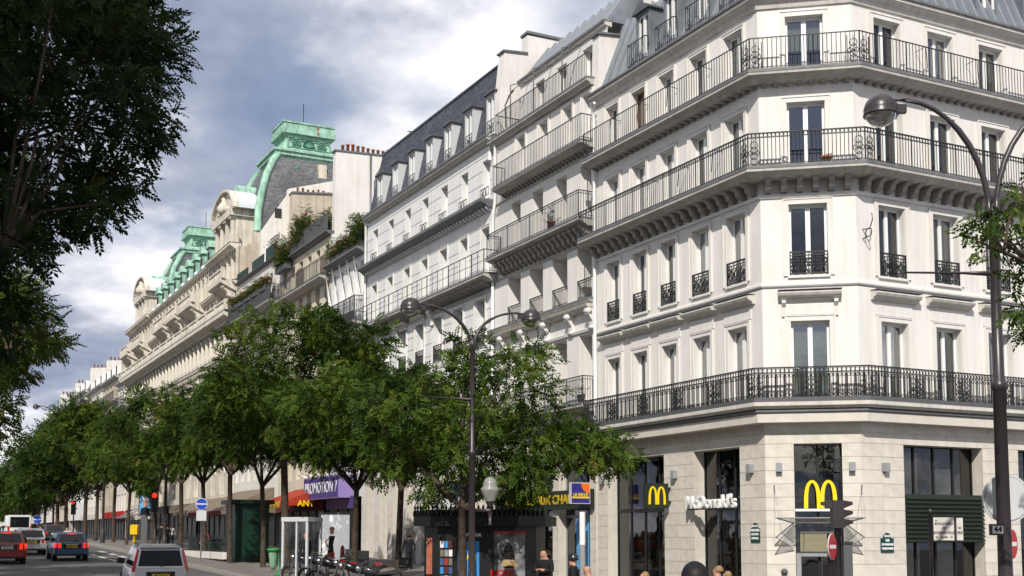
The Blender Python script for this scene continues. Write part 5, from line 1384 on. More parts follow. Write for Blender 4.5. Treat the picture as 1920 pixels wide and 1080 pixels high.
def make_tree(seed, clumps, trunk, matn, per=70, scale=1.0, nl=9, twig_r=0.012, lean=(0, 0), r0=0.16, fork=3.0):
    """clumps: array of (x,y,z,r) in tree space; trunk: height of fork. returns trunk mesh, crown mesh"""
    rng = np.random.RandomState(seed)
    mb = MB(); F = Vector((lean[0], lean[1], fork))
    mb.tube([(0, 0, -0.2), (0.0, 0, 0.12), (lean[0] * 0.3 + 0.03, lean[1] * 0.3, fork * 0.45), (F.x, F.y, F.z)], [r0 * 1.35, r0 * 1.05, r0 * 0.9, r0 * 0.82], 9)
    cl = np.array([c[:4] for c in clumps])
    # main limbs towards k-means-like picks
    nl_ = 6; picks = [int(np.argmax(cl[:, 2]))]
    while len(picks) < min(nl_, len(cl)):
        d = np.min(np.linalg.norm(cl[:, None, :3] - cl[picks][None, :, :3], axis=2), axis=1); picks.append(int(np.argmax(d)))
    limbs = []
    for pk in picks:
        E_ = Vector(cl[pk, :3]); m1 = F.lerp(E_, 0.35) + Vector((rng.normal(0, 0.15), rng.normal(0, 0.15), 0.25)); m2 = F.lerp(E_, 0.7) + Vector((rng.normal(0, 0.2), rng.normal(0, 0.2), 0.25))
        pts = [F - Vector((0, 0, 0.1)), m1, m2, E_]; limbs.append(pts)
        mb.tube(pts, [r0 * 0.62, r0 * 0.46, r0 * 0.3, r0 * 0.1], 7)
    nodes = [(p.lerp(q, t), (1 - (i + t) / 3.0)) for pts in limbs for i, (p, q) in enumerate(zip(pts[:-1], pts[1:])) for t in (0.0, 0.35, 0.7)]
    ctr, dr = [], []
    for c in cl:
        cv = Vector(c[:3]); best = min(nodes, key=lambda nd: (nd[0] - cv).length + (0.6 if nd[0].z > cv.z + 0.5 else 0))
        mid = best[0].lerp(cv, 0.5) + Vector((rng.normal(0, 0.12), rng.normal(0, 0.12), 0.18))
        mb.tube([best[0], mid, cv], [max(0.018, r0 * 0.2), r0 * 0.12, 0.012], 5, cap=False)
        r = c[3]; k = int(per * (r / 0.8) ** 2 * rng.uniform(0.8, 1.2))
        v = rng.normal(0, 1, (k, 3)); v /= np.linalg.norm(v, axis=1, keepdims=True); rad = rng.uniform(0.1, 1.0, (k, 1)) ** 0.7
        pos = v * rad * np.array([r, r, r * 0.8]) + c[:3]
        out_ = v * np.array([0.8, 0.8, 0.6]) + rng.normal(0, 0.7, (k, 3)) + np.array([0, 0, -0.3]) + (c[:3] - np.array([F.x, F.y, F.z + 1.5])) * 0.12
        ctr.append(pos); dr.append(out_)
        for _ in range(4):
            e_ = Vector(pos[rng.randint(0, k)]); mb.tube([cv, cv.lerp(e_, 0.6) + Vector((0, 0, 0.06)), e_], [twig_r, twig_r * 0.8, twig_r * 0.4], 3, cap=False)
    me_t = mb.mesh('trunk', 'bark'); me_c = leaves_mesh('crown', np.concatenate(ctr), np.concatenate(dr), matn, seed, scale, nl)
    return me_t, me_c
def crown_clumps(seed, H, rx, z0, n, r=(0.42, 1.0), shift=(0, 0)):
    rng = np.random.RandomState(seed); out = []
    zc, rz = (z0 + H) / 2, (H - z0) / 2
    while len(out) < n:
        v = rng.normal(0, 1, 3); v /= np.linalg.norm(v); rad = rng.uniform(0.25, 1.0) ** 0.5
        w = 1.0 + 0.3 * math.sin(3 * math.atan2(v[1], v[0]) + seed) + 0.12 * math.sin(7 * v[2] + seed)
        p = np.array([v[0] * rx * w * rad * 0.9 + shift[0], v[1] * rx * w * rad * 0.9 + shift[1], zc + v[2] * rz * rad * 0.88])
        if p[2] < z0 + 0.2 + 0.9 * max(0, 1.2 - math.hypot(p[0], p[1])): continue
        out.append((p[0], p[1], p[2], rng.uniform(*r)))
    return out
VAR = []
for k, (H, rx, z0, n, fork, mt) in enumerate([(9.0, 3.3, 4.3, 50, 3.9, 'leaf'), (9.0, 2.9, 4.4, 44, 4.1, 'leaf_b'), (9.2, 3.4, 3.4, 52, 3.2, 'leaf'), (9.0, 3.1, 4.0, 48, 3.7, 'leaf_b')]):
    VAR.append(make_tree(20 + k, crown_clumps(30 + k, H, rx, z0, n), None, mt, per=120, lean=(0.15 * (-1) ** k, 0.1), fork=fork, r0=0.13))
FARV = [make_tree(60 + k, crown_clumps(70 + k, 9.0, 3.4, 2.8, 40, (0.8, 1.2)), None, 'leaf_b', per=34, scale=2.0, nl=7, fork=2.9) for k in range(2)]
tl = [(8.2, 8.4, 7.6, 1, 0.95, 'slim street tree just left of the black kiosk'),
      (12.0, 8.6, 7.9, 0, 0.92, 'street tree with straight thin trunk beside the parked motorcycles'),
      (20.0, 8.6, 11.3, 0, 1.05, 'tallest dark street tree with thick trunk beside the phone booth'),
      (25.0, 8.2, 9.0, 3, 0.95, 'street tree standing behind the green litter bag stand'),
      (29.0, 8.7, 9.4, 1, 1.0, 'street tree with forked trunk in front of the dark green cabin'),
      (35.0, 8.5, 9.2, 0, 1.0, 'street tree with trunk beside the café railing'),
      (41.0, 8.5, 9.8, 3, 1.0, 'street tree with leaning trunk near the blue round sign'),
      (49.0, 8.5, 8.2, 2, 0.9, 'street tree near the portrait billboard')]
for i, (s, n_, h, v, wd, lab) in enumerate(tl):
    o = empty('street_tree', sw(s, n_, dz=PAVE), RNG.uniform(0, 6.28), lab, 'tree', 'street trees along the boulevard')
    k = h / 9.0; o.scale = (wd * max(k, 0.95), wd * max(k, 0.95), k)
    put('trunk', VAR[v][0], o); put('crown', VAR[v][1], o)
ft = [57 + 8.2 * i for i in range(9)] + [134 + 12 * i for i in range(10)]
ordn = ['nearest', 'second', 'third', 'fourth', 'fifth', 'sixth', 'seventh', 'eighth', 'ninth', 'tenth', 'eleventh', 'twelfth', 'thirteenth', 'fourteenth', 'fifteenth', 'sixteenth', 'seventeenth', 'eighteenth', 'nineteenth']
for i, s in enumerate(ft):
    o = empty('street_tree', sw(s, 8.5 + RNG.uniform(-0.4, 0.4), dz=PAVE), RNG.uniform(0, 6.28), 'distant street tree in the row below the department store, %s beyond the traffic signal' % ordn[i], 'tree', 'street trees along the boulevard')
    k = ([0.92, 1.0, 1.28, 1.34, 1.22, 1.3, 1.12, 1.2, 1.02] + [0.9, 0.95] * 5)[i]; o.scale = (k * RNG.uniform(0.85, 1.1), k * RNG.uniform(0.85, 1.1), k)
    m = FARV[i % 2] if i > 3 else VAR[i % 4]
    put('trunk', m[0], o); put('crown', m[1], o)
# the trees on the photographer's side
def px_pt(x, y, Y):
    d = Vector(((x - 960) / 2270.0, 1.0, -(y - 806.4) / 2270.0)); c, s_ = math.cos(R(5)), math.sin(R(5))
    d = Vector((d.x, d.y * c - d.z * s_, d.y * s_ + d.z * c)); return Vector((0, 0, EYE)) + d * (Y / d.y)
def near_tree(base, vis, Ys, seed, label, matn, rr, per, scale, extra, nl=11, fork=3.6, r0=0.22, name='shade_tree'):
    rng = np.random.RandomState(seed); cl = []
    bz = g((Vector((base[0], base[1], 0)) - CO).dot(U2)) if base[2] is None else base[2]
    B0 = Vector((base[0], base[1], bz))
    for (x, y) in vis:
        p = px_pt(x, y, rng.uniform(*Ys)) - B0; cl.append((p.x, p.y, p.z, rng.uniform(*rr)))
    for c in extra: cl.append(c)
    t = make_tree(seed, cl, None, matn, per=per, scale=scale, nl=nl, fork=fork, r0=r0)
    o = empty(name, B0, 0, label, 'tree'); put('trunk', t[0], o); put('crown', t[1], o)
    return o
visA = [(x_ - 42, y_ - 14) for x_, y_ in [(60, 40), (140, 30), (215, 55), (275, 75), (300, 130), (50, 120), (130, 130), (205, 140), (260, 180), (310, 200), (40, 210), (120, 220), (190, 230), (255, 260), (300, 270), (60, 300), (140, 310), (215, 330), (260, 350), (30, 380), (100, 380), (170, 380), (235, 395), (60, 440), (120, 440), (20, 470), (90, 480), (0, 330), (-40, 200), (-50, 400), (330, 100), (330, 240), (-30, 60), (200, 420), (10, 130)]]
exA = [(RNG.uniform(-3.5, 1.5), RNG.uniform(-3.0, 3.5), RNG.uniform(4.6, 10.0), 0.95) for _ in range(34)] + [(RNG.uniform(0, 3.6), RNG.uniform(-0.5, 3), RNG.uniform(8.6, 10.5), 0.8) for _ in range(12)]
near_tree((-8.4, 13.6, None), visA, (12.2, 15.2), 101, 'big dark shaded tree overhanging the top left corner', 'leaf_shaded', (0.28, 0.48), 360, 0.58, exA, r0=0.15)
visB = [(x_ - 62, y_) for x_, y_ in [(20, 520), (70, 545), (115, 590), (150, 630), (95, 640), (40, 600), (30, 680), (85, 690), (125, 640), (20, 740), (60, 755), (45, 805), (10, 800), (0, 560), (-40, 650), (-30, 740), (60, 620), (100, 560)]]
exB = [(RNG.uniform(-3.5, 2.0), RNG.uniform(-3.0, 3.0), RNG.uniform(4.0, 9.5), 0.95) for _ in range(30)] + [(RNG.uniform(-4, 2.2), RNG.uniform(-4, 4.0), RNG.uniform(9.5, 15.0), 1.3) for _ in range(26)]
near_tree((-12.8, 22.6, None), visB, (20.5, 24.5), 102, 'yellowing tree behind the dark one at the left edge', 'leaf_yellow', (0.42, 0.6), 300, 0.66, exB, r0=0.16)
for i, s in enumerate((9, 18, 27, 37, 49)):
    m = VAR[i % 4]; o = empty('roadside_tree', sw(s, 25.5 if s < 12 else 23.4, dz=PAVE), i * 1.3, 'tree on the near side of the road, %s from the camera, outside the picture' % ordn[i + 1], 'tree', 'trees on the near side of the road')
    o.scale = (1.3, 1.3, 1.45); put('trunk', m[0], o); put('crown', m[1], o)
visR = [(1915, 345), (1905, 400), (1860, 405), (1915, 460), (1905, 520), (1920, 575), (1925, 625), (1870, 470), (1940, 400), (1945, 500), (1950, 600), (1960, 320), (1825, 425), (1840, 455)]
exR = [(RNG.uniform(-0.6, 2.5), RNG.uniform(-2, 2.0), RNG.uniform(3.8, 7.5), 0.8) for _ in range(22)]
near_tree((9.0, 15.6, 0.9), visR, (14.6, 16.6), 103, 'leafy branch tips of a tree at the right edge beside the tall lamp', 'leaf', (0.18, 0.30), 210, 0.6, exR, fork=3.4, r0=0.12)

visK = [(995, 885), (960, 920), (1045, 838), (1100, 835), (1150, 852), (985, 915), (925, 880), (1080, 820), (1030, 800), (1000, 730), (955, 690), (900, 700), (850, 715), (800, 730), (755, 770), (720, 815), (900, 780), (850, 850), (790, 850), (960, 780), (740, 870), (980, 850), (880, 660), (830, 780), (1000, 860), (700, 760), (1125, 848), (930, 830), (890, 900), (1060, 825), (820, 900), (1000, 670)]
bk = px_pt(866, 1000, 35.0)
near_tree((bk.x, bk.y, 0.4), visK, (33.2, 37.2), 104, 'street tree with wide low crown in front of the kiosk and lamp post', 'leaf', (0.62, 0.95), 120, 1.0, [(0.2, 1.2, 6.2, 0.9), (-0.8, 1.6, 5.4, 0.9), (1.0, 1.4, 5.6, 0.9)], nl=9, fork=3.1, r0=0.14, name='street_tree')

# ------------------------------------------------------------------ planters and flower pots
def shrub(label, s0, s1, n_, z, h, matn, seed, flowers=False, group=None, trough=True, dens=260):
    rng = np.random.RandomState(seed); k = int((s1 - s0) * dens * h)
    c = np.stack([rng.uniform(s0, s1, k), rng.normal(0, 0.22, k), np.abs(rng.beta(1.4, 1.8, k)) * h], axis=1)
    top = 0.55 + 0.45 * np.sin(c[:, 0] * 2.3 + seed) ** 2 + 0.15 * np.sin(c[:, 0] * 6.1)
    c[:, 2] *= top; c[:, 0] -= (s0 + s1) / 2
    d = rng.normal(0, 1, (k, 3)); d[:, 2] = np.abs(d[:, 2]) * 0.6
    o = empty('planter', sw((s0 + s1) / 2, n_, z), ANG, label, 'plants', group)
    L = (s1 - s0) / 2
    put('trough', MB().box(-L, L, -0.2, 0.2, 0, 0.35).mesh('trough', 'iron_grey' if trough else 'terracotta'), o)
    put('foliage', leaves_mesh('foliage', c + np.array([0, 0, 0.3]), d, matn, seed, 0.8, 7), o)
    if flowers:
        m = MB()
        for _ in range(int((s1 - s0) * 16)):
            x, y, zz = rng.uniform(-L, L), rng.normal(0, 0.2), rng.uniform(0.35, 0.3 + h * 0.8); r = rng.uniform(0.05, 0.1)
            m.lathe([(0, -r), (r, 0), (0, r)], 5, (x, y, zz))
        put('flowers', m.mesh('flowers', 'flower_red'), o)['kind'] = 'stuff'
    return o
shrub('bushy planter on the low terrace roof against the white wall', 34.7, 36.6, 0.0, 18.8, 2.2, 'leaf_plant', 1)
shrub('long grassy planter along the low terrace roof', 36.8, 40.2, 0.1, 18.8, 1.1, 'leaf_plant', 2, flowers=True)
shrub('large autumn shrub planter on the cream house terrace', 45.2, 48.2, 0.0, 21.2, 2.4, 'leaf_plant', 3, flowers=True)
shrub('trailing planter at the left end of the cream house terrace', 48.4, 50.9, 0.35, 20.3, 2.0, 'leaf_plant', 4, flowers=True)
shrub('thin planter behind the grey terrace screen', 41.6, 44.8, -0.3, 21.2, 1.4, 'leaf_plant', 7)
for i, a in enumerate((52.4, 54.4, 56.4, 58.4, 60.4)):
    shrub('flower trough on the long dark balcony, %s from the cream house' % ordn[i], a, a + 1.5, 0.6, 19.55, 0.8, 'leaf_plant', 10 + i, flowers=True, group='flower troughs on the dark balcony')
def flowerpot(label, M, matn, h=0.28, plant=True, seed=1):
    o = tag(MB().lathe([(0.0, 0), (0.11, 0), (0.16, h), (0.18, h), (0.18, h + 0.05), (0.14, h + 0.05), (0.13, h * 0.7)], 10).build('flower_pot', matn, None, M), label, 'flower pot')
    if plant:
        rng = np.random.RandomState(seed); k = 26; c = rng.normal(0, 0.1, (k, 3)) + np.array([0, 0, h + 0.15]); d = rng.normal(0, 1, (k, 3)); d[:, 2] = abs(d[:, 2])
        put('foliage', leaves_mesh('foliage', c, d, 'leaf_plant', seed, 0.6, 7), o)
    return o
MC = Matrix.Translation(CO) @ RZ(ANG)
flowerpot('terracotta pot on the corner balcony in front of the french window', MC @ FC @ T(LC - 1.95, 0.35, 13.62), 'terracotta_b', 0.22, False)
flowerpot('red pot with dry stems on the narrow house balcony', Matrix.Translation(sw(12.3, 0.45, 14.54)), 'terracotta', 0.34, True, 5)
flowerpot('green potted plant at the end of the lower balcony', Matrix.Translation(sw(10.2, 0.35, 7.54)), 'light_grey', 0.3, True, 6)

# ------------------------------------------------------------------ street lamps
def lamp(label, base, top, az, span=1.75, rise=1.05, arms=(1, -1), k=1.0, rods=(), grp='tall twin-arm street lamps'):
    o = empty('street_lamp', base, az, label, 'street lamp', grp)
    h = top - base[2]
    put('pole', MB().lathe([(0.17, 0), (0.17, 0.9), (0.13, 1.0), (0.095 * k, 1.3), (0.085 * k, h * 0.6), (0.11 * k, h * 0.6 + 0.02), (0.11 * k, h * 0.6 + 0.12), (0.075 * k, h * 0.6 + 0.16), (0.065 * k, h), (0.09 * k, h + 0.03), (0.09 * k, h + 0.14), (0.03, h + 0.3), (0.0, h + 0.3)], 12).mesh('pole', 'lamp_brown'), o)
    for sg in arms:
        pts = []
        for i in range(11):
            t = i / 10.0; a_ = R(95) * t
            pts.append((sg * (0.05 + span * 0.82 * (1 - math.cos(a_))), 0, h + 0.05 + rise * math.sin(a_)))
        pts.append((sg * (span - 0.2), 0, h + 0.05 + rise * 0.96))
        am = put('arm', MB().tube(pts, [0.045 * min(k, 1.1)] * 6 + [0.034 * min(k, 1.1)] * 6, 8).mesh('arm', 'lamp_brown'), o)
        cx, czz, r = sg * (span + 0.06), h + rise * 0.93, 0.275
        up = [(0.0, r * 1.02)] + [(r * math.cos(t), r * math.sin(t)) for t in [R(78) - R(86) * i / 8 for i in range(9)]] + [(r * 1.03, -0.06), (r * 1.03, -0.085), (r * 0.92, -0.085)]
        put('lamp_housing', MB().lathe(up, 18, (cx, 0, czz)).box(min(cx - sg * 0.26, cx - sg * 0.42), max(cx - sg * 0.26, cx - sg * 0.42), -0.05, 0.05, czz - 0.04, czz + 0.1).mesh('lamp_housing', 'lamp_brown'), am)
        put('lamp_reflector', MB().lathe([(0.0, 0.04), (r * 0.6, 0.0), (r * 0.9, -0.08)], 14, (cx, 0, czz)).mesh('lamp_reflector', 'mirror_metal'), am)
        gl_ = [(r * 0.98 * math.cos(t), r * 0.98 * math.sin(t)) for t in [R(-17) - R(73) * i / 8 for i in range(9)]]
        put('glass_globe', MB().lathe(gl_, 18, (cx, 0, czz)).mesh('glass_globe', 'globe_glass'), am)
    for (sg, zz, L) in rods:
        put('banner_rod', MB().tube([(0, 0, zz - base[2]), (sg * L * 0.35, 0, zz - base[2] + 0.01), (sg * L, 0, zz - base[2] + 0.02)], [0.05, 0.022, 0.016], 6).mesh('banner_rod', 'lamp_brown'), o)
    return o
p1 = px_pt(885, 900, 33.0); AN = math.atan2(N2.y, N2.x)
L1 = lamp('twin-arm brown street lamp rising through the trees in the middle', (p1.x, p1.y, 0.35), 7.75, AN, 1.78, 1.05, rods=[(1, 6.32, 1.7)])
# lower lantern bracketed from that pole
hz = 0.35
br = put('lantern_bracket', MB().tube([(0, 0, 2.95), (-0.55, 0.0, 2.95)], 0.05, 6).tube([(-0.55, 0, 2.55), (-0.55, 0, 3.1)], 0.05, 6).mesh('lantern_bracket', 'lamp_brown'), L1)
put('lantern', MB().lathe([(0.06, 3.05), (0.1, 3.12), (0.13, 3.2)], 12, (-0.55, 0, 0)).mesh('lantern', 'lamp_brown'), br)
put('lantern_glass', MB().lathe([(0.13, 3.2), (0.25, 3.48), (0.26, 3.55), (0.2, 3.6), (0.2, 3.66), (0.16, 3.8), (0.05, 3.87), (0.0, 3.87)], 14, (-0.55, 0, 0)).mesh('lantern_glass', 'lantern_glass'), br)
p2 = px_pt(1874, 750, 19.5)
L2 = lamp('tall brown twin-arm street lamp close by at the right edge', (p2.x, p2.y, 0.75), 7.75, R(180), 1.74, 2.0, k=1.2, rods=[(1, px_pt(1862, 513, 19.5).z, 1.5)])
for i, (x, y, s) in enumerate(((283, 757, 62), (195, 766, 92), (140, 822, 128))):
    q = sw(s, 9.6); lamp('distant twin-arm street lamp above the trees, %s beyond the department store corner' % ordn[i], (q.x, q.y, q.z), px_pt(x, y, q.y).z - 0.9, AN, 1.78, 1.05)
pq = sw(43.0, 9.0); L5 = lamp('tall street lamp post behind the tree row near the café', (pq.x, pq.y, pq.z), 9.2, AN, 1.78, 1.05)

# ------------------------------------------------------------------ signs at the right
def disc(mb, r, y0, y1, seg=24, c=(0, 0), mi=0):
    return mb.pry([(c[0] + r * math.cos(2 * math.pi * k / seg), c[1] + r * math.sin(2 * math.pi * k / seg)) for k in range(seg)], y0, y1, mi)
FACE = R(180)      # local +Y turned towards the camera
def front_M(p, rz=0.0): return Matrix.Translation(p) @ RZ(R(180) + rz)
def no_entry(label, p, rz, r=0.3, post=True, gz=0.5):
    o = tag(disc(MB(), r, -0.02, 0.0).build('no_entry_sign', 'light_grey', None, front_M(p, rz)), label, 'sign', 'no entry signs')
    put('sign_face', disc(MB(), r * 0.95, 0.0, 0.006).mesh('sign_face', 'sign_red'), o)
    put('white_bar', MB().box(-r * 0.72, r * 0.72, 0.006, 0.011, -r * 0.14, r * 0.14).mesh('white_bar', 'letter_white'), o)
    if post: put('post', MB().tube([(0, -0.06, gz - p.z), (0, -0.06, r)], 0.035, 8).mesh('post', 'lamp_brown'), o)
    return o
no_entry('red no entry sign turned aside below the traffic signal', px_pt(1561, 1025, 21.5), R(58), 0.235, True)
no_entry('red no entry sign half hidden behind the tall lamp post', px_pt(1899, 1020, 26), R(50), 0.32, True)
pt = px_pt(1570, 1000, 22)
ts = empty('traffic_signal', (pt.x, pt.y, 0.5), R(180), 'brown traffic signal seen from behind in front of the restaurant door', 'traffic signal')
put('pole', MB().tube([(0, 0, 0), (0, 0, 2.3)], 0.06, 8).mesh('pole', 'lamp_brown'), ts)
zt = px_pt(1570, 938, 22).z - 0.5; zb = px_pt(1570, 990, 22).z - 0.5
put('signal_head', MB().hexa([(-0.1, -0.1, zb), (0.1, -0.1, zb), (0.1, 0.12, zb), (-0.1, 0.12, zb), (-0.1, -0.1, zt), (0.1, -0.1, zt), (0.1, 0.12, zt), (-0.1, 0.12, zt)]).mesh('signal_head', 'lamp_brown'), ts)
for i in range(3):
    z_ = zt - 0.06 - i * (zt - zb - 0.1) / 2.4
    for sg in ((1, -1) if i == 0 else (-1,)):
        put('visor', MB().hexa([(sg * 0.1, -0.09, z_ - 0.09), (sg * 0.1, 0.09, z_ - 0.09), (sg * 0.28, 0.05, z_ - 0.02), (sg * 0.28, -0.05, z_ - 0.02), (sg * 0.1, -0.09, z_ + 0.06), (sg * 0.1, 0.09, z_ + 0.06), (sg * 0.28, 0.05, z_ + 0.03), (sg * 0.28, -0.05, z_ + 0.03)]).mesh('visor', 'lamp_brown'), ts)
put('signal_box', MB().box(-0.24, -0.08, -0.1, 0.1, 1.35, 1.95).mesh('signal_box', 'iron_grey'), ts); put('box_cap', MB().box(-0.25, -0.07, -0.11, 0.11, 1.95, 2.0).mesh('box_cap', 'lamp_brown'), ts)
ps = px_pt(1745, 1000, 27)
sp = empty('street_name_sign', (ps.x, ps.y, 0.4), R(180), 'pair of cream street name plates on a thin post before the louvred screen', 'sign')
zz = lambda y: px_pt(1745, y, 27).z - 0.4
put('post', MB().tube([(0, 0, 0), (0, 0, zz(960))], 0.045, 8).lathe([(0.05, 0), (0.06, 0.03), (0.0, 0.08)], 8, (0, 0, zz(960))).mesh('post', 'lamp_brown'), sp)
pl = put('name_plate', MB().box(-0.5, -0.05, 0.03, 0.06, zz(1013), zz(970)).mesh('name_plate', 'cornice_stone'), sp)
for tx, sz, yy in (('BOULEVARD', 0.075, 982), ('DE', 0.07, 990), ('BONNE NOUVELLE', 0.085, 999)):
    put('lettering', text_mesh(tx, sz, 0.002, 'letter_black', 0.0015, stretch=0.62 if len(tx) > 10 else 0.95), pl, MT_front(-0.275, 0.063, zz(yy)))
put('arrow', MB().box(-0.36, -0.2, 0.06, 0.063, zz(1008), zz(1006)).mesh('arrow', 'letter_black'), pl)
for tx, xx, yy in (('10', -0.1, 976), ('44', -0.11, 1007), ('32', -0.44, 1007)): put('lettering', text_mesh(tx, 0.05, 0.002, 'letter_black', 0.001), pl, MT_front(xx, 0.063, zz(yy)))
pl2 = put('name_plate', MB().box(-0.70, -0.56, 0.03, 0.06, zz(1013), zz(971)).mesh('name_plate', 'cornice_stone'), sp); put('plate_bracket', MB().box(-0.56, -0.5, 0.0, 0.05, zz(1014), zz(969)).mesh('plate_bracket', 'lamp_brown'), sp)
for tx, sz, yy in (('RD', 0.06, 990), ('ERE', 0.085, 999)): put('lettering', text_mesh(tx, sz, 0.002, 'letter_black', 0.0015, stretch=0.9), pl2, MT_front(-0.63, 0.063, zz(yy)))
pm = px_pt(1888, 935, 19.8)
mr = tag(disc(disc(MB(), 0.40, -0.03, 0.0), 0.37, 0.0, 0.008, mi=1).build('round_sign', ['light_grey', 'grey_paint'], None, front_M(pm)), 'pale round sign back strapped to the tall lamp post', 'sign')
put('sign_back', disc(MB(), 0.355, 0.008, 0.014).mesh('sign_back', 'light_grey'), mr)
p44 = px_pt(1871, 993, 19.2)
n44 = tag(MB().box(-0.13, 0.13, -0.03, 0.0, -0.09, 0.09).build('number_plate', 'lamp_brown', None, front_M(p44)), 'small framed house number plate on the tall lamp post', 'sign')
put('plate_face', MB().box(-0.085, 0.085, 0.0, 0.005, -0.06, 0.06).mesh('plate_face', 'poster_white'), n44); put('lettering', text_mesh('44', 0.13, 0.002, 'letter_black', 0.003), n44, MT_front(0, 0.008, 0.0))
pa = px_pt(1905, 1062, 30)
aw_ = tag(MB().hexa([(-1.4, 0.8, -0.2), (1.4, 0.8, -0.2), (1.4, 1.0, 0.35), (-1.4, 1.0, 0.35), (-1.4, 0.75, -0.15), (1.4, 0.75, -0.15), (1.4, 0.95, 0.4), (-1.4, 0.95, 0.4)]).build('parasol', 'cream', None, Matrix.Translation((pa.x + 1.0, pa.y, pa.z)) @ RZ(R(200))), 'cream terrace parasol edge beside the tall lamp at the right edge', 'parasol')
put('pole', MB().tube([(0, 0.9, -2.2), (0, 0.9, 0.4)], 0.03, 6).mesh('pole', 'light_grey'), aw_)
# ------------------------------------------------------------------ kiosk and pavement furniture
pk = px_pt(908, 1010, 37.5); kz = 0.45
K = empty('news_kiosk', (pk.x, pk.y, kz), R(180) + R(-12), 'black news kiosk with spiky crest and posters under the trees', 'kiosk')
put('body', MB().prz([(-1.75, -0.9), (1.75, -0.9), (1.75, 0.6), (1.2, 1.05), (-1.2, 1.05), (-1.75, 0.6)], 0, 2.45).mesh('body', 'kiosk_black'), K)
put('roof', MB().prz([(-2.05, -1.2), (2.05, -1.2), (2.05, 0.75), (1.35, 1.35), (-1.35, 1.35), (-2.05, 0.75)], 2.45, 2.75).prz([(-1.8, -1.0), (1.8, -1.0), (1.8, 0.6), (1.2, 1.1), (-1.2, 1.1), (-1.8, 0.6)], 2.75, 2.95).mesh('roof', 'kiosk_black'), K)
cr = MB()
edge = [(-2.05, 0.75), (-1.35, 1.35), (1.35, 1.35), (2.05, 0.75)]
for a, c in zip(edge[:-1], edge[1:]):
    n = int(math.hypot(c[0] - a[0], c[1] - a[1]) / 0.14)
    for i in range(n):
        x, y = a[0] + (c[0] - a[0]) * (i + 0.5) / n, a[1] + (c[1] - a[1]) * (i + 0.5) / n
        cr.lathe([(0.07, 2.75), (0.06, 2.88), (0.02, 2.95), (0.045, 3.0), (0.0, 3.1)], 5, (x, y, 0))
put('roof_crest', cr.mesh('roof_crest', 'kiosk_black'), K)
def poster(par, name, x0, x1, z0, z1, y, matn): return put(name, MB().box(x0, x1, y, y + 0.02, z0, z1).mesh(name, matn), par)
q = poster(K, 'poster', -1.5, -0.55, 0.75, 2.25, 1.055, 'poster_grey')
put('poster_border', MB().box(-1.53, -0.52, 1.05, 1.07, 2.25, 2.3).mesh('poster_border', 'sign_red'), q)
put('figure', MB().pry([(-1.15, 1.2), (-0.85, 1.2), (-0.8, 1.6), (-0.95, 1.95), (-1.05, 1.95), (-1.2, 1.6)], 1.076, 1.08).mesh('figure', 'cloth_black'), q)
put('skirt', MB().pry([(-1.3, 1.25), (-0.75, 1.25), (-0.85, 1.45), (-1.15, 1.45)], 1.082, 1.085).mesh('skirt', 'cloth_tan'), q)
put('lettering', text_mesh('MORE', 0.26, 0.003, 'sign_red', 0.008), q, MT_front(-0.80, 1.085, 1.05))
q = poster(K, 'poster', -0.1, 0.55, 0.4, 2.0, 1.055, 'poster_blue')
put('lettering', text_mesh('MAXI', 0.24, 0.003, 'yellow_sign', 0.006, stretch=0.8), q, MT_front(0.22, 1.08, 1.5)); put('lettering', text_mesh('journaux', 0.2, 0.003, 'letter_white', 0.003), K, MT_front(0.2, 1.07, 2.2))
put('blue_panel', MB().box(0.05, 0.5, 1.076, 1.08, 0.5, 1.25).mesh('blue_panel', 'poster_blue'), q)
q = poster(K, 'magazine_rack', 0.7, 1.15, 0.4, 2.1, 1.055, 'cloth_black')
for i in range(6):
    for j in range(3): put('magazine', MB().box(0.73 + 0.135 * j, 0.84 + 0.135 * j, 1.078, 1.086, 0.5 + 0.26 * i, 0.7 + 0.26 * i).mesh('magazine', ('poster_grey', 'maroon', 'brown_awning', 'poster_blue', 'cloth_red', 'poster_white', 'cloth_blue')[(i * 3 + j * 2) % 7]), q)
put('neon_strip', MB().box(1.3, 1.6, 0.85, 0.87, 1.0, 2.1).mesh('neon_strip', 'terracotta'), K)

def ad_panel(label, p, w, h, base, rz=0.0):
    o = empty('advertising_panel', (p.x, p.y, base), R(180) + rz, label, 'billboard')
    z0 = p.z - base
    put('post', MB().box(-0.2, 0.2, -0.06, 0.06, 0, z0).mesh('post', 'iron_grey'), o)
    put('case', MB().box(-w / 2 - 0.09, w / 2 + 0.09, -0.12, 0.0, z0 - 0.09, z0 + h + 0.09).mesh('case', 'iron_grey'), o)
    q = put('poster', MB().box(-w / 2, w / 2, 0.0, 0.012, z0, z0 + h).mesh('poster', 'poster_white'), o)
    return o, q, z0
pd = px_pt(628, 1050, 48)
o, q, z0 = ad_panel('advertising panel with fashion poster of a woman beside the motorcycles', pd, 1.12, 1.78, g(17) + PAVE)
q.data.materials[0] = MAT['poster_glow']
put('dress', MB().pry([(0.3, 0.1 + z0), (0.02, 0.12 + z0), (0.08, 0.6 + z0), (0.0, 0.95 + z0), (0.24, 0.95 + z0), (0.26, 0.6 + z0)], 0.017, 0.02).mesh('dress', 'cloth_black'), q)
put('arm', MB().pry([(0.22, 0.92 + z0), (0.42, 0.7 + z0), (0.25, 0.4 + z0), (0.2, 0.42 + z0), (0.34, 0.7 + z0), (0.14, 0.98 + z0)], 0.021, 0.023).mesh('arm', 'skin'), q)
put('face', MB().pry([(0.13 + 0.09 * math.cos(t), 1.12 + z0 + 0.12 * math.sin(t)) for t in [2 * math.pi * k / 10 for k in range(10)]], 0.021, 0.024).mesh('face', 'skin'), q)
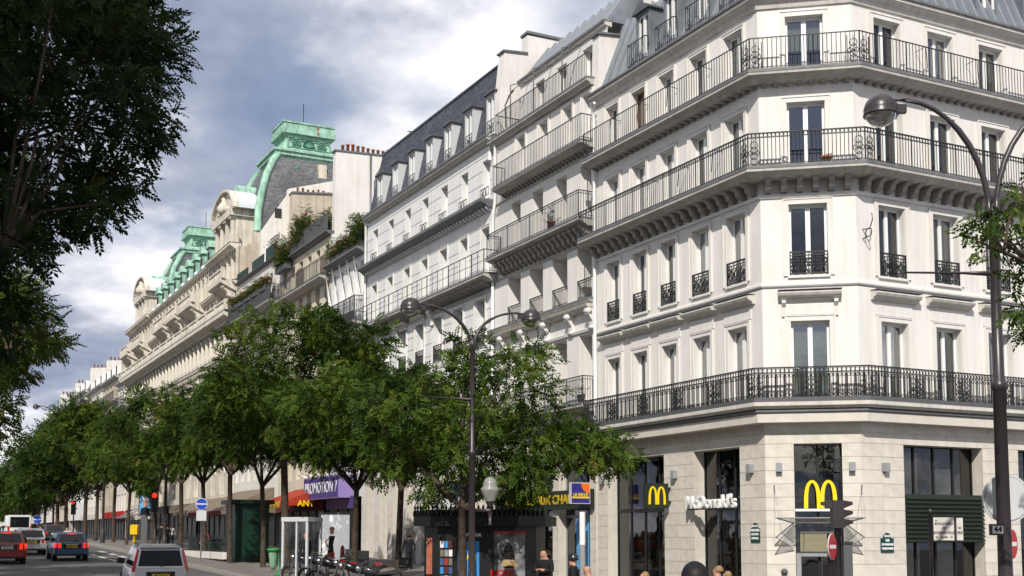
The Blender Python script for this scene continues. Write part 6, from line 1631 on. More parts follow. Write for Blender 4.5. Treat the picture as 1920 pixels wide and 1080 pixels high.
put('hair', MB().pry([(0.13 + 0.11 * math.cos(t), 1.2 + z0 + 0.12 * math.sin(t)) for t in [math.pi * k / 8 for k in range(9)]], 0.024, 0.027).mesh('hair', 'hair_fair'), q)
put('red_cloth', MB().pry([(0.4, 0.05 + z0), (0.0, 0.2 + z0), (0.05, 0.35 + z0), (0.4, 0.2 + z0)], 0.024, 0.026).mesh('red_cloth', 'cloth_red'), q)
put('red_figure', MB().pry([(-0.2, 0.1 + z0), (-0.4, 0.1 + z0), (-0.36, 0.5 + z0), (-0.3, 0.6 + z0), (-0.22, 0.5 + z0)], 0.017, 0.02).mesh('red_figure', 'cloth_red'), q)
pd = px_pt(271, 965, 76)
o, q, z0 = ad_panel('blue portrait billboard on a post beside the red traffic light', pd, 0.62, 1.45, g(52) + PAVE)
q.data = MB().box(-0.31, 0.31, 0.0, 0.012, z0, z0 + 1.45).mesh('poster', 'poster_sky')
put('face', MB().pry([(-0.06 + 0.17 * math.cos(t), 0.72 + z0 + 0.25 * math.sin(t)) for t in [2 * math.pi * k / 12 for k in range(12)]], 0.013, 0.016).mesh('face', 'skin'), q)
put('white_cap', MB().pry([(-0.28, 0.9 + z0), (0.12, 0.88 + z0), (0.14, 1.15 + z0), (-0.26, 1.2 + z0)], 0.017, 0.02).mesh('white_cap', 'cloth_white'), q)
put('jacket', MB().pry([(-0.31, z0), (0.3, z0), (0.22, 0.4 + z0), (-0.05, 0.48 + z0), (-0.31, 0.4 + z0)], 0.017, 0.02).mesh('jacket', 'cloth_navy'), q)

# phone booth
pb = px_pt(566, 1030, 45)
o = empty('phone_booth', (pb.x, pb.y, g(15) + PAVE), R(180) - R(20), 'grey framed glass phone booth between the tree trunks', 'phone booth')
fr = MB()
for x in (-0.5, 0.5):
    for y in (-0.5, 0.5): fr.box(x - 0.045, x + 0.045, y - 0.045, y + 0.045, 0, 2.2)
fr.box(-0.1, -0.04, 0.46, 0.54, 0, 2.2)
fr.box(-0.56, 0.56, -0.56, 0.56, 2.2, 2.36); put('frame', fr.mesh('frame', 'light_grey'), o)
for M_ in (T(0, 0.5, 0), T(0, -0.5, 0), RZ(R(90)) @ T(0, 0.5, 0), RZ(R(90)) @ T(0, -0.5, 0)):
    m = MB(); m.face([(-0.45, 0, 0.3), (0.45, 0, 0.3), (0.45, 0, 2.2), (-0.45, 0, 2.2)]); put('glass_wall', m.mesh('glass_wall', 'canopy_glass'), o, M_)
put('telephone', MB().box(-0.15, 0.15, -0.45, -0.3, 1.0, 1.6).mesh('telephone', 'grey_paint'), o)
# green litter-bag stand
pl_ = px_pt(512, 1050, 47)
o = empty('litter_stand', (pl_.x, pl_.y, px_pt(512, 1078, 47).z), 0, 'green litter stand with translucent bag on the pavement', 'litter bin')
put('ring', MB().lathe([(0.2, 0.92), (0.24, 0.92), (0.24, 1.02), (0.2, 1.02), (0.2, 0.92)], 12).mesh('ring', 'bin_green'), o)
put('post', MB().tube([(0.22, 0, 0), (0.22, 0, 1.0)], 0.03, 6).tube([(0.05, 0, 0.02), (0.22, 0, 0.02)], 0.04, 6).mesh('post', 'bin_green'), o)
put('bag', MB().lathe([(0.19, 0.98), (0.16, 0.7), (0.13, 0.35), (0.07, 0.2), (0.0, 0.18)], 10).mesh('bag', 'bag_film'), o)
# green street cabin and its small billboard column
pc = px_pt(462, 1050, 60)
o = empty('street_cabin', (pc.x, pc.y, g(31) + PAVE - 0.1), ANG, 'dark green street cabin partly behind the forked tree', 'kiosk')
put('body', MB().prz([(-0.9, -0.85), (0.9, -0.85), (0.9, 0.85), (-0.9, 0.85)], 0.1, 2.9).mesh('body', 'dark_green'), o)
put('base', MB().prz([(-0.95, -0.9), (0.95, -0.9), (0.95, 0.9), (-0.95, 0.9)], 0, 0.25).mesh('base', 'kiosk_black'), o)
put('roof', MB().prz([(-1.1, -1.05), (1.1, -1.05), (1.1, 1.05), (-1.1, 1.05)], 2.9, 3.1).mesh('roof', 'dark_green'), o)
for k in range(5): put('panel_rib', MB().box(-0.92, -0.9, -0.75 + 0.36 * k, -0.69 + 0.36 * k, 0.3, 2.7).mesh('panel_rib', 'dark_green'), o)
# café enclosure: low white kerb wall, railings, green screens, awnings
o = empty('café_railing', sw(35.5, 8.6, dz=PAVE), ANG, 'low white wall with thin black railing enclosing the café terrace', 'railing')
put('low_wall', MB().box(-5, 5, -0.12, 0.12, 0, 0.34).mesh('low_wall', 'plaster_b'), o)
put('railing', rail(MB(), [(-5, 0), (5, 0)], 0.34, 0.85, 0.32, 0.015, 0.02, mid=0.45).mesh('railing', 'iron'), o)
o.name = 'cafe_railing'
for i, s in enumerate((37.5, 40.5)):
    tag(MB().box(-1.2, 1.2, -0.3, 0.3, 0, 0.85).box(-1.25, 1.25, -0.35, 0.35, 0.85, 0.92).build('terrace_planter', 'dark_green', None, Matrix.Translation(sw(s, 7.6, dz=PAVE)) @ RZ(ANG)), 'dark green terrace box %s' % ('nearest the street cabin' if i == 0 else 'next to the leaning tree'), 'planter', 'green café boxes')
def awning(label, s0, s1, z, out, drop, matn, val, text=None):
    o = empty('shop_awning', sw((s0 + s1) / 2, 0, z), ANG, label, 'awning'); L = (s1 - s0) / 2
    put('canvas', MB().hexa([(-L, 0.05, -0.05), (L, 0.05, -0.05), (L, out, -drop - 0.03), (-L, out, -drop - 0.03), (-L, 0.05, 0.0), (L, 0.05, 0.0), (L, out, -drop), (-L, out, -drop)]).mesh('canvas', matn), o)
    vm = MB(); k = int(2 * L / 0.35)
    for i in range(k): x = -L + 2 * L * i / k; vm.pry([(x, -drop), (x + 2 * L / k, -drop), (x + 2 * L / k, -drop - 0.28), (x + L / k, -drop - 0.4), (x, -drop - 0.28)], out - 0.02, out + 0.01)
    put('valance', vm.mesh('valance', val), o)
    for sg in (-1, 1): put('side_cheek', MB().prx([(0.05, 0.0), (out, -drop), (out, -drop - 0.28), (0.05, -drop - 0.1)], sg * L - 0.01, sg * L + 0.01).mesh('side_cheek', matn), o)
    if text: put('lettering', text_mesh(text, 0.55, 0.005, 'yellow_sign', 0.01), o, MT_front(-L * 0.1, out + 0.02, -drop - 0.2)); put('lettering', text_mesh(text[-3:], 0.5, 0.005, 'yellow_sign', 0.01), o, MT_blade(-L - 0.02, out * 0.45, -drop - 0.12))
    return o
awning('bright red restaurant awning with yellow letters', 41.5, 47.0, 5.55, 2.4, 0.9, 'red_awning', 'red_awning', 'RESTAURANT')
awning('brown café awning with maroon valance', 52.0, 62.0, 5.9, 3.6, 1.6, 'brown_awning', 'maroon')
awning('faded brown awning below the department store', 66, 74, 5.6, 2.2, 1.0, 'brown_awning', 'brown_awning')
awning('small pale awning far along the street', 96, 104, 5.4, 2.4, 1.0, 'cornice_stone', 'maroon')
o = empty('shop_sign_board', sw(38.3, 0, 4.75), ANG, 'purple box sign with lilac edge and white letters above a shop', 'sign')
put('box', MB().box(-2.2, 4.2, 0.02, 0.9, 0, 1.3).mesh('box', 'lilac'), o)
put('face', MB().box(-2.12, 4.12, 0.9, 0.92, 0.07, 1.22).mesh('face', 'purple'), o)
put('lettering', text_mesh('PROMOTION 7', 0.92, 0.01, 'letter_white', 0.0, stretch=0.95), o, MT_front(0.95, 0.93, 0.62))
for i in range(5): put('spot_lamp', MB().tube([(-1.8 + 1.4 * i, 0.9, 1.35), (-1.8 + 1.4 * i, 1.4, 1.5)], 0.05, 6).mesh('spot_lamp', 'letter_white'), o)
tag(MB().box(-1.0, 1.0, 0, 0.3, 0, 0.6).build('shop_sign', 'yellow_sign', None, Matrix.Translation(sw(37.6, 0.4, 3.25)) @ RZ(ANG)), 'small yellow shop sign under the purple board', 'sign')
o = tag(MB().box(-1.3, 1.3, 0, 0.25, 0, 0.75).build('shop_sign', 'halle_blue', None, Matrix.Translation(sw(21.6, 0.1, 4.35)) @ RZ(ANG)), 'blue and white shop sign behind the leaves above the kiosk', 'sign')
put('white_band', MB().box(-1.32, 1.32, 0.0, 0.27, -0.45, -0.02).mesh('white_band', 'letter_white'), o)
o2 = tag(MB().box(-0.7, 0.7, 0, 0.12, 0, 0.45).build('shop_sign', 'kiosk_black', None, Matrix.Translation(sw(20.2, 0.35, 3.3)) @ RZ(ANG)), 'small dark sign with red letters behind the kiosk crest', 'sign')
put('lettering', text_mesh('TAPIS', 0.32, 0.005, 'sign_red', 0.01), o2, MT_front(0, 0.13, 0.22))
# shop fronts behind the trees: dark bays and colour so that the street level is not bare
def shopfront(label, s0, s1, fas, z=4.85):
    if s0 > 63: z = 5.4
    o = empty('boutique', sw((s0 + s1) / 2, 0), ANG, label, 'shop'); L = (s1 - s0) / 2; h = z - g((s0 + s1) / 2)
    put('fascia', MB().box(-L, L, 0.02, 0.2, h - 0.7, h).mesh('fascia', fas), o)
    k = max(2, int(2 * L / 1.6)); m = MB()
    for i in range(k + 1): x = -L + 2 * L * i / k; m.box(x - 0.06, x + 0.06, 0.02, 0.12, 0, h - 0.7)
    m.box(-L, L, 0.02, 0.1, 0, 0.5); put('frame', m.mesh('frame', 'kiosk_black'), o)
    for i in range(k):
        put('pane', quad_mesh('pane', 2 * L / k - 0.12, h - 1.2, 'shop_dark'), o, T(-L + 2 * L * i / k + 0.06, 0.06, 0.5))
    return o
for lab, a, c, fm in (('shop front under the purple sign', 35.2, 40.3, 'purple'), ('dark shop front under the red awning', 41, 50.8, 'maroon'), ('café front behind the terrace railing', 51.5, 62.6, 'brown_awning'), ('first dark shop bay of the department store', 63.5, 74, 'kiosk_black'), ('second shop bay of the department store with tan fascia', 75, 86, 'brown_awning'), ('third shop bay of the department store', 87, 98, 'kiosk_black'), ('farthest shop bay of the department store', 99, 109.5, 'dark_green'), ('far shop front with red fascia', 111, 125, 'sign_red'), ('far shop front with pale fascia', 127, 145, 'cornice_stone')):
    shopfront(lab, a, c, fm)
# round blue sign with white plate
def round_blue(label, p, r, gz, plate=True):
    o = tag(disc(MB(), r, -0.02, 0.0).build('round_sign', 'light_grey', None, front_M(p)), label, 'sign', 'round blue road signs')
    put('sign_face', disc(MB(), r * 0.9, 0.0, 0.008).mesh('sign_face', 'sign_blue'), o); put('lettering', text_mesh('REMORQUAGE', r * 0.36, 0.003, 'letter_white', 0.004, stretch=0.72), o, MT_front(0, 0.012, 0))
    put('post', MB().tube([(0, -0.06, gz - p.z), (0, -0.06, 0)], 0.035, 6).mesh('post', 'iron_grey'), o)
    if plate: put('white_plate', MB().box(-r * 0.82, r * 0.82, -0.02, 0.0, -r * 2.75, -r * 1.05).mesh('white_plate', 'light_grey'), o)
round_blue('blue round road sign with white plate below by the café', px_pt(378, 945, 60), 0.30, g(33))
round_blue('far blue round road sign behind the white van', px_pt(70, 974, 112), 0.42, g(90), False)
# traffic lights showing red
def signal(label, p, gz, k=1.0):
    o = empty('traffic_light', (p.x, p.y, gz), R(180), label, 'traffic light', 'red traffic lights along the road'); h = p.z - gz
    put('pole', MB().tube([(0, -0.12, 0), (0, -0.12, h + 0.2)], 0.06, 8).mesh('pole', 'kiosk_black'), o)
    put('signal_head', MB().box(-0.19 * k, 0.19 * k, -0.1, 0.1, h - 1.0 * k, h + 0.22 * k).mesh('signal_head', 'kiosk_black'), o)
    for i in range(3): put('lens', disc(MB(), 0.14 * k, 0.1, 0.13, 14, (0, h - 0.36 * k * i)).mesh('lens', 'signal_red' if i == 0 else 'signal_off'), o)
signal('traffic light showing red beside the portrait billboard', px_pt(291, 929, 72), g(50), 1.0)
signal('farther traffic light showing red between the far trees', px_pt(138, 943, 120), g(92), 1.15)
# yellow letter box on a post
py = px_pt(252, 990, 80)
o = tag(MB().box(-0.24, 0.24, -0.2, 0.2, 0, 0.55).pry([(-0.24, 0.55), (0.24, 0.55), (0.15, 0.65), (-0.15, 0.65)], -0.2, 0.2).build('post_box', 'yellow_paint', None, front_M(px_pt(252, 1002, 80))), 'yellow letter box on a yellow post by the kerb', 'post box')
put('post', MB().tube([(0, 0, -1.1), (0, 0, 0)], 0.09, 8).mesh('post', 'yellow_paint'), o)

# ------------------------------------------------------------------ cars
def car(label, pos, rz, paintm, Lc, Wc, Hc, belt, rear_x=0.0, plate='plate_yellow', kind='hatch', lights='light_red', two_tone=None, brake=True):
    o = empty('parked_car' if kind == 'van' else 'car', pos, rz, label, 'van' if kind == 'van' else 'car')
    hw = Wc / 2; x0, x1 = 0.0, Lc           # rear at 0, front at Lc
    z0 = 0.26
    body = MB()
    st = [(0.0, 0.86, 0.50, belt * 0.97), (0.05, 0.94, 0.34, belt * 0.99), (0.18, 0.985, z0, belt), (0.9, 1.0, z0, belt), (Lc * 0.5, 1.0, z0, belt), (Lc * 0.72, 0.99, z0, belt * 0.99), (Lc * 0.86, 0.95, z0, belt * 0.88), (Lc * 0.97, 0.86, z0 + 0.05, belt * 0.72), (Lc, 0.74, 0.4, belt * 0.6)]
    rings = []
    for (x, w, zb, zt) in st:
        W_ = hw * w; m = (zb + zt) / 2
        half = [(W_ * 0.86, zb), (W_ * 0.97, zb + 0.08), (W_, zb + (zt - zb) * 0.35), (W_, zb + (zt - zb) * 0.6), (W_ * 0.975, zb + (zt - zb) * 0.88), (W_ * 0.93, zt)]
        rings.append([(x, y, z) for y, z in half] + [(x, -y, z) for y, z in reversed(half)])
    n = len(rings[0]); b = len(body.v)
    for r_ in rings: body.v.extend(r_)
    for i in range(len(rings) - 1):
        for k in range(n):
            k2 = (k + 1) % n; body.f.append((b + i * n + k, b + i * n + k2, b + (i + 1) * n + k2, b + (i + 1) * n + k)); body.m.append(0); body.sm.append(k != 5 and k != n - 1)
    body.face(list(reversed(rings[0]))); body.face(rings[-1])
    bd_ = put('body', body.mesh('body', paintm), o); bv_ = bd_.modifiers.new('bevel', 'BEVEL'); bv_.width = 0.03; bv_.segments = 2; bv_.limit_method = 'ANGLE'; bv_.angle_limit = R(50)
    # greenhouse
    rt = {'van': 0.93, 'suv': 0.76}.get(kind, 0.78)
    rx0b, rx1b = (0.08, Lc * 0.70); rx0t, rx1t = {'hatch': (0.42, Lc * 0.52), 'suv': (0.26, Lc * 0.56), 'sedan': (0.85, Lc * 0.52), 'van': (0.06, Lc * 0.72)}[kind]
    if kind == 'sedan': rx0b = 0.5
    if kind == 'van': rx1b = Lc * 0.84
    bt = belt - 0.02
    c8 = [Vector((rx0b, -hw * 0.93, bt)), Vector((rx1b, -hw * 0.93, bt)), Vector((rx1b, hw * 0.93, bt)), Vector((rx0b, hw * 0.93, bt)), Vector((rx0t, -hw * rt, Hc - 0.05)), Vector((rx1t, -hw * rt, Hc - 0.05)), Vector((rx1t, hw * rt, Hc - 0.05)), Vector((rx0t, hw * rt, Hc - 0.05))]
    gh = MB().hexa(c8)
    gh.hexa([c8[4] , c8[5], c8[6], c8[7], c8[4] + Vector((0.12, 0.1, 0.05)), c8[5] + Vector((-0.12, 0.1, 0.05)), c8[6] + Vector((-0.12, -0.1, 0.05)), c8[7] + Vector((0.12, -0.1, 0.05))])
    cb_ = put('cabin', gh.mesh('cabin', paintm), o); bv_ = cb_.modifiers.new('bevel', 'BEVEL'); bv_.width = 0.05; bv_.segments = 3
    def patch(a, b_, c, d, u0, u1, v0, v1, off, name, matn, par=o):
        f = lambda u, v: (a.lerp(b_, u)).lerp(d.lerp(c, u), v)
        nrm = (b_ - a).cross(d - a).normalized(); ctr = (a + b_ + c + d) / 4
        if nrm.dot(ctr - Vector((Lc / 2, 0, belt))) < 0: nrm = -nrm
        p = [f(u0, v0), f(u1, v0), f(u1, v1), f(u0, v1)]
        m = MB(); m.hexa([q - nrm * 0.01 for q in p] + [q + nrm * off for q in p]); return put(name, m.mesh(name, matn), par)
    patch(c8[0], c8[3], c8[7], c8[4], 0.09, 0.91, 0.12 if kind != 'van' else 0.05, 0.9, 0.008, 'rear_window', 'car_glass')
    for (a, b_, c, d) in ((c8[0], c8[1], c8[5], c8[4]), (c8[3], c8[2], c8[6], c8[7])):
        if kind == 'van': patch(a, b_, c, d, 0.72, 0.92, 0.1, 0.85, 0.008, 'side_window', 'car_glass')
        else:
            for u0, u1 in ((0.06, 0.24), (0.27, 0.55), (0.58, 0.90)): patch(a, b_, c, d, u0, u1, 0.1, 0.88, 0.008, 'side_window', 'car_glass')
    patch(c8[1], c8[2], c8[6], c8[5], 0.06, 0.94, 0.06, 0.92, 0.008, 'windscreen', 'car_glass')
    # rear details
    if kind == 'suv':
        put('roof_spoiler', MB().prz([(0.2, -hw * 0.66), (0.62, -hw * 0.7), (0.62, hw * 0.7), (0.2, hw * 0.66)], Hc - 0.03, Hc + 0.02).mesh('roof_spoiler', paintm), o)
        for sg in (-1, 1): put('roof_rail', MB().tube([(0.6, sg * hw * 0.68, Hc - 0.02), (0.8, sg * hw * 0.69, Hc + 0.05), (2.2, sg * hw * 0.69, Hc + 0.05), (2.4, sg * hw * 0.68, Hc - 0.02)], 0.02, 6).mesh('roof_rail', 'black_plastic'), o)
        put('reflector', MB().box(-0.075, -0.06, -0.12, 0.12, 0.44, 0.5).mesh('reflector', 'light_red'), o)
    if kind in ('suv', 'hatch'):
        put('rear_wiper', MB().tube([(rx0b - 0.03, 0.0, bt + 0.05), (rx0b + 0.03, -0.3, bt + 0.2)], 0.012, 4).mesh('rear_wiper', 'black_plastic'), o)
        put('boot_handle', MB().box(-0.03, 0.02, -0.3, 0.3, belt * 0.88, belt * 0.88 + 0.035).mesh('boot_handle', 'chrome'), o)
        put('boot_gap', MB().box(-0.012, 0.03, -hw * 0.8, hw * 0.8, 0.605, 0.62).mesh('boot_gap', 'black_plastic'), o)
    bz = 0.52
    put('rear_bumper', MB().prz([(-0.07, -hw * 0.82), (-0.02, -hw * 0.96), (0.3, -hw * 1.005), (0.3, hw * 1.005), (-0.02, hw * 0.96), (-0.07, hw * 0.82)], 0.34, 0.60).mesh('rear_bumper', paintm if kind != 'suv' else 'paint_silver'), o)
    put('bumper_trim', MB().prz([(-0.085, -hw * 0.7), (-0.05, -hw * 0.85), (0.1, -hw * 0.9), (0.1, hw * 0.9), (-0.05, hw * 0.85), (-0.085, hw * 0.7)], 0.28, 0.36).mesh('bumper_trim', 'black_plastic'), o)
    p_ = put('licence_plate', MB().box(-0.045, -0.03 if False else 0.02, -0.26, 0.26, belt * 0.72, belt * 0.72 + 0.11).mesh('licence_plate', plate), o); put('lettering', text_mesh('482 QKV 75', 0.085, 0.002, 'letter_black', 0.002, stretch=0.85), p_, Matrix(((0, 0, -1, -0.048), (-1, 0, 0, 0), (0, 1, 0, belt * 0.72 + 0.055), (0, 0, 0, 1))))
    put('plate_recess', MB().box(-0.02, 0.03, -0.42, 0.42, belt * 0.70, belt * 0.70 + 0.2).mesh('plate_recess', 'black_plastic'), o)
    for sg in (-1, 1):
        if kind == 'suv':
            m = MB().hexa([(0.0, sg * hw * 0.85, belt * 0.9), (0.22, sg * hw * 0.85, belt * 0.9), (0.25, sg * hw * 0.955, belt * 0.9), (0.02, sg * hw * 0.955, belt * 0.9), (0.19, sg * hw * 0.715, Hc * 0.95), (0.4, sg * hw * 0.72, Hc * 0.95), (0.42, sg * hw * 0.785, Hc * 0.95), (0.2, sg * hw * 0.785, Hc * 0.95)])
            put('tail_light', m.mesh('tail_light', lights), o)
        elif kind == 'van': put('tail_light', MB().box(-0.02, 0.08, sg * hw * 0.82, sg * hw * 0.97, 0.7, 1.3).mesh('tail_light', lights), o)
        else: put('tail_light', MB().prz([(-0.02, sg * hw * 0.62), (0.02, sg * hw * 0.93), (0.28, sg * hw * 1.0), (0.3, sg * hw * 0.93), (0.1, sg * hw * 0.62)], belt * 0.70, belt * 0.96).mesh('tail_light', lights), o)
        mm = put('mirror', MB().hexa([(Lc * 0.62, sg * hw * 0.95, belt), (Lc * 0.67, sg * hw * 0.95, belt), (Lc * 0.67, sg * (hw + 0.2), belt + 0.02), (Lc * 0.60, sg * (hw + 0.2), belt + 0.02), (Lc * 0.62, sg * hw * 0.97, belt + 0.16), (Lc * 0.66, sg * hw * 0.97, belt + 0.16), (Lc * 0.65, sg * (hw + 0.18), belt + 0.19), (Lc * 0.60, sg * (hw + 0.18), belt + 0.19)]).mesh('mirror', 'black_plastic'), o)
    if brake and kind not in ('van', 'suv'): put('brake_light', MB().box(c8[4].x - 0.02, c8[4].x + 0.04, -0.2, 0.2, Hc - 0.1, Hc - 0.05).mesh('brake_light', lights), o)
    for wx in (0.78, Lc - 0.82):
        for sg in (-1, 1):
            wr = 0.325 if kind != 'suv' else 0.36
            yi = sg * (hw - 0.2); yo = sg * (hw + 0.008)
            put('wheel_arch', MB().lathe([(0.0, yo - sg * 0.012), (wr + 0.07, yo - sg * 0.012), (wr + 0.07, yi)], 18, (wx, 0, wr), axis='y').mesh('wheel_arch', 'black_plastic'), o)
            w_ = put('wheel', MB().lathe([(wr * 0.6, yo), (wr * 0.93, yo), (wr, yo - sg * 0.03), (wr, yi), (wr * 0.5, yi)], 20, (wx, 0, wr), axis='y').mesh('wheel', 'rubber'), o)
            rm = MB().lathe([(0.0, yo - sg * 0.02), (wr * 0.2, yo - sg * 0.01), (wr * 0.24, yo - sg * 0.05), (wr * 0.56, yo - sg * 0.05), (wr * 0.63, yo + sg * 0.003)], 20, (wx, 0, wr), axis='y')
            for k in range(5):
                t = 2 * math.pi * k / 5; rm.tube([(wx + 0.05 * math.cos(t), yo - sg * 0.015, wr + 0.05 * math.sin(t)), (wx + wr * 0.6 * math.cos(t), yo - sg * 0.015, wr + wr * 0.6 * math.sin(t))], 0.03, 4)
            put('rim', rm.mesh('rim', 'steel'), w_)
    return o
def slope_car(label, s, n_, *a, **k):
    o = car(label, sw(s, n_, dz=0.004), ANG, *a, **k); o.rotation_euler = (0, -math.atan2(g(s + 3.5) - g(s), 3.5), ANG); return o
xt = slope_car('silver sport utility vehicle with dark side windows and tall red tail lights', 9.2, 15.75, 'paint_silver', 4.45, 1.77, 1.66, 1.02, kind='suv', lights='light_red')
xt.rotation_euler.z = ANG - R(5)
slope_car('dark blue hatchback with yellow plate and brake lights on', 35.9, 14.95, 'paint_blue', 3.95, 1.68, 1.42, 0.93, kind='hatch', lights='light_red_on')
slope_car('silver hatchback just ahead of the blue car', 43.5, 16.1, 'paint_silver', 3.9, 1.66, 1.46, 0.94, kind='hatch', lights='light_red')
slope_car('dark red estate car cut by the left edge', 33.0, 18.2, 'paint_red', 4.3, 1.76, 1.52, 1.0, kind='hatch', plate='poster_white', lights='light_red_on')
vn = slope_car('white delivery van with dark open rear parked by the far trees', 84.0, 13.2, 'paint_white', 4.9, 2.0, 2.25, 1.15, kind='van', plate='poster_white')
slope_car('small white car far down the road', 98, 15.5, 'paint_white', 3.9, 1.66, 1.46, 0.94, kind='hatch', plate='poster_white', lights='light_red_on')
slope_car('distant dark car at the end of the queue', 110, 17.5, 'paint_black', 4.2, 1.72, 1.46, 0.95, kind='sedan', plate='poster_white', lights='light_red_on')
slope_car('distant red car beyond the red estate', 92, 18.6, 'paint_red', 4.0, 1.7, 1.48, 0.95, kind='hatch', plate='poster_white', lights='light_red_on')
slope_car('grey car parked by the kerb under the far trees', 70, 11.9, 'paint_grey', 4.1, 1.7, 1.45, 0.95, kind='hatch', plate='poster_white')

# ------------------------------------------------------------------ motorcycles
def motorcycle(label, pos, rz, paintm, box=False, lean=6, shield=False):
    o = empty('motorcycle', pos, rz, label, 'motorcycle', 'motorcycles parked in a row'); o.rotation_euler = (R(lean), 0, rz)
    for x in (-0.68, 0.68):
        w = put('wheel', MB().lathe([(0.24, -0.05), (0.29, -0.055), (0.31, 0.0), (0.29, 0.055), (0.24, 0.05), (0.24, -0.05)], 18, (x, 0, 0.31), axis='y').mesh('wheel', 'rubber'), o)
        rm = MB().lathe([(0.0, -0.05), (0.05, -0.05), (0.05, 0.05), (0.0, 0.05)], 8, (x, 0, 0.31), axis='y')
        for k in range(6): t = math.pi * k / 3; rm.tube([(x, 0, 0.31), (x + 0.24 * math.cos(t), 0, 0.31 + 0.24 * math.sin(t))], 0.014, 4)
        put('rim', rm.mesh('rim', 'iron_grey'), w)
    put('fork', MB().tube([(0.68, 0.09, 0.31), (0.42, 0.09, 1.0)], 0.026, 6).tube([(0.68, -0.09, 0.31), (0.42, -0.09, 1.0)], 0.026, 6).mesh('fork', 'iron_grey'), o)
    put('handlebar', MB().tube([(0.25, 0.38, 1.08), (0.36, 0.25, 1.07), (0.42, 0, 1.02), (0.36, -0.25, 1.07), (0.25, -0.38, 1.08)], 0.017, 6).tube([(0.23, 0.4, 1.08), (0.34, 0.33, 1.075)], 0.026, 6).tube([(0.23, -0.4, 1.08), (0.34, -0.33, 1.075)], 0.026, 6).mesh('handlebar', 'black_plastic'), o)
    put('frame', MB().tube([(0.42, 0, 0.95), (0.2, 0, 0.72), (-0.35, 0, 0.68), (-0.7, 0, 0.82)], 0.04, 6).tube([(-0.1, 0.06, 0.4), (-0.68, 0.09, 0.31)], 0.035, 6).tube([(-0.1, -0.06, 0.4), (-0.68, -0.09, 0.31)], 0.035, 6).tube([(0.35, 0, 0.85), (0.25, 0, 0.3), (-0.15, 0, 0.28)], 0.03, 6).mesh('frame', 'iron'), o)
    put('engine', MB().box(-0.15, 0.22, -0.16, 0.16, 0.28, 0.62).lathe([(0.0, -0.2), (0.12, -0.2), (0.12, 0.2), (0.0, 0.2)], 10, (0.0, 0, 0.42), axis='y').mesh('engine', 'iron_grey'), o)
    tk = MB(); 
    prof = [(-0.12, 0.04, 0.72), (0.0, 0.13, 0.72), (0.18, 0.16, 0.74), (0.32, 0.13, 0.78), (0.42, 0.05, 0.82)]
    rings = [[(x, w * math.cos(t), z + 0.1 + 0.13 * math.sin(t)) for t in [2 * math.pi * k / 10 for k in range(10)]] for x, w, z in prof]
    b = len(tk.v)
    for r_ in rings: tk.v.extend(r_)
    for i in range(4):
        for k in range(10): k2 = (k + 1) % 10; tk.f.append((b + i * 10 + k, b + i * 10 + k2, b + (i + 1) * 10 + k2, b + (i + 1) * 10 + k)); tk.m.append(0); tk.sm.append(True)
    tk.face(rings[0]); tk.face(rings[-1]); put('fuel_tank', tk.mesh('fuel_tank', paintm), o)
    put('seat', MB().prx([], 0, 0).mesh('seat', 'rubber') if False else MB().extrude([(-0.72, 0.92), (-0.5, 0.86), (-0.15, 0.80), (-0.05, 0.78), (-0.05, 0.72), (-0.6, 0.74), (-0.78, 0.84)], lambda p, k: (p[0], (-0.13, 0.13)[k], p[1])).mesh('seat', 'black_plastic'), o)
    tp = put('tail', MB().extrude([(-0.6, 0.74), (-0.95, 0.86), (-0.93, 0.92), (-0.72, 0.92)], lambda p, k: (p[0], (-0.09, 0.09)[k], p[1])).mesh('tail', paintm), o); put('tail_light', MB().box(-0.97, -0.93, -0.07, 0.07, 0.84, 0.92).mesh('tail_light', 'light_red'), tp)
    put('headlight', MB().lathe([(0.0, 0.13), (0.08, 0.12), (0.105, 0.05), (0.1, 0.0), (0.05, -0.1), (0.0, -0.11)], 14, (0.52, 0, 0.92), axis='x').mesh('headlight', 'chrome'), o)
    put('exhaust', MB().tube([(0.2, -0.15, 0.4), (0.1, -0.18, 0.25), (-0.4, -0.2, 0.3), (-0.9, -0.22, 0.42)], [0.025, 0.03, 0.05, 0.055], 8).mesh('exhaust', 'chrome'), o)
    for sg in (-1, 1): put('mirror', MB().tube([(0.3, sg * 0.28, 1.07), (0.25, sg * 0.36, 1.28)], 0.01, 4).lathe([(0.0, -0.015), (0.065, -0.01), (0.065, 0.01), (0.0, 0.015)], 10, (0.25, sg * 0.38, 1.31), axis='x').mesh('mirror', 'black_plastic'), o)
    put('front_fender', MB().lathe([(0.33, -0.07), (0.345, 0.0), (0.33, 0.07)], 10, (0.68, 0, 0.31), axis='y', a0=R(20), a1=R(160)).mesh('front_fender', paintm), o)
    if box: put('top_box', MB().prz([(-1.1, -0.2), (-1.15, 0.0), (-1.1, 0.2), (-0.75, 0.22), (-0.7, 0.0), (-0.75, -0.22)], 0.95, 1.25).mesh('top_box', 'black_plastic'), o)
    if shield: put('windshield', MB().hexa([(0.5, -0.2, 0.98), (0.52, -0.2, 0.98), (0.52, 0.2, 0.98), (0.5, 0.2, 0.98), (0.32, -0.14, 1.4), (0.33, -0.14, 1.4), (0.33, 0.14, 1.4), (0.32, 0.14, 1.4)]).mesh('windshield', 'canopy_glass'), o)
    return o
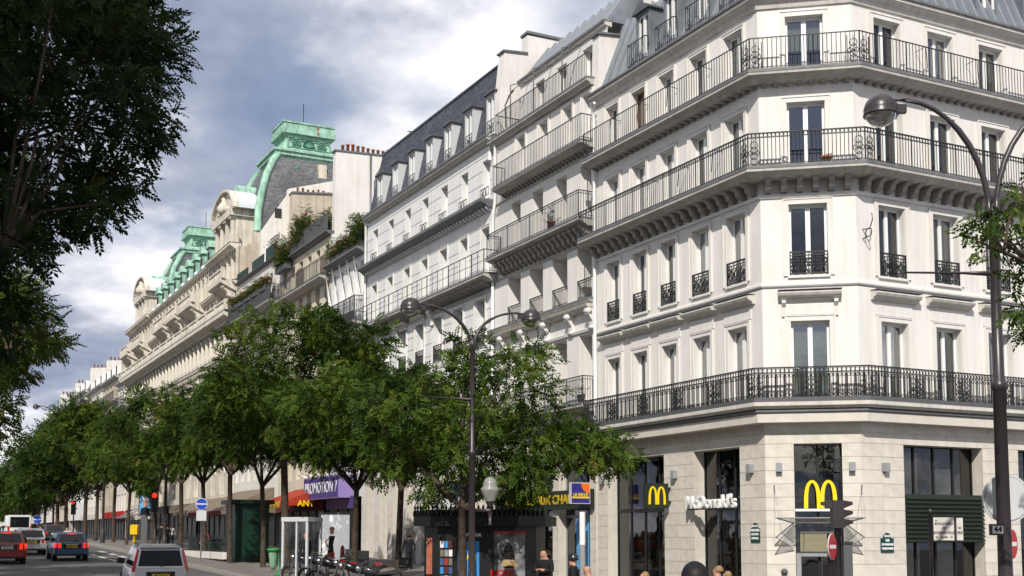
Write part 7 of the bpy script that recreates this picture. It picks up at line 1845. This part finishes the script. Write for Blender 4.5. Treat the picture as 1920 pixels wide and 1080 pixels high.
for i, (s, n_, rz, pm_, bx, sh, lab) in enumerate([(14.6, 9.4, 2.4, 'paint_black', False, False, 'black motorcycle with bright chrome parked below the fashion poster'), (13.0, 9.3, 2.2, 'paint_grey', True, True, 'dark grey motorcycle with top box behind the thin tree trunk'), (11.5, 9.4, 2.5, 'paint_black', True, False, 'black motorcycle with top box right of the thin trunk'), (10.1, 9.3, 2.3, 'paint_red', False, True, 'dark red motorcycle with windshield in the parked row'), (8.9, 9.5, 2.6, 'paint_black', False, False, 'black motorcycle nearest the walking man'), (7.6, 9.4, 2.4, 'paint_grey', True, False, 'grey motorcycle at the kiosk end of the row')]):
    motorcycle(lab, sw(s, n_, dz=PAVE), rz + ANG - 1.2, pm_, bx, 7, sh)

# ------------------------------------------------------------------ people
JOBS = []
def person(label, x, y, top, gz, rz, topm, legm, hairm='hair_dark', skinm='skin', walk=0.0, arms='down', hair=True, hat=None, bald=False):
    Hh = max(1.1, top - gz); k = Hh / 1.75
    o = empty('person', (x, y, gz), rz, label, 'person')
    V, E_, Rr = [], [], []
    def v(p, r, par=None):
        V.append(Vector(p) * k); Rr.append(r * k)
        if par is not None: E_.append((par, len(V) - 1))
        return len(V) - 1
    pel = v((0, 0, 0.95), 0.15); sp = v((0, 0.01, 1.12), 0.14, pel); ch = v((0, 0.01, 1.3), 0.165, sp); sh = v((0, 0, 1.43), 0.12, ch); nk = v((0, 0.01, 1.5), 0.058, sh); h1 = v((0, 0.03, 1.58), 0.085, nk); h2 = v((0, 0.03, 1.66), 0.10, h1); v((0, 0.015, 1.735), 0.06, h2)
    v((0, 0.115, 1.61), 0.022, h1)
    for sg in (-1, 1):
        hp = v((sg * 0.1, 0, 0.9), 0.105, pel); st_ = walk * sg
        kn = v((sg * 0.11, 0.12 * abs(st_) * 0.3 + st_ * 0.2, 0.5), 0.068, hp); an_ = v((sg * 0.11, st_ * 0.34 - 0.03, 0.1), 0.045, kn); hl_ = v((sg * 0.11, st_ * 0.34 - 0.05, 0.045), 0.042, an_); v((sg * 0.13, st_ * 0.34 + 0.17, 0.035), 0.035, hl_)
        sd_ = v((sg * 0.2, 0, 1.41), 0.072, sh)
        if arms == 'down': el = v((sg * 0.27, -0.03 - st_ * 0.12, 1.14), 0.05, sd_); wr = v((sg * 0.28, 0.06 - st_ * 0.22, 0.9), 0.034, el); hd = (sg * 0.28, 0.09 - st_ * 0.24, 0.82); dirv = (0, 0.02, -0.085)
        else: el = v((sg * 0.28, 0.08, 1.16), 0.05, sd_); wr = v((sg * 0.08, 0.26, 1.2), 0.034, el); hd = (-sg * 0.0 + sg * 0.02, 0.27, 1.22); dirv = (-sg * 0.085, 0.0, 0.01)
        pm__ = v(hd, 0.034, wr)
        for j, (off, ln) in enumerate(((-0.024, 0.8), (-0.008, 1.0), (0.008, 0.95), (0.024, 0.75))):
            a_ = v((hd[0] + dirv[0] * 0.5, hd[1] + off + dirv[1] * 0.5, hd[2] + dirv[2] * 0.5), 0.0085, pm__); v((hd[0] + dirv[0] * ln + (-sg * 0.012), hd[1] + off + dirv[1] * ln, hd[2] + dirv[2] * ln), 0.0075, a_)
        tb = v((hd[0], hd[1] + 0.04, hd[2] + 0.005), 0.011, pm__); v((hd[0] + dirv[0] * 0.3, hd[1] + 0.06, hd[2] + dirv[2] * 0.3), 0.009, tb)
    me = bpy.data.meshes.new('body'); me.from_pydata([tuple(p) for p in V], E_, []); ob_ = bpy.data.objects.new('body', me); COL.objects.link(ob_)
    md = ob_.modifiers.new('skin', 'SKIN'); md.use_smooth_shade = True
    if not me.skin_vertices: 
        bpy.context.view_layer.objects.active = ob_
    sv = me.skin_vertices[0].data
    for i, r in enumerate(Rr): sv[i].radius = (r * 1.28, r * 0.86) if i in (0, 1, 2) else (r * 1.12, r * 1.12) if 0.026 * k < r else (r, r)
    sv[0].use_root = True
    ob_.modifiers.new('sub', 'SUBSURF').levels = 1
    JOBS.append((ob_, o, k, arms, (topm, legm, skinm, 'rubber')))
    hc_ = Vector((0, 0.012, 1.655)) * k; r = 0.112 * k
    if hair and not bald:
        put('hair', MB().lathe([(0.0, r * 1.08)] + [(r * 1.02 * math.cos(t), r * 1.08 * math.sin(t)) for t in [R(70), R(50), R(30), R(10), R(-8)]] + [(r * 0.85, -r * 0.3)], 12, tuple(hc_ + Vector((0, -0.022 * k, 0)))).mesh('hair', hairm), o)
    if hat: put('hat', MB().lathe([(0.0, r * 1.3)] + [(r * 1.14 * math.cos(t), r * 1.3 * math.sin(t)) for t in [R(75), R(55), R(35), R(15), R(0)]] + [(r * 1.16, -r * 0.35), (r * 1.0, -r * 0.35)], 14, tuple(hc_)).mesh('hat', hat), o)
    for sg in (-1, 1):
        put('eye', MB().lathe([(0.0, -0.012 * k), (0.012 * k, 0.0), (0.0, 0.012 * k)], 6, (sg * 0.035 * k, 0.108 * k, 1.645 * k)).mesh('eye', 'letter_black'), o)
        put('ear', MB().lathe([(0.0, -0.03 * k), (0.016 * k, 0.0), (0.0, 0.03 * k)], 6, (sg * 0.098 * k, 0.015 * k, 1.62 * k)).mesh('ear', skinm), o)
    return o
def pperson(label, px, py, Y, *a, **kw):
    q = px_pt(px, py, Y); s = (q - CO).dot(U2); n_ = (q - CO).dot(N2); gz = g(s) + (PAVE if n_ < 10.4 else 0)
    return person(label, q.x, q.y, q.z, gz, *a, **kw)
pperson('man in a dark suit walking away past the pale stone piers', 767, 1001, 54, R(10), 'cloth_navy', 'cloth_navy', 'hair_dark', 'skin_dark', walk=0.8)
pperson('man in a dark shirt with folded arms beside the kiosk', 1021, 1030, 35, R(150), 'cloth_black', 'cloth_navy', arms='fold')
pperson('person in black jacket and black helmet by the corner', 1076, 1040, 31, R(80), 'cloth_black', 'cloth_black', hat='paint_black', hair=False)
pperson('bald man in a tan shirt near the stone pier', 1103, 1060, 28.5, R(120), 'cloth_tan', 'cloth_blue', bald=True)
pperson('fair haired youth in front of the restaurant window', 1347, 1062, 26, R(60), 'cloth_blue', 'cloth_navy', 'hair_fair')
pperson('shorter brown haired youth beside the fair haired one', 1364, 1072, 27, R(60), 'cloth_white', 'cloth_navy', 'hair_fair')
pperson('person in a round black cap close to the camera, only the cap showing', 1303, 1062, 10.5, R(0), 'cloth_black', 'cloth_black', hat='cloth_navy')
pperson('tourist with light hair low at the frame edge below the arches sign', 1209, 1073, 27, R(100), 'cloth_red', 'cloth_blue', 'hair_fair')
pperson('dark dressed pedestrian left of a pair near the portrait billboard', 303, 982, 76, R(20), 'cloth_black', 'cloth_black', walk=0.5)
pperson('dark dressed pedestrian right of a pair near the portrait billboard', 313, 984, 77, R(20), 'cloth_black', 'cloth_black', walk=-0.5)
pperson('pedestrian in a light top beyond the dark pair', 322, 985, 82, R(200), 'cloth_white', 'cloth_navy', walk=0.4)
pperson('person in a white shirt behind the blue car', 126, 989, 74, R(200), 'cloth_white', 'cloth_navy', walk=0.4)
pperson('seated-height customer in a red top behind the café railing', 384, 990, 66, R(160), 'cloth_red', 'cloth_navy')
pperson('person standing in the phone booth', 576, 997, 45.0, R(120), 'cloth_navy', 'cloth_blue')

dg = bpy.context.evaluated_depsgraph_get()
for ob_, o, k, arms, mts in JOBS:
    m2 = bpy.data.meshes.new_from_object(ob_.evaluated_get(dg)); m2.materials.clear()
    for q in mts: m2.materials.append(MAT[q])
    for p in m2.polygons:
        c = p.center / k; p.use_smooth = True
        if c.z > 1.495: i = 2
        elif c.z < 0.09: i = 3
        elif arms != 'down' and c.y > 0.2 and abs(c.x) < 0.14 and c.z > 1.1: i = 2
        elif abs(c.x) > 0.2 and c.z < 0.90: i = 2
        elif c.z < 0.93: i = 1
        else: i = 0
        p.material_index = i
    put('body', m2, o)
for ob_, *_r in JOBS: bpy.data.objects.remove(ob_, do_unlink=True)
